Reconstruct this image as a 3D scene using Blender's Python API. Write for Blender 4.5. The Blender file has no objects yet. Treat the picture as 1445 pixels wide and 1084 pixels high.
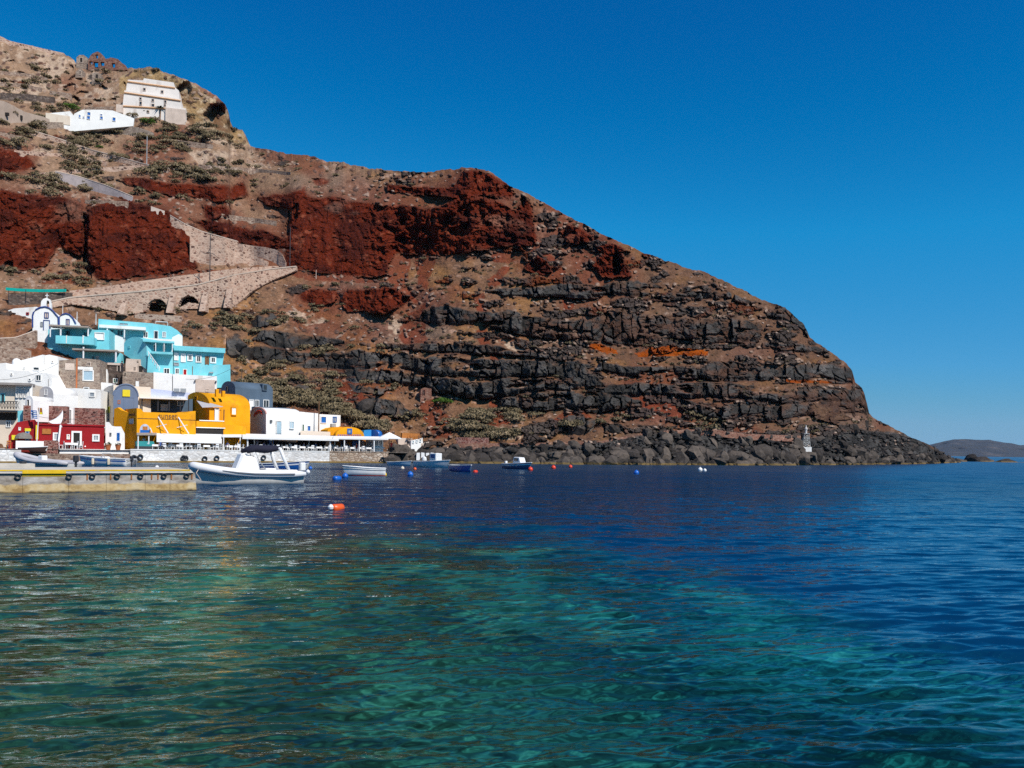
import bpy, bmesh, math, random
import numpy as np
from mathutils import Vector, Matrix
random.seed(7)
SC = bpy.context.scene
COL = SC.collection
# ------------------------------------------------------------------ camera
F = 1200.0; HC = 2.3; PY0 = 634.8; TH = math.atan(0.0139)
CT, ST = math.cos(TH), math.sin(TH)
cam_d = bpy.data.cameras.new('camera'); cam = bpy.data.objects.new('camera', cam_d); COL.objects.link(cam)
cam_d.sensor_fit = 'HORIZONTAL'; cam_d.sensor_width = 36.0; cam_d.lens = 36.0 * F / 1445.0
cam_d.shift_y = (PY0 - 542.0) / 1445.0
cam_d.clip_start = 0.2; cam_d.clip_end = 30000
cam.matrix_world = Matrix(((CT, -ST, 0, 0), (0, 0, -1, 0), (ST, CT, 0, HC), (0, 0, 0, 1)))
SC.camera = cam
def ray(px, py):
    u = (px - 722.5) / F; v = (PY0 - py) / F
    return u * CT - v * ST, u * ST + v * CT          # x and z per metre of depth
def P(px, py, D):
    a, b = ray(px, py)
    return Vector((a * D, D, HC + b * D))
def Dw(px, py, z=0.0):                                # depth at which the ray meets height z
    return (z - HC) / ray(px, py)[1]
def Pw(px, py, z=0.0):
    return P(px, py, Dw(px, py, z))
# ------------------------------------------------------------------ noise
def hsh(ix, iy, iz=0, seed=0):
    with np.errstate(over='ignore'):
        h = (ix.astype(np.int64) * 374761393 + iy.astype(np.int64) * 668265263 + np.asarray(iz).astype(np.int64) * 2147483647 + seed * 1274126177).astype(np.uint64).astype(np.uint32)
        h = (h ^ (h >> np.uint32(13))) * np.uint32(1274126177)
        h = (h ^ (h >> np.uint32(15))) * np.uint32(2246822519)
        h = h ^ (h >> np.uint32(16))
    return h.astype(np.float64) / 4294967295.0
def vn2(x, y, seed=0):
    ix = np.floor(x); iy = np.floor(y); fx = x - ix; fy = y - iy
    ix = ix.astype(np.int64); iy = iy.astype(np.int64)
    fx = fx * fx * fx * (fx * (fx * 6 - 15) + 10); fy = fy * fy * fy * (fy * (fy * 6 - 15) + 10)
    a = hsh(ix, iy, 0, seed); b = hsh(ix + 1, iy, 0, seed); c = hsh(ix, iy + 1, 0, seed); d = hsh(ix + 1, iy + 1, 0, seed)
    return (a * (1 - fx) + b * fx) * (1 - fy) + (c * (1 - fx) + d * fx) * fy
def fbm(x, y, oct=4, seed=0, gain=0.5):
    s = 0; a = 1; t = 0
    for o in range(oct):
        s = s + a * (vn2(x, y, seed + o) - 0.5); t += a; a *= gain; x = x * 2.03 + 11.3; y = y * 2.03 + 5.7
    return 2 * s / t                                    # about -1..1
def worley(x, y, seed=0):
    ix = np.floor(x).astype(np.int64); iy = np.floor(y).astype(np.int64)
    f1 = np.full(x.shape, 9.0); f2 = np.full(x.shape, 9.0); idv = np.zeros(x.shape)
    cx = np.zeros(x.shape); cy = np.zeros(x.shape)
    for dx in (-1, 0, 1):
        for dy in (-1, 0, 1):
            jx = ix + dx; jy = iy + dy
            ax = jx + 0.1 + 0.8 * hsh(jx, jy, 1, seed); ay = jy + 0.1 + 0.8 * hsh(jx, jy, 2, seed)
            d = np.hypot(ax - x, ay - y)
            near = d < f1
            f2 = np.where(near, f1, np.minimum(f2, d)); idv = np.where(near, hsh(jx, jy, 3, seed), idv)
            cx = np.where(near, ax, cx); cy = np.where(near, ay, cy); f1 = np.where(near, d, f1)
    return f1, f2, idv, x - cx, y - cy
def sstep(a, b, x):
    t = np.clip((x - a) / (b - a), 0, 1); return t * t * (3 - 2 * t)
def inpoly(X, Y, poly):
    r = np.zeros(X.shape, bool); n = len(poly)
    xs = [p[0] for p in poly]; ys = [p[1] for p in poly]
    x0, x1, y0, y1 = min(xs) - 8, max(xs) + 8, min(ys) - 8, max(ys) + 8
    s = (X > x0) & (X < x1) & (Y > y0) & (Y < y1)
    if not s.any(): return r
    x = X[s]; y = Y[s]; q = np.zeros(x.shape, bool)
    for i in range(n):
        ax, ay = poly[i]; bx, by = poly[(i + 1) % n]
        if ay == by: continue
        c = (ay > y) != (by > y)
        q ^= c & (x < (bx - ax) * (y - ay) / (by - ay) + ax)
    r[s] = q; return r
def blur1(A, sig, axis):
    n = int(sig * 3); k = np.exp(-0.5 * (np.arange(-n, n + 1) / sig) ** 2); k /= k.sum()
    A = np.moveaxis(A, axis, -1); pad = np.pad(A, [(0, 0)] * (A.ndim - 1) + [(n, n)], mode='edge')
    L = A.shape[-1]; out = np.zeros_like(A)
    for i, w in enumerate(k): out += w * pad[..., i:i + L]
    return np.moveaxis(out, -1, axis)
# ------------------------------------------------------------------ objects
def tag(o, label=None, cat=None, group=None, kind=None):
    if label: o['label'] = label
    if cat: o['category'] = cat
    if group: o['group'] = group
    if kind: o['kind'] = kind
    return o
def empty(name, loc, rz=0.0, label=None, cat=None, group=None):
    o = bpy.data.objects.new(name, None); COL.objects.link(o); o.location = loc; o.rotation_euler = (0, 0, rz)
    o.empty_display_size = 0.3
    return tag(o, label, cat, group)
def link(name, me, mat=None, parent=None):
    o = bpy.data.objects.new(name, me); COL.objects.link(o)
    if mat is not None:
        me.materials.clear()
        for m in (mat if isinstance(mat, (list, tuple)) else [mat]): me.materials.append(m)
    if parent is not None: o.parent = parent
    return o
def clone(o, parent=None):
    c = o.copy(); COL.objects.link(c)
    if parent is not None: c.parent = parent
    for ch in o.children: clone(ch, c)
    return c
def grid_mesh(name, V, nr, nc, flat=True):
    me = bpy.data.meshes.new(name)
    i = (np.arange(nr - 1)[:, None] * nc + np.arange(nc - 1)[None, :]).ravel()
    q = np.stack([i, i + 1, i + nc + 1, i + nc], 1).astype(np.int32)
    me.vertices.add(len(V)); me.vertices.foreach_set('co', V.astype(np.float32).ravel())
    me.loops.add(q.size); me.loops.foreach_set('vertex_index', q.ravel())
    me.polygons.add(len(q)); me.polygons.foreach_set('loop_start', np.arange(0, q.size, 4, dtype=np.int32))
    me.polygons.foreach_set('loop_total', np.full(len(q), 4, np.int32))
    me.polygons.foreach_set('use_smooth', np.full(len(q), not flat))
    me.update(calc_edges=True); return me
class MB:
    """collects faces; build() links them as one mesh object"""
    def __init__(s): s.v = []; s.f = []; s.m = []
    def face(s, pts, mi=0):
        b = len(s.v); s.v += [tuple(p) for p in pts]; s.f.append(list(range(b, b + len(pts)))); s.m.append(mi)
    def box(s, x0, x1, y0, y1, z0, z1, mi=0):
        b = len(s.v)
        s.v += [(x0, y0, z0), (x1, y0, z0), (x1, y1, z0), (x0, y1, z0), (x0, y0, z1), (x1, y0, z1), (x1, y1, z1), (x0, y1, z1)]
        for q in ((0, 3, 2, 1), (4, 5, 6, 7), (0, 1, 5, 4), (1, 2, 6, 5), (2, 3, 7, 6), (3, 0, 4, 7)):
            s.f.append([b + k for k in q]); s.m.append(mi)
        return s
    def hexa(s, p, mi=0):                              # eight points, bottom ring then top ring
        b = len(s.v); s.v += [tuple(q) for q in p]
        for q in ((0, 3, 2, 1), (4, 5, 6, 7), (0, 1, 5, 4), (1, 2, 6, 5), (2, 3, 7, 6), (3, 0, 4, 7)):
            s.f.append([b + k for k in q]); s.m.append(mi)
        return s
    def prism(s, prof, a0, a1, axis='y', mi=0, cap0=True, cap1=True, mcap=None):
        b = len(s.v); n = len(prof)
        for a in (a0, a1):
            for (p, q) in prof: s.v.append((p, a, q) if axis == 'y' else ((a, p, q) if axis == 'x' else (p, q, a)))
        for i in range(n):
            j = (i + 1) % n; s.f.append([b + i, b + j, b + n + j, b + n + i]); s.m.append(mi)
        mc = mi if mcap is None else mcap
        if cap0: s.f.append([b + i for i in range(n)][::-1]); s.m.append(mc)
        if cap1: s.f.append([b + n + i for i in range(n)]); s.m.append(mc)
        return s
    def tube(s, pts, r, n=6, mi=0, r1=None, cap=True):
        pts = [Vector(p) for p in pts]; b = len(s.v); m = len(pts)
        for i, p in enumerate(pts):
            t = (pts[min(i + 1, m - 1)] - pts[max(i - 1, 0)]).normalized()
            a = Vector((0, 0, 1)) if abs(t.z) < 0.9 else Vector((1, 0, 0))
            e = t.cross(a).normalized(); g = t.cross(e)
            rr = r if r1 is None else r + (r1 - r) * i / max(1, m - 1)
            if isinstance(r, (list, tuple)): rr = r[i]
            for k in range(n):
                c = math.cos(2 * math.pi * k / n); d = math.sin(2 * math.pi * k / n)
                s.v.append(tuple(p + e * (rr * c) + g * (rr * d)))
        for i in range(m - 1):
            for k in range(n):
                k2 = (k + 1) % n; s.f.append([b + i * n + k, b + i * n + k2, b + (i + 1) * n + k2, b + (i + 1) * n + k]); s.m.append(mi)
        if cap:
            s.f.append([b + k for k in range(n)][::-1]); s.m.append(mi)
            s.f.append([b + (m - 1) * n + k for k in range(n)]); s.m.append(mi)
        return s
    def lathe(s, prof, c=(0, 0, 0), n=12, mi=0):       # (r, z) pairs
        b = len(s.v); m = len(prof)
        for (r, z) in prof:
            for k in range(n): s.v.append((c[0] + r * math.cos(2 * math.pi * k / n), c[1] + r * math.sin(2 * math.pi * k / n), c[2] + z))
        for i in range(m - 1):
            for k in range(n):
                k2 = (k + 1) % n; s.f.append([b + i * n + k, b + i * n + k2, b + (i + 1) * n + k2, b + (i + 1) * n + k]); s.m.append(mi)
        return s
    def build(s, name, mat, parent=None, smooth=False, bevel=0):
        me = bpy.data.meshes.new(name); me.from_pydata(s.v, [], s.f)
        bm = bmesh.new(); bm.from_mesh(me)
        bm.faces.ensure_lookup_table()
        for fc, mi in zip(bm.faces, s.m): fc.material_index = mi; fc.smooth = smooth
        bmesh.ops.remove_doubles(bm, verts=bm.verts, dist=1e-5)
        bmesh.ops.recalc_face_normals(bm, faces=bm.faces)
        if bevel > 0:
            bmesh.ops.bevel(bm, geom=[e for e in bm.edges if len(e.link_faces) == 2 and e.calc_face_angle(0) > 0.5], offset=bevel, segments=1, affect='EDGES')
        bm.to_mesh(me); bm.free()
        return link(name, me, mat, parent)
# ------------------------------------------------------------------ materials
MATS = {}
def nodes(name):
    m = bpy.data.materials.new(name); m.use_nodes = True; nt = m.node_tree
    b = nt.nodes['Principled BSDF']; return m, nt, b
def N(nt, t, **kw):
    n = nt.nodes.new(t)
    for k, v in kw.items():
        if k in n.inputs: n.inputs[k].default_value = v
        else: setattr(n, k, v)
    return n
def ramp(nt, fac, stops):
    r = nt.nodes.new('ShaderNodeValToRGB'); e = r.color_ramp.elements
    while len(e) < len(stops): e.new(0.5)
    for k, (p, c) in enumerate(stops): e[k].position = p; e[k].color = (*c, 1)
    nt.links.new(fac, r.inputs[0]); return r.outputs[0]
def paint(name, col, rough=0.8, var=0.12, scale=1.5, bump=0.15, bscale=9.0, spec=0.2, stain=None, metal=0.0):
    """lime wash, paint, cloth ... : a colour with uneven tone, faint stains and a rough surface"""
    if name in MATS: return MATS[name]
    m, nt, b = nodes(name); L = nt.links.new
    tc = N(nt, 'ShaderNodeTexCoord')
    n1 = N(nt, 'ShaderNodeTexNoise', Scale=scale, Detail=6.0, Roughness=0.65); L(tc.outputs['Object'], n1.inputs['Vector'])
    c = tuple(col)
    lo = tuple(max(0, x * (1 - var)) for x in c); hi = tuple(min(0.95, x * (1 + var)) for x in c)
    out = ramp(nt, n1.outputs['Fac'], [(0.3, lo), (0.7, hi)])
    if stain:
        n2 = N(nt, 'ShaderNodeTexNoise', Scale=scale * 0.6, Detail=8.0, Roughness=0.75); mp = N(nt, 'ShaderNodeMapping'); mp.inputs['Scale'].default_value = (1.5, 1.5, 0.5)
        L(tc.outputs['Object'], mp.inputs[0]); L(mp.outputs[0], n2.inputs['Vector'])
        r = N(nt, 'ShaderNodeMapRange'); r.inputs['From Min'].default_value = 0.55; r.inputs['From Max'].default_value = 0.72
        L(n2.outputs['Fac'], r.inputs['Value'])
        mx = N(nt, 'ShaderNodeMix', data_type='RGBA'); L(r.outputs[0], mx.inputs['Factor']); L(out, mx.inputs['A']); mx.inputs['B'].default_value = (*stain, 1); out = mx.outputs['Result']
    L(out, b.inputs['Base Color']); b.inputs['Roughness'].default_value = rough; b.inputs['Specular IOR Level'].default_value = spec; b.inputs['Metallic'].default_value = metal
    if bump:
        n3 = N(nt, 'ShaderNodeTexNoise', Scale=bscale, Detail=5.0); L(tc.outputs['Object'], n3.inputs['Vector'])
        bp = N(nt, 'ShaderNodeBump', Strength=bump, Distance=0.05); L(n3.outputs['Fac'], bp.inputs['Height']); L(bp.outputs[0], b.inputs['Normal'])
    MATS[name] = m; return m
def stone(name, cols, scale=2.2, mortar=(0.35, 0.27, 0.2), edge=0.06, bump=0.6, flat=1.5):
    """rubble masonry: voronoi stones with their own tones set in mortar"""
    if name in MATS: return MATS[name]
    m, nt, b = nodes(name); L = nt.links.new
    tc = N(nt, 'ShaderNodeTexCoord'); mp = N(nt, 'ShaderNodeMapping'); mp.inputs['Scale'].default_value = (scale, scale, scale * flat)
    L(tc.outputs['Object'], mp.inputs[0])
    nz = N(nt, 'ShaderNodeTexNoise', Scale=1.3, Detail=3.0); L(mp.outputs[0], nz.inputs['Vector'])
    ad = N(nt, 'ShaderNodeMix', data_type='VECTOR'); ad.inputs['Factor'].default_value = 0.12; L(mp.outputs[0], ad.inputs['A']); L(nz.outputs['Color'], ad.inputs['B'])
    v1 = N(nt, 'ShaderNodeTexVoronoi', Scale=1.0); L(ad.outputs['Result'], v1.inputs['Vector'])
    v2 = N(nt, 'ShaderNodeTexVoronoi', Scale=1.0, feature='DISTANCE_TO_EDGE'); L(ad.outputs['Result'], v2.inputs['Vector'])
    sp = N(nt, 'ShaderNodeSeparateColor'); L(v1.outputs['Color'], sp.inputs[0])
    n = len(cols); c = ramp(nt, sp.outputs[0], [((k + 0.5) / n, cols[k]) for k in range(n)])
    n2 = N(nt, 'ShaderNodeTexNoise', Scale=0.35, Detail=6.0); L(tc.outputs['Object'], n2.inputs['Vector'])
    h = N(nt, 'ShaderNodeHueSaturation'); L(c, h.inputs['Color'])
    mr = N(nt, 'ShaderNodeMapRange'); mr.inputs['From Min'].default_value = 0.3; mr.inputs['From Max'].default_value = 0.7; mr.inputs['To Min'].default_value = 0.7; mr.inputs['To Max'].default_value = 1.25
    L(n2.outputs['Fac'], mr.inputs['Value']); L(mr.outputs[0], h.inputs['Value'])
    r = N(nt, 'ShaderNodeMapRange'); r.inputs['From Min'].default_value = edge * 0.5; r.inputs['From Max'].default_value = edge * 1.6; L(v2.outputs['Distance'], r.inputs['Value'])
    mx = N(nt, 'ShaderNodeMix', data_type='RGBA'); L(r.outputs[0], mx.inputs['Factor']); mx.inputs['A'].default_value = (*mortar, 1); L(h.outputs[0], mx.inputs['B'])
    L(mx.outputs['Result'], b.inputs['Base Color']); b.inputs['Roughness'].default_value = 0.95; b.inputs['Specular IOR Level'].default_value = 0.1
    bp = N(nt, 'ShaderNodeBump', Strength=bump, Distance=0.12); L(v2.outputs['Distance'], bp.inputs['Height']); L(bp.outputs[0], b.inputs['Normal'])
    MATS[name] = m; return m
def glossy(name, col, rough=0.15, spec=0.5, metal=0.0):
    if name in MATS: return MATS[name]
    m, nt, b = nodes(name); L = nt.links.new
    tc = N(nt, 'ShaderNodeTexCoord'); n1 = N(nt, 'ShaderNodeTexNoise', Scale=3.0, Detail=3.0); L(tc.outputs['Object'], n1.inputs['Vector'])
    L(ramp(nt, n1.outputs['Fac'], [(0.3, tuple(x * 0.92 for x in col)), (0.7, tuple(min(.95, x * 1.06) for x in col))]), b.inputs['Base Color'])
    b.inputs['Roughness'].default_value = rough; b.inputs['Specular IOR Level'].default_value = spec; b.inputs['Metallic'].default_value = metal
    MATS[name] = m; return m
# ------------------------------------------------------------------ light
SUN_AZ = math.radians(133)      # clockwise from +Y (the view direction): to the right and behind the camera
SUN_EL = math.radians(46)
sun_dir = Vector((math.sin(SUN_AZ) * math.cos(SUN_EL), math.cos(SUN_AZ) * math.cos(SUN_EL), math.sin(SUN_EL)))
sd = bpy.data.lights.new('sun', 'SUN'); sd.energy = 5.0; sd.angle = math.radians(0.53); sd.color = (1.0, 0.95, 0.87)
so = bpy.data.objects.new('sun', sd); COL.objects.link(so); so.rotation_euler = sun_dir.to_track_quat('Z', 'Y').to_euler()
W = bpy.data.worlds.new('World'); SC.world = W; W.use_nodes = True
nt = W.node_tree; bg = nt.nodes['Background']
sky = nt.nodes.new('ShaderNodeTexSky'); sky.sky_type = 'NISHITA'; sky.sun_disc = False
sky.sun_elevation = SUN_EL; sky.sun_rotation = SUN_AZ; sky.altitude = 0; sky.air_density = 0.6; sky.dust_density = 0.0; sky.ozone_density = 3.0
# the camera's rendering of a clear blue sky: per-channel response on top of the Nishita sky
dn = nt.nodes.new('ShaderNodeVectorMath'); dn.operation = 'SCALE'; dn.inputs['Scale'].default_value = 0.1
cv = nt.nodes.new('ShaderNodeRGBCurve'); up_ = nt.nodes.new('ShaderNodeVectorMath'); up_.operation = 'SCALE'; up_.inputs['Scale'].default_value = 10.0
def setcurve(c, pts):
    while len(c.points) < len(pts): c.points.new(0.5, 0.5)
    for k, (x, y) in enumerate(pts): c.points[k].location = (x, y); c.points[k].handle_type = 'VECTOR'
setcurve(cv.mapping.curves[0], [(0, 0.0), (0.08, 0.0), (0.117, 0.010), (0.254, 0.077), (0.45, 0.185), (1, 0.3)])
setcurve(cv.mapping.curves[1], [(0, 0.0), (0.119, 0.117), (0.207, 0.262), (0.412, 0.352), (0.60, 0.40), (1, 0.47)])
setcurve(cv.mapping.curves[2], [(0, 0.0), (0.12, 0.22), (0.241, 0.39), (0.39, 0.61), (0.625, 0.66), (0.7, 0.605), (1, 0.6)])
cv.mapping.update()
L_ = nt.links.new
L_(sky.outputs[0], dn.inputs[0]); L_(dn.outputs[0], cv.inputs['Color']); L_(cv.outputs[0], up_.inputs[0]); L_(up_.outputs[0], bg.inputs['Color'])
bg.inputs['Strength'].default_value = 0.1
SC.view_settings.view_transform = 'Standard'; SC.view_settings.look = 'None'; SC.view_settings.exposure = 0.0; SC.view_settings.gamma = 1.0
SC.view_settings.use_curve_mapping = False
SC.render.engine = 'CYCLES'
SC.cycles.max_bounces = 6; SC.cycles.diffuse_bounces = 2; SC.cycles.glossy_bounces = 3; SC.cycles.transmission_bounces = 3
SC.cycles.caustics_reflective = False; SC.cycles.caustics_refractive = False; SC.cycles.use_denoising = False
# ------------------------------------------------------------------ the hillside
SKY = [(-260, 12), (-140, 22), (0, 51), (8, 55), (14, 59), (80, 73), (100, 81), (108, 90), (122, 95), (180, 96), (190, 96), (205, 95), (212, 95), (228, 100), (245, 106), (262, 113),
 (275, 118), (290, 126), (305, 135), (318, 148), (323, 160), (325, 172), (329, 181), (335, 182), (342, 184), (348, 195), (353, 207), (370, 209), (385, 213), (402, 217), (425, 219),
 (440, 221), (452, 225), (462, 229), (470, 227), (484, 228), (495, 233), (520, 238), (540, 239), (560, 241), (590, 243), (610, 242), (635, 239), (650, 237), (672, 237), (690, 242),
 (705, 252), (720, 263), (740, 272), (760, 283), (780, 293), (800, 304), (830, 319), (850, 331), (880, 344), (900, 353), (930, 364), (960, 375), (990, 383), (1010, 391), (1030, 400),
 (1050, 411), (1070, 421), (1090, 428), (1108, 434), (1120, 445), (1134, 457), (1139, 466), (1142, 475), (1150, 483), (1165, 492), (1180, 503), (1195, 514), (1202, 522), (1205, 532),
 (1207, 540), (1216, 548), (1220, 556), (1221, 563), (1224, 572), (1226, 582), (1232, 589), (1245, 597), (1262, 605), (1272, 611), (1290, 619), (1310, 627), (1325, 637), (1340, 645), (1350, 650.5), (1354, 652.2)]
SHORE = [(-260, 627), (545, 627), (556, 633), (566, 645), (575, 652), (640, 654), (860, 656), (1100, 657), (1300, 655), (1354, 652.6)]
SHORED = [(-260, 95), (0, 109), (185, 121), (465, 136), (520, 136.5), (575, 136.5), (640, 135.7)]
STEP = 1.5
cx = np.arange(-440, 1354.1, STEP); NC = len(cx); NR = 430
sky_y = np.interp(cx, *zip(*SKY)); shore_y = np.interp(cx, *zip(*SHORE))
jit = fbm(cx / 14.0, cx * 0 + 3.1, 4, 5, 0.65) * 2.2 + fbm(cx / 3.0, cx * 0 + 1.1, 2, 6) * 0.8
jit = jit * np.clip((shore_y - sky_y) / 60, 0, 1)
d_water = np.array([Dw(a, b) for a, b in zip(cx, shore_y)])
D0 = np.where(cx < 640, np.interp(cx, *zip(*SHORED)), d_water)
D0 = blur1(D0[None, :], 6, 1)[0]
T = np.linspace(0, 1, NR)
PX = np.repeat(cx[None, :], NR, 0); PY = shore_y[None, :] + (sky_y - shore_y)[None, :] * T[:, None] + jit[None, :] * sstep(0.95, 1.0, T)[:, None]
# edges of the painted regions wander a little
JX = fbm(PX / 22, PY / 22, 3, 21) * 5 + fbm(PX / 6, PY / 6, 2, 22) * 2
JY = fbm(PX / 22, PY / 22, 3, 31) * 4 + fbm(PX / 6, PY / 6, 2, 32) * 1.6
QX, QY = PX + JX, PY + JY
RED = [
 [(-460, 262), (0, 268), (40, 276), (90, 280), (117, 290), (119, 360), (112, 362), (80, 350), (68, 372), (26, 382), (14, 372), (0, 376), (-460, 380)],
 [(122, 295), (150, 285), (175, 283), (205, 289), (225, 293), (245, 303), (262, 318), (271, 332), (271, 365), (280, 380), (230, 388), (170, 392), (140, 392), (124, 380), (120, 340)],
 [(163, 252), (185, 249), (230, 255), (262, 261), (300, 260), (325, 257), (345, 258), (352, 275), (330, 283), (290, 282), (240, 276), (200, 268)],
 [(-460, 205), (0, 211), (20, 213), (42, 221), (53, 236), (40, 241), (0, 248), (-460, 252)],
 [(288, 290), (322, 290), (326, 304), (300, 313), (286, 305)],
 [(262, 304), (300, 314), (330, 319), (370, 329), (400, 338), (408, 352), (385, 353), (350, 345), (318, 336), (290, 327)],
 [(362, 280), (390, 274), (425, 269), (431, 260), (438, 260), (428, 292), (408, 295), (375, 290)],
 [(412, 300), (425, 278), (450, 281), (470, 278), (500, 284), (540, 290), (570, 290), (600, 296), (640, 283), (665, 276), (700, 283), (731, 300), (737, 280), (748, 280), (753, 320), (757, 342),
  (735, 348), (700, 348), (650, 356), (620, 361), (590, 359), (560, 358), (546, 372), (546, 389), (500, 389), (470, 385), (440, 383), (415, 374), (401, 374), (404, 355), (408, 335)],
 [(590, 266), (640, 262), (656, 240), (690, 243), (714, 257), (727, 276), (715, 284), (690, 276), (650, 282), (620, 276)],
 [(540, 262), (600, 266), (615, 274), (590, 276), (545, 270)],
 [(478, 425), (490, 408), (520, 406), (560, 408), (570, 417), (587, 419), (565, 433), (545, 442), (520, 442), (488, 442)],
 [(420, 414), (455, 407), (478, 414), (470, 426), (450, 431), (430, 426)],
 [(738, 380), (760, 358), (775, 370), (779, 383), (760, 387)], [(833, 376), (855, 354), (880, 360), (892, 392), (880, 394), (850, 391)],
 [(838, 350), (865, 344), (892, 355), (855, 360)], [(788, 326), (800, 317), (836, 329), (840, 339), (812, 346), (797, 341)],
 [(440, 250), (470, 252), (465, 262), (445, 262)], [(400, 372), (420, 374), (430, 382), (405, 384)]]
# lava flows as (x, top, bottom)
LAVA = [
 [(688, 413, 416), (700, 408, 419), (735, 406, 419), (780, 402, 419), (830, 400, 422), (852, 404, 417), (868, 398, 416), (900, 398, 420), (930, 403, 424), (950, 411, 427), (970, 403, 420), (985, 395, 422), (1010, 400, 422), (1032, 416, 421)],
 [(580, 450, 452), (596, 440, 456), (604, 431, 460), (640, 433, 457), (680, 439, 457), (690, 441, 464), (715, 438, 468), (740, 444, 473), (770, 449, 477), (806, 453, 480), (840, 450, 480), (870, 430, 487), (900, 444, 487), (940, 446, 481), (960, 447, 485), (1000, 450, 484), (1025, 449, 482), (1050, 453, 484), (1072, 456, 482), (1076, 462, 470)],
 [(540, 487, 488), (560, 484, 494), (600, 485, 497), (640, 486, 499), (690, 487, 500), (720, 494, 502), (750, 496, 504), (775, 503, 507)],
 [(355, 478, 480), (370, 468, 482), (385, 466, 490), (410, 470, 492), (440, 474, 490), (470, 476, 488), (486, 480, 484)],
 [(320, 478, 494), (335, 474, 508), (352, 488, 502), (366, 489, 508), (400, 493, 514), (420, 498, 519), (455, 499, 520), (480, 498, 521), (505, 493, 522), (540, 499, 517), (570, 501, 522), (600, 503, 527), (630, 505, 532), (660, 506, 531), (700, 508, 533), (750, 510, 532), (780, 512, 531), (805, 512, 548), (830, 518, 552), (852, 540, 552)],
 [(487, 519, 536), (500, 518, 540), (540, 523, 540), (570, 527, 542), (600, 531, 546), (620, 534, 555), (640, 534, 556), (660, 540, 562), (690, 539, 562), (710, 534, 560), (740, 534, 554), (770, 534, 550), (806, 546, 552)],
 [(706, 564, 574), (720, 559, 577), (740, 555, 582), (770, 554, 580), (800, 551, 575), (840, 552, 584), (870, 555, 578), (906, 568, 575)],
 [(795, 512, 520), (830, 507, 527), (850, 511, 524), (880, 516, 530), (930, 517, 532), (960, 517, 534), (990, 517, 533), (1005, 508, 537), (1050, 513, 538), (1080, 516, 537), (1110, 514, 538), (1150, 513, 540), (1180, 514, 541), (1204, 520, 541)],
 [(820, 552, 555), (850, 540, 558), (905, 539, 558), (950, 544, 559), (970, 539, 562), (1000, 539, 562), (1050, 544, 564), (1080, 549, 567), (1120, 550, 570), (1170, 550, 567), (1216, 548, 567)],
 [(980, 574, 582), (995, 571, 588), (1040, 569, 593), (1080, 574, 595), (1110, 571, 590), (1160, 566, 584), (1200, 562, 582), (1225, 562, 578)],
 [(1082, 442, 449), (1104, 435, 452), (1125, 449, 459), (1137, 458, 472), (1141, 468, 476)], [(1036, 416, 426), (1060, 424, 434), (1074, 428, 436)],
 [(1075, 484, 492), (1110, 486, 497), (1150, 488, 500), (1170, 494, 504)]]
LAVAP = [[(395, 552), (405, 540), (428, 540), (432, 552), (410, 560)], [(408, 528), (425, 522), (432, 535), (420, 540)], [(495, 575), (500, 565), (530, 562), (560, 565), (572, 578), (585, 582), (560, 590), (540, 582), (520, 596), (500, 590)],
 [(400, 555), (420, 545), (432, 552), (426, 560), (410, 565)], [(804, 592), (818, 588), (840, 594), (842, 598), (828, 610), (810, 606)], [(850, 602), (866, 596), (880, 602), (870, 612), (852, 610)],
 [(350, 455), (375, 440), (392, 445), (380, 462), (360, 466)], [(490, 540), (520, 545), (550, 550), (540, 556), (500, 552)], [(1150, 570), (1180, 575), (1200, 590), (1180, 600), (1150, 590)]]
SCREE = [[(570, 460), (600, 455), (606, 480), (600, 490), (575, 490), (563, 475)], [(671, 418), (683, 418), (686, 440), (672, 440)], [(674, 465), (686, 465), (694, 492), (684, 496)],
 [(560, 470), (575, 445), (605, 424), (602, 434), (582, 458)], [(478, 548), (495, 532), (518, 560), (512, 577), (495, 570)], [(588, 570), (612, 563), (642, 602), (637, 618), (612, 618), (598, 590)],
 [(672, 598), (700, 570), (722, 590), (717, 600)], [(689, 499), (698, 498), (702, 510), (690, 512)], [(778, 598), (795, 582), (825, 580), (834, 592), (805, 599)],
 [(690, 560), (700, 556), (704, 572), (690, 575)], [(545, 392), (552, 362), (580, 360), (572, 400), (590, 430), (566, 420)], [(584, 362), (612, 360), (602, 410), (590, 405)],
 [(750, 345), (775, 352), (800, 390), (780, 398), (760, 376)], [(690, 355), (740, 350), (720, 372), (696, 372)], [(690, 398), (710, 376), (722, 376), (706, 402), (692, 406)], [(790, 420), (815, 424), (808, 442), (796, 440)],
 [(60, 392), (120, 390), (140, 394), (100, 400), (60, 402)], [(280, 380), (330, 378), (300, 386), (230, 394), (180, 398), (200, 390)], [(400, 382), (450, 386), (546, 392), (520, 398), (430, 394)], [(900, 560), (960, 562), (990, 575), (960, 590), (905, 580)]]
ORANGE = [[(831, 486), (850, 488), (870, 494), (874, 499), (850, 497), (831, 494)], [(896, 498), (915, 492), (940, 490), (970, 492), (998, 494), (998, 501), (960, 503), (930, 502), (900, 503)], [(1106, 535), (1165, 538), (1180, 541), (1160, 542), (1110, 539)]]
YELLOW = [[(196, 98), (215, 99), (245, 110), (262, 116), (300, 134), (322, 160), (327, 180), (345, 186), (354, 208), (330, 202), (300, 186), (266, 176), (258, 150), (240, 120), (200, 110), (182, 112), (178, 130), (168, 135), (168, 110)]]
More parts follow.
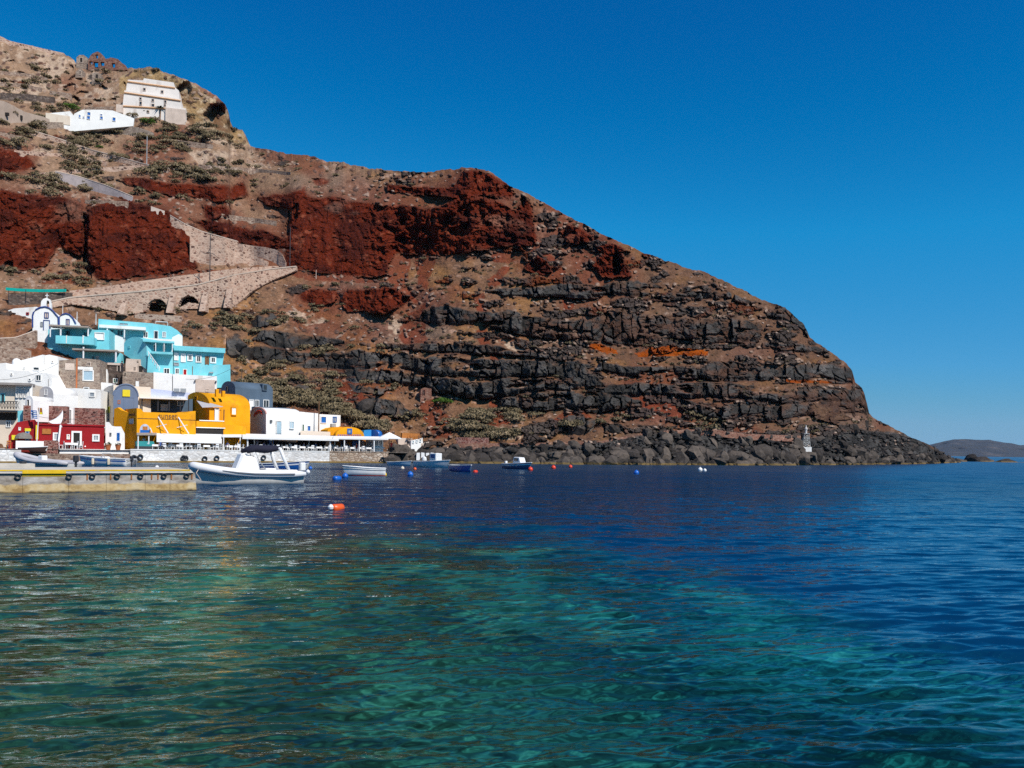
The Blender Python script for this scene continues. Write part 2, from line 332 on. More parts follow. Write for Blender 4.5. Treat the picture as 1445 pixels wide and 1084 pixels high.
PALE = [[(0, 60), (60, 72), (120, 92), (110, 100), (60, 96), (0, 84)], [(0, 126), (70, 128), (100, 140), (60, 150), (0, 146)], [(60, 112), (95, 118), (100, 140), (80, 146), (60, 130)], [(120, 100), (165, 104), (170, 150), (120, 152)], [(260, 212), (340, 214), (420, 230), (360, 240), (280, 232)], [(0, 100), (60, 104), (66, 120), (40, 128), (0, 122)], [(70, 95), (92, 100), (80, 112), (64, 108)], [(255, 165), (300, 180), (340, 205), (330, 212), (270, 190)], [(30, 200), (90, 205), (170, 225), (160, 232), (80, 222), (20, 212)], [(0, 258), (60, 255), (120, 272), (130, 284), (60, 270), (0, 270)],
 [(400, 440), (440, 440), (470, 455), (430, 460)], [(560, 440), (575, 450), (555, 480), (540, 480)], [(690, 480), (760, 484), (800, 495), (770, 502), (720, 494)], [(700, 604), (770, 600), (778, 618), (700, 620)]]
CAVE = [(221, 431, 14, 10, 5), (266, 426, 14, 10, 5), (309, 163, 20, 17, 17), (262, 127, 10, 11, 9), (107, 112, 8, 5, 5), (100, 124, 8.5, 5.5, 6), (64, 97, 4, 3, 3), (30, 104, 6, 2.6, 3), (84, 112, 4, 3, 3), (124, 148, 4, 3, 3), (160, 142, 4, 3, 3), (176, 120, 3, 3, 3), (116, 130, 8, 3, 4), (94, 135, 4, 3, 3), (107, 140, 7.5, 6.5, 6), (145, 124, 8, 3.6, 5), (137, 142, 7, 3, 4), (102, 97, 3, 3, 3), (152, 114, 3, 2.6, 3), (254, 190, 12, 4, 2.5), (284, 202, 9, 4, 2.5), (12, 87, 8, 3, 2.5), (12, 116, 4, 3, 2), (57, 118, 3, 4, 2), (45, 92, 3, 2, 2),
 (408, 318, 3.5, 22, 4), (417, 302, 4, 14, 4), (121, 345, 4, 44, 5), (127, 384, 5, 9, 4), (14, 376, 8, 7, 3), (870, 376, 7, 16, 3), (738, 285, 3, 8, 2)]
def band(lst, j):
    x = [p[0] for p in lst]; t = [p[1] for p in lst]; b = [p[2] for p in lst]
    inx = (PX > x[0]) & (PX < x[-1])
    tt = np.interp(PX + JX, x, t); bb = np.interp(PX + JX * 0.6, x, b)
    m = sstep(-1.2, 1.2, PY + JY * 0.7 - tt) * sstep(-1.0, 1.0, bb - PY - JY * 0.35)
    return m * inx, np.clip((PY - tt) / np.maximum(bb - tt, 1), 0, 1)
def polys(lst): 
    r = np.zeros(PX.shape)
    for p in lst: r = np.maximum(r, inpoly(QX, QY, p))
    return r
m_red = polys(RED); m_scree = polys(SCREE); m_or = polys(ORANGE); m_yel = polys(YELLOW); m_pale = polys(PALE); m_lp = polys(LAVAP)
m_lava = m_lp.copy(); lv = np.zeros(PX.shape)
for k, b in enumerate(LAVA):
    mm, vv = band(b, k); lv = np.where(mm > m_lava, vv, lv); m_lava = np.maximum(m_lava, mm)
m_lava *= sstep(-0.50, -0.16, fbm(PX / 46, PY / 12, 4, 83) + 0.35 * fbm(PX / 12, PY / 6, 2, 84))     # the flows are broken by soil and rubble
m_red *= (1 - m_lava)
zone_top = np.interp(PX, [560, 590, 650, 760, 840, 900, 950, 1000, 1060, 1100, 1160, 1220, 1260, 1300, 1354], [632, 631, 630, 628, 625, 614, 608, 607, 612, 614, 616, 606, 610, 623, 655])
m_bld = sstep(-2, 3, PY + JY * 0.6 - zone_top) * (PX > 560)
# small outcrops of dark rock scattered on the slopes of the headland
oc = fbm(PX / 30, PY / 11, 4, 77); ocw = sstep(500, 900, PX) * 0.30 + sstep(900, 1150, PX) * 0.16
m_out = sstep(0.42, 0.5, oc + ocw) * (1 - m_red) * (1 - m_lava) * (PY > 300)
oc2 = fbm(PX / 22, PY / 9, 4, 79); m_out2 = sstep(0.50, 0.58, oc2 + 0.05) * (PY < 300) * (1 - m_red)
# steepness: tan of the slope angle
S0 = (PX - 722.5) / F * ST + (PY0 - PY) / F * CT
tana = 0.62 + 0.85 * np.maximum(S0, 0) + 0.30 * fbm(PX / 90, PY / 26, 3, 41)
tana = tana * (1 - m_red) + 4.2 * m_red
tana = tana * (1 - m_lava) + 5.0 * m_lava
tana = np.where(m_bld > 0.5, 0.75, tana)
tana = tana + 1.2 * m_out + 1.0 * m_out2 + 3.0 * m_yel * (PY < 172) * (PX > 200)
u_ = (PX - 722.5) / F; v_ = (PY0 - PY) / F
S = u_ * ST + v_ * CT
dS = np.diff(S, axis=0)
Sm = 0.5 * (S[1:] + S[:-1]); tm = 0.5 * (tana[1:] + tana[:-1])
g = dS / np.maximum(tm - Sm, 0.24)
glow = blur1(g, 75, 1)
lnD = np.zeros(PX.shape); lnD[1:] = np.cumsum(glow, 0)
gh = g - glow; acc = np.zeros(NC); dpx = np.abs(np.diff(PY, axis=0))
leak = np.exp(-dpx / 55.0); rel = np.zeros(PX.shape)
for r in range(NR - 1):
    acc = acc * leak[r] + gh[r]; rel[r + 1] = acc
rel = blur1(rel, 5.0, 1)
DB = D0[None, :] * np.exp(lnD + rel * 0.62)
M = 0.155                                             # about the metres per photo pixel on the slope
UX, UY = PX * M, PY * M                                # rough metric coordinates on the face
# relief, in metres towards the viewer
R = np.zeros(PX.shape)
wx = UX + fbm(UX / 3, UY / 3, 2, 51) * 0.9; wy = UY + fbm(UX / 3, UY / 3, 2, 52) * 0.9
f1, f2, idl, ox, oy = worley(wx / 2.0, wy / 4.6, 8)
crack = 1 - (1 - sstep(0.0, 0.14, f2 - f1)) * sstep(-0.2, 0.5, fbm(UX / 3.0, UY / 5.0, 2, 57))
blk = (idl - 0.5) * 1.5 + (hsh((idl * 9999).astype(np.int64), (idl * 77).astype(np.int64), 4) - 0.5) * ox * 2.4 - oy * 0.5 * idl
f1b, f2b, idb, oxb, oyb = worley(wx / 1.0, wy / 1.2, 9)
crb = sstep(0.0, 0.2, f2b - f1b)
big = fbm(UX / 9, UY / 14, 3, 55)
R += m_lava * (1.2 + blk * 1.25 + (crack - 1) * 2.0 + 0.5 * fbm(UX / 1.1, UY / 1.6, 3, 59) + (idb - 0.5) * 0.35 + (crb - 1) * 0.15 + big * 2.0 - 0.9 * sstep(0.7, 1.0, lv))
# undercut shadow line right below each flow
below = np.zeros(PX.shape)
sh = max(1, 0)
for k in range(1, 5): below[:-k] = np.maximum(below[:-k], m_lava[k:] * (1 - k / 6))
R -= 1.0 * below * (1 - m_lava) * sstep(-0.25, 0.3, fbm(UX / 12, UY / 6, 2, 58))
# red scoria: crumbly, with leaning ribs
rr = fbm(UX / 7 + UY / 20, UY / 9, 4, 61, 0.55); rr2 = np.abs(fbm(UX / 2.6, UY / 2.2, 4, 62, 0.6))
f1r, f2r, idr, oxr, oyr = worley(wx / 1.5, wy / 1.3, 19)
rib = fbm(UX / 2.6 + 0.6 * fbm(UX / 6, UY / 6, 2, 69), UY / 11, 4, 68, 0.55)
R += m_red * (2.4 * rr + 1.6 - 2.6 * rr2 + (idr - 0.5) * 1.0 + 1.5 * rib)
R += 1.2 * m_red * sstep(0.0, 0.5, rib + rr)
oo = np.maximum(m_out, m_out2)
R += oo * (0.9 + (idb - 0.5) * 1.2 + (crb - 1) * 0.6 + (idl - 0.5) * 0.7)
sl = (1 - m_red) * (1 - m_lava)
R += sl * (1.6 * fbm(UX / 14, UY / 8, 4, 63) + 0.45 * fbm(UX / 1.8, UY / 1.1, 3, 64))
f1s, f2s, ids, oxs, oys = worley(wx / 1.1, wy / 0.8, 29)
R += sl * sstep(0.78, 0.84, ids + 0.25 * fbm(UX / 8, UY / 5, 3, 67)) * sstep(0.45, 0.2, f1s) * 0.9      # stones lying on the slopes
R += m_bld * (0.5 * (idb - 0.5) + (crb - 1) * 0.3)
R += m_yel * (2.5 * np.abs(fbm(UX / 9, UY / 5, 4, 65)) + 0.8 * fbm(UX / 2, UY / 1.2, 3, 66))
cave_m = np.zeros(PX.shape)
for (a, b, rx, ry, dep) in CAVE:
    q = ((QX - a) / rx) ** 2 + ((QY - b) / ry) ** 2
    c = sstep(1.15, 0.6, q); R -= c * dep; cave_m = np.maximum(cave_m, c)
fade = np.clip(T[:, None] * 25, 0, 1) * np.clip((cx[None, :] - 540) / 60 + 1, 0.4, 1) * np.clip((1354 - cx[None, :]) / 40, 0.1, 1)
DT = DB - R * fade
DTx = blur1(blur1(DB, 3, 1), 2, 0)
def rowpos(px, py):
    a = np.interp(px, cx, shore_y); b = np.interp(px, cx, sky_y)
    return (py - a) / (b - a) * (NR - 1)
def Dt(px, py, rough=False):
    """depth of the hillside seen at a photo pixel"""
    A = DT if rough else DTx
    c = min(max((px - cx[0]) / STEP, 0), NC - 1.001); r = min(max(rowpos(px, py), 0), NR - 1.001)
    i, j = int(r), int(c); fr, fc = r - i, c - j
    return float((A[i, j] * (1 - fc) + A[i, j + 1] * fc) * (1 - fr) + (A[i + 1, j] * (1 - fc) + A[i + 1, j + 1] * fc) * fr)
# colours of rock and soil
def mixc(A, B, m): return A * (1 - m[..., None]) + np.array(B)[None, None, :] * m[..., None] if not isinstance(B, np.ndarray) or B.ndim == 1 else A * (1 - m[..., None]) + B * m[..., None]
n1 = fbm(UX / 6, UY / 4, 5, 71) ; n2 = fbm(UX / 1.5, UY / 1.1, 4, 72, 0.6); n3 = fbm(UX / 18, UY / 9, 4, 73); n4 = fbm(UX / 0.8, UY / 0.6, 2, 74)
C = np.zeros((NR, NC, 3)) + np.array([0.195, 0.112, 0.073])
C = mixc(C, [0.32, 0.175, 0.078], sstep(-0.05, 0.5, n1) * 0.6)
C = mixc(C, [0.20, 0.145, 0.115], sstep(0.05, 0.5, n3) * 0.7)
C = mixc(C, [0.42, 0.28, 0.215], sstep(0.28, 0.62, n2) * 0.7)
C = mixc(C, [0.070, 0.050, 0.042], sstep(0.30, 0.6, -n2) * 0.6)
up = sstep(470, 330, PY) * sstep(640, 260, PX)
C = mixc(C, [0.32, 0.225, 0.16], up * (0.62 + 0.25 * n1))
C = mixc(C, [0.075, 0.043, 0.032], sstep(560, 980, PX + (PY - 400) * 0.3) * 0.50)
C = mixc(C, [0.150, 0.050, 0.034], sstep(0.0, 0.5, fbm(UX / 16, UY / 11, 3, 75) + 0.25 * sstep(450, 330, PY) * sstep(380, 520, PX)) * 0.65)
C = mixc(C, [0.44, 0.34, 0.26], m_pale * sstep(-0.2, 0.35, n2 + n1 * 0.5) * 0.8)
C = mixc(C, [0.165, 0.046, 0.030], m_scree * (0.75 + 0.25 * n2))
ycol = np.zeros_like(C) + np.array([0.33, 0.225, 0.125]); ycol = mixc(ycol, [0.17, 0.105, 0.065], sstep(-0.1, 0.4, n1)); ycol = mixc(ycol, [0.42, 0.33, 0.23], sstep(0.05, 0.5, n2))
C = mixc(C, ycol, m_yel)
rcol = np.zeros_like(C) + np.array([0.108, 0.026, 0.017]); rcol = mixc(rcol, [0.058, 0.016, 0.012], sstep(-0.1, 0.45, n1)); rcol = mixc(rcol, [0.21, 0.075, 0.05], sstep(0.25, 0.6, n2) * 0.7); rcol = mixc(rcol, [0.2, 0.12, 0.09], sstep(0.35, 0.6, n3) * 0.6)
m_redc = sstep(0.25, 0.75, blur1(blur1(m_red, 2.5, 1), 3.5, 0) + 0.30 * n2 + 0.18 * n1)
C = mixc(C, [0.15, 0.058, 0.040], sstep(0.02, 0.5, blur1(blur1(m_red, 16, 1), 12, 0) + 0.25 * n1) * 0.75)
C = mixc(C, rcol, m_redc * (0.85 + 0.15 * m_red))
lt = (0.026 + 0.055 * idl ** 1.7 + 0.022 * idb)[..., None] * np.array([1.0, 0.93, 0.88]); lt = mixc(lt, [0.17, 0.16, 0.155], sstep(0.40, 0.7, n1 + 0.3 * n2) * 0.5); lt = mixc(lt, [0.10, 0.052, 0.036], sstep(0.0, 0.42, n3 * 0.7 + n2 * 0.5) * 0.75); lt = mixc(lt, [0.13, 0.08, 0.055], sstep(0.35, 0.0, lv) * sstep(-0.1, 0.3, n2) * 0.7)
C = mixc(C, lt, m_lava)
ot = np.zeros_like(C) + np.array([0.05, 0.043, 0.04]); ot = mixc(ot, [0.11, 0.035, 0.02], sstep(0, 0.4, n1) * sstep(480, 420, PY)); C = mixc(C, ot, oo * 0.9)
stn = sl * sstep(0.78, 0.84, ids + 0.25 * fbm(UX / 8, UY / 5, 3, 67)) * sstep(0.5, 0.3, f1s)
C = mixc(C, [0.12, 0.075, 0.06], stn * (ids > 0.9)); C = mixc(C, [0.34, 0.25, 0.2], stn * (ids <= 0.9) * 0.8)
C = mixc(C, [0.075, 0.028, 0.020], below * (1 - m_lava) * 0.75)  # shade below each flow's undercut, also darkened in the colour
C = mixc(C, [0.30, 0.075, 0.026], m_or * (0.7 + 0.3 * n2))
bcol = (0.022 + 0.05 * idb)[..., None] * np.array([1.0, 0.95, 0.92]); C = mixc(C, bcol, m_bld)
C = mixc(C, [0.15, 0.105, 0.045], sstep(2.5, 1.2, shore_y[None, :] - PY + JY * 0.3) * (PX > 570) * 0.8)   # weed at the waterline
C = np.clip(C * (1 + 0.20 * n4[..., None] + 0.15 * n2[..., None]), 0.008, 0.9)
# vertices, a skirt below the water and the far side of the hill
def pts(PXa, PYa, Da):
    u = (PXa - 722.5) / F; v = (PY0 - PYa) / F
    return np.stack([(u * CT - v * ST) * Da, Da, HC + (u * ST + v * CT) * Da], -1)
V = pts(PX, PY, DT)
skirt = V[0].copy(); skirt[:, 1] += 0.0; skirt[:, 2] = -2.5; skirt[:, 1] -= 1.5
back = []
top = V[-1]; zt = top[:, 2]
for k in range(1, 13):
    f = k / 12.0; b = top.copy(); dep = 6 + zt * 1.5
    ad = dep * f; b[:, 1] = top[:, 1] + ad; b[:, 0] = top[:, 0] * (1 + ad / top[:, 1] * 0.9)
    b[:, 2] = zt * (1 - f ** 1.6) - 3 * f + fbm(b[:, 0] / 12, b[:, 1] / 12, 3, 90) * 2.0 * min(1, f * 4) * np.clip(zt / 30, 0, 1) - 0.6
    back.append(b)
V2 = np.concatenate([skirt[None], V] + [b[None] for b in back], 0)
C2 = np.concatenate([C[:1], C] + [C[-1:]] * 12, 0)
me = grid_mesh('hillside', V2.reshape(-1, 3), V2.shape[0], NC, flat=True)
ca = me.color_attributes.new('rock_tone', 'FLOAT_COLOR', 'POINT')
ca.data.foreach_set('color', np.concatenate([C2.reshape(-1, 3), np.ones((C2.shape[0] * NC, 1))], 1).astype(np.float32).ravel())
m, nt, b = nodes('volcanic_rock_and_soil'); L = nt.links.new
at = N(nt, 'ShaderNodeVertexColor', layer_name='rock_tone'); tc = N(nt, 'ShaderNodeTexCoord')
a1 = N(nt, 'ShaderNodeTexNoise', Scale=2.2, Detail=8.0, Roughness=0.7); L(tc.outputs['Object'], a1.inputs['Vector'])
r1 = N(nt, 'ShaderNodeMapRange'); r1.inputs['From Min'].default_value = 0.3; r1.inputs['From Max'].default_value = 0.7; r1.inputs['To Min'].default_value = 0.55; r1.inputs['To Max'].default_value = 1.45; L(a1.outputs['Fac'], r1.inputs['Value'])
h = N(nt, 'ShaderNodeHueSaturation'); L(at.outputs[0], h.inputs['Color']); L(r1.outputs[0], h.inputs['Value']); h.inputs['Saturation'].default_value = 1.12
L(h.outputs[0], b.inputs['Base Color']); b.inputs['Roughness'].default_value = 1.0; b.inputs['Specular IOR Level'].default_value = 0.08
a2 = N(nt, 'ShaderNodeTexNoise', Scale=1.4, Detail=9.0, Roughness=0.72); L(tc.outputs['Object'], a2.inputs['Vector'])
bp = N(nt, 'ShaderNodeBump', Strength=0.9, Distance=0.5); L(a2.outputs['Fac'], bp.inputs['Height']); L(bp.outputs[0], b.inputs['Normal'])
hill = link('hillside', me, m); hill['kind'] = 'structure'
# ------------------------------------------------------------------ far island
n = 160; rng = np.linspace(0, 1, n); rows = []
IPX = np.linspace(1250, 1620, n)
prof = np.interp(IPX, [1250, 1300, 1318, 1336, 1346, 1362, 1384, 1396, 1415, 1440, 1480, 1540, 1620], [641, 634, 627, 622, 620.5, 620, 621, 620.6, 624, 628, 626, 632, 642]) + fbm(IPX / 12, IPX * 0, 4, 3) * 0.7
DI = 5200.0; rws = []
for k in range(24):
    f = k / 23.0; base = 648.0
    yy = base + (prof - base) * f
    dd = DI + 900 * f + fbm(IPX / 30, np.full(n, f * 6), 4, 15) * 140 * f
    rws.append(pts(IPX, yy, dd))
bk = rws[-1].copy(); bk[:, 1] += 1200; bk[:, 2] = -20; rws.append(bk)
me = grid_mesh('far_island', np.concatenate(rws), 25, n, flat=False)
m, nt, b = nodes('far_island_rock'); L = nt.links.new
tc = N(nt, 'ShaderNodeTexCoord'); a1 = N(nt, 'ShaderNodeTexNoise', Scale=0.008, Detail=9.0, Roughness=0.7); L(tc.outputs['Object'], a1.inputs['Vector'])
L(ramp(nt, a1.outputs['Fac'], [(0.35, (0.018, 0.018, 0.020)), (0.55, (0.035, 0.031, 0.030)), (0.7, (0.10, 0.078, 0.066))]), b.inputs['Base Color']); b.inputs['Roughness'].default_value = 1
tag(link('far_island', me, m), kind='structure')
# ------------------------------------------------------------------ the sea
def waves(x, y, dist):
    rs = np.random.RandomState(4); z = np.zeros(x.shape)
    for k in range(96):
        if k < 56: lam = 0.15 * 5.0 ** rs.rand(); sl = 0.0195; spr = 0.27
        elif k < 72: lam = 0.8 * 5.0 ** rs.rand(); sl = 0.0110; spr = 0.30
        else: lam = 0.07 * 2.8 ** rs.rand(); sl = 0.0130; spr = 0.55
        ang = math.radians(101) + rs.randn() * spr
        kx, ky = math.cos(ang) * 2 * math.pi / lam, math.sin(ang) * 2 * math.pi / lam
        amp = sl * lam / (2 * math.pi) * 1.5
        ph = rs.rand() * 6.28
        w = np.clip((lam / (dist * 0.0058) - 1.5) / 1.3, 0, 1)
        if w.max() <= 0: continue
        q = kx * x + ky * y + ph + 0.9 * np.sin(0.37 * x / max(lam, .4) ** .5 + 0.23 * y / max(lam, .4) ** .5 + k)
        z += amp * w * (np.sin(q) + 0.28 * np.sin(2 * q + 0.5))
    patch = 0.95 + 0.55 * fbm(x / 5, y / 9, 3, 33)
    return z * patch
nr = 1050; nc = 1250
dr = 3.8 * (420 / 3.8) ** np.linspace(0, 1, nr); an = np.radians(np.linspace(-50, 50, nc))
GX = dr[:, None] * np.sin(an)[None, :]; GY = dr[:, None] * np.cos(an)[None, :]
GZ = waves(GX, GY, np.hypot(GX, GY)) * sstep(420, 250, dr)[:, None] * sstep(50, 46, np.abs(np.degrees(an)))[None, :] * sstep(3.8, 4.6, dr)[:, None]
Vn = np.stack([GX, GY, GZ], -1)
me = grid_mesh('sea', Vn.reshape(-1, 3), nr, nc, flat=False)
# join the open sea out to the horizon and behind the camera
bm = bmesh.new(); bm.from_mesh(me)
def ringquad(r0, r1, a0, a1, steps):
    for i in range(steps):
        b0 = a0 + (a1 - a0) * i / steps; b1 = a0 + (a1 - a0) * (i + 1) / steps
        v = [bm.verts.new((r * math.sin(t), r * math.cos(t), 0)) for r, t in ((r0, b0), (r0, b1), (r1, b1), (r1, b0))]
        f = bm.faces.new(v); f.smooth = True
A56 = math.radians(50)
ringquad(420, 9000, -A56, A56, 48); ringquad(0.5, 9000, A56, 2 * math.pi - A56, 48); ringquad(0.5, 3.8, -A56, A56, 24)
bmesh.ops.recalc_face_normals(bm, faces=bm.faces)
bm.to_mesh(me); bm.free()
m, nt, b = nodes('sea_water'); L = nt.links.new
geo = N(nt, 'ShaderNodeNewGeometry'); sep = N(nt, 'ShaderNodeSeparateXYZ'); L(geo.outputs['Position'], sep.inputs[0])
def math_(op, a, bb=None, clamp=False):
    n = nt.nodes.new('ShaderNodeMath'); n.operation = op; n.use_clamp = clamp
    for i, q in enumerate((a, bb)):
        if q is None: continue
        if isinstance(q, (int, float)): n.inputs[i].default_value = q
        else: L(q, n.inputs[i])
    return n.outputs[0]
def noise(scale, detail=4.0, rough=0.6, sc=None, vec=None, dist=0.0):
    n = N(nt, 'ShaderNodeTexNoise', Scale=scale, Detail=detail, Roughness=rough, Distortion=dist)
    mp = N(nt, 'ShaderNodeMapping'); mp.inputs['Scale'].default_value = sc or (1, 1, 1); L(vec or geo.outputs['Position'], mp.inputs[0]); L(mp.outputs[0], n.inputs['Vector']); return n.outputs['Fac']
# the bed seen through the surface is shifted by the slope of the waves
nv = N(nt, 'ShaderNodeVectorMath', operation='SCALE'); nv.inputs['Scale'].default_value = 5.0; L(geo.outputs['Normal'], nv.inputs[0])
wv = N(nt, 'ShaderNodeVectorMath', operation='ADD'); L(geo.outputs['Position'], wv.inputs[0]); L(nv.outputs[0], wv.inputs[1])
bed = noise(0.36, 6.0, 0.62, (1, 0.7, 0), wv.outputs[0], 0.4); bed2 = noise(1.8, 5.0, 0.65, (1, 0.8, 0), wv.outputs[0], 0.6)
bedm = math_('ADD', math_('ADD', math_('MULTIPLY', bed, 0.5), math_('MULTIPLY', bed2, 0.3)), math_('MULTIPLY', noise(0.11, 3.0, 0.5, (1, 0.6, 0)), 0.2))
vs = N(nt, 'ShaderNodeTexVoronoi', Scale=1.7, Randomness=1.0); mpv = N(nt, 'ShaderNodeMapping'); mpv.inputs['Scale'].default_value = (1, .75, 0); L(wv.outputs[0], mpv.inputs[0]); L(mpv.outputs[0], vs.inputs['Vector'])
bedm = math_('ADD', bedm, math_('MULTIPLY', math_('SUBTRACT', 0.42, vs.outputs['Distance']), 0.14))      # stones on the bed
shallow = ramp(nt, bedm, [(0.40, (0.001, 0.011, 0.010)), (0.475, (0.002, 0.034, 0.033)), (0.55, (0.005, 0.105, 0.098)), (0.64, (0.028, 0.28, 0.235))])
green = ramp(nt, bedm, [(0.40, (0.006, 0.018, 0.007)), (0.475, (0.011, 0.046, 0.021)), (0.55, (0.024, 0.115, 0.060)), (0.64, (0.075, 0.26, 0.14))])
# where the shelf ends and deep water begins, with an uneven edge
edge = math_('ADD', sep.outputs['Y'], math_('MULTIPLY', math_('SUBTRACT', noise(0.22, 4.0), 0.5), 16.0))
ex = math_('ADD', edge, math_('MULTIPLY', math_('MAXIMUM', math_('SUBTRACT', sep.outputs['X'], 0.6), 0.0), 2.8))
deepm = N(nt, 'ShaderNodeMapRange', interpolation_type='SMOOTHSTEP'); deepm.inputs['From Min'].default_value = 15.0; deepm.inputs['From Max'].default_value = 28.0; L(ex, deepm.inputs['Value'])
leftm = N(nt, 'ShaderNodeMapRange', interpolation_type='SMOOTHSTEP'); leftm.inputs['From Min'].default_value = 3.0; leftm.inputs['From Max'].default_value = -3.5; L(sep.outputs['X'], leftm.inputs['Value'])
deep = (0.0008, 0.024, 0.070)
mx1 = N(nt, 'ShaderNodeMix', data_type='RGBA'); L(leftm.outputs[0], mx1.inputs['Factor']); L(shallow, mx1.inputs['A']); L(green, mx1.inputs['B'])
mx2 = N(nt, 'ShaderNodeMix', data_type='RGBA'); L(deepm.outputs[0], mx2.inputs['Factor']); L(mx1.outputs['Result'], mx2.inputs['A']); mx2.inputs['B'].default_value = (*deep, 1)
nt.nodes.remove(b); df = N(nt, 'ShaderNodeBsdfDiffuse'); gl = N(nt, 'ShaderNodeBsdfGlossy'); ms = N(nt, 'ShaderNodeMixShader'); fr = N(nt, 'ShaderNodeFresnel', IOR=1.33)
L(mx2.outputs['Result'], df.inputs['Color']); gl.inputs['Color'].default_value = (0.84, 0.96, 1, 1)
# a choppy surface never becomes a full mirror at grazing angles: facets facing the eye dominate
cap = N(nt, 'ShaderNodeMapRange'); cap.inputs['From Min'].default_value = 10; cap.inputs['From Max'].default_value = 55; cap.inputs['To Min'].default_value = 1.0; cap.inputs['To Max'].default_value = 0.62; L(sep.outputs['Y'], cap.inputs['Value'])
L(math_('MULTIPLY', fr.outputs[0], cap.outputs[0]), ms.inputs[0]); L(df.outputs[0], ms.inputs[1]); L(gl.outputs[0], ms.inputs[2]); L(ms.outputs[0], nt.nodes['Material Output'].inputs['Surface'])
ro = N(nt, 'ShaderNodeMapRange'); ro.inputs['From Min'].default_value = 10; ro.inputs['From Max'].default_value = 110; ro.inputs['To Min'].default_value = 0.0; ro.inputs['To Max'].default_value = 0.22
L(sep.outputs['Y'], ro.inputs['Value']); L(ro.outputs[0], gl.inputs['Roughness'])
w1 = noise(3.4, 3.0, 0.55, (0.40, 1.25, 0)); w2 = noise(0.55, 3.0, 0.55, (0.35, 1.2, 0)); w3 = noise(14.0, 2.0, 0.5, (0.6, 1.1, 0))
hgt = math_('ADD', math_('ADD', math_('MULTIPLY', w1, 0.055), math_('MULTIPLY', w2, 0.22)), math_('MULTIPLY', w3, 0.0035))
fs_ = N(nt, 'ShaderNodeMapRange'); fs_.inputs['From Min'].default_value = 8; fs_.inputs['From Max'].default_value = 70; fs_.inputs['To Min'].default_value = 0.30; fs_.inputs['To Max'].default_value = 1.0; L(sep.outputs['Y'], fs_.inputs['Value'])
bp = N(nt, 'ShaderNodeBump', Distance=1.0); L(fs_.outputs[0], bp.inputs['Strength']); L(hgt, bp.inputs['Height']); L(bp.outputs[0], gl.inputs['Normal']); L(bp.outputs[0], fr.inputs['Normal'])
sea = link('sea', me, m); sea['kind'] = 'structure'
# ------------------------------------------------------------------ building kit
WHITE = paint('white_limewash', (0.85, 0.84, 0.815), 0.9, 0.07, 0.45, 0.3, 4.0, 0.1, stain=(0.60, 0.55, 0.49))
CREAM = paint('cream_plaster', (0.70, 0.60, 0.49), 0.9, 0.06, 0.8, 0.2, 6.0, 0.1, stain=(0.6, 0.48, 0.38))
OLDPL = paint('old_pale_plaster', (0.62, 0.50, 0.42), 0.95, 0.15, 0.8, 0.4, 4.0, 0.1, stain=(0.42, 0.33, 0.27))
TURQ = paint('turquoise_wash', (0.19, 0.58, 0.65), 0.85, 0.14, 0.4, 0.2, 6.0, 0.1, stain=(0.32, 0.60, 0.63))
REDW = paint('dark_red_wash', (0.31, 0.014, 0.018), 0.8, 0.22, 0.5, 0.2, 6.0, 0.15)
YEL = paint('ochre_yellow_wash', (0.80, 0.345, 0.010), 0.85, 0.14, 0.5, 0.3, 4.0, 0.1, stain=(0.55, 0.22, 0.02))
GRB = paint('grey_blue_wash', (0.15, 0.20, 0.30), 0.85, 0.08, 0.7)
DKB = paint('dark_slate_blue_wash', (0.085, 0.125, 0.175), 0.8, 0.14, 0.6)
LAV = paint('lavender_roof_wash', (0.55, 0.58, 0.74), 0.85, 0.06, 0.8)
BLUE = paint('blue_gloss_paint', (0.012, 0.12, 0.42), 0.35, 0.08, 2.0, 0.05, spec=0.4)
NAVY = paint('navy_trim_paint', (0.03, 0.06, 0.22), 0.5, 0.05, 2.0, 0.05)
BLUG = paint('pale_blue_shutter', (0.35, 0.48, 0.56), 0.6, 0.06, 2.0, 0.05)
WOOD = paint('weathered_wood', (0.20, 0.10, 0.05), 0.8, 0.25, 4.0, 0.3)
WOODO = paint('orange_wood', (0.42, 0.16, 0.04), 0.7, 0.2, 4.0, 0.3)
REED = paint('grey_reed_thatch', (0.33, 0.28, 0.24), 0.95, 0.25, 6.0, 0.6, 14)
METW = paint('white_metal', (0.78, 0.78, 0.78), 0.4, 0.04, 3.0, 0.03, spec=0.5)
METD = paint('dark_metal', (0.03, 0.03, 0.035), 0.5, 0.1, 3.0, 0.05, spec=0.5)
GREYM = paint('galvanised_metal', (0.32, 0.33, 0.34), 0.45, 0.1, 3.0, 0.05, spec=0.5)
CLOTH = paint('white_canvas', (0.80, 0.79, 0.78), 0.9, 0.04, 2.0, 0.1, 8)
CLOTHB = paint('beige_canvas', (0.62, 0.52, 0.42), 0.9, 0.05, 2.0, 0.1, 8)
DARKIN = paint('painted_interior_shade', (0.03, 0.026, 0.024), 0.9, 0.2, 1.0)  # near-black colour put in for the shade inside openings and rooms
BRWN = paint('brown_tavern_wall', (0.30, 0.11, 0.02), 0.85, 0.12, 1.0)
GREEN = paint('green_paint', (0.03, 0.12, 0.07), 0.6, 0.1, 2.0)
YGRN = paint('yellow_green_paint', (0.55, 0.55, 0.03), 0.6, 0.1, 2.0)
SIGNY = paint('yellow_sign_paint', (0.75, 0.62, 0.03), 0.6, 0.05, 2.0)
TERRA = paint('terracotta', (0.46, 0.15, 0.06), 0.85, 0.1, 3.0)
LEAF = paint('potted_leaves', (0.05, 0.10, 0.025), 0.8, 0.3, 5.0)
GLASS = glossy('dark_window_glass', (0.03, 0.035, 0.04), 0.08, 0.6)
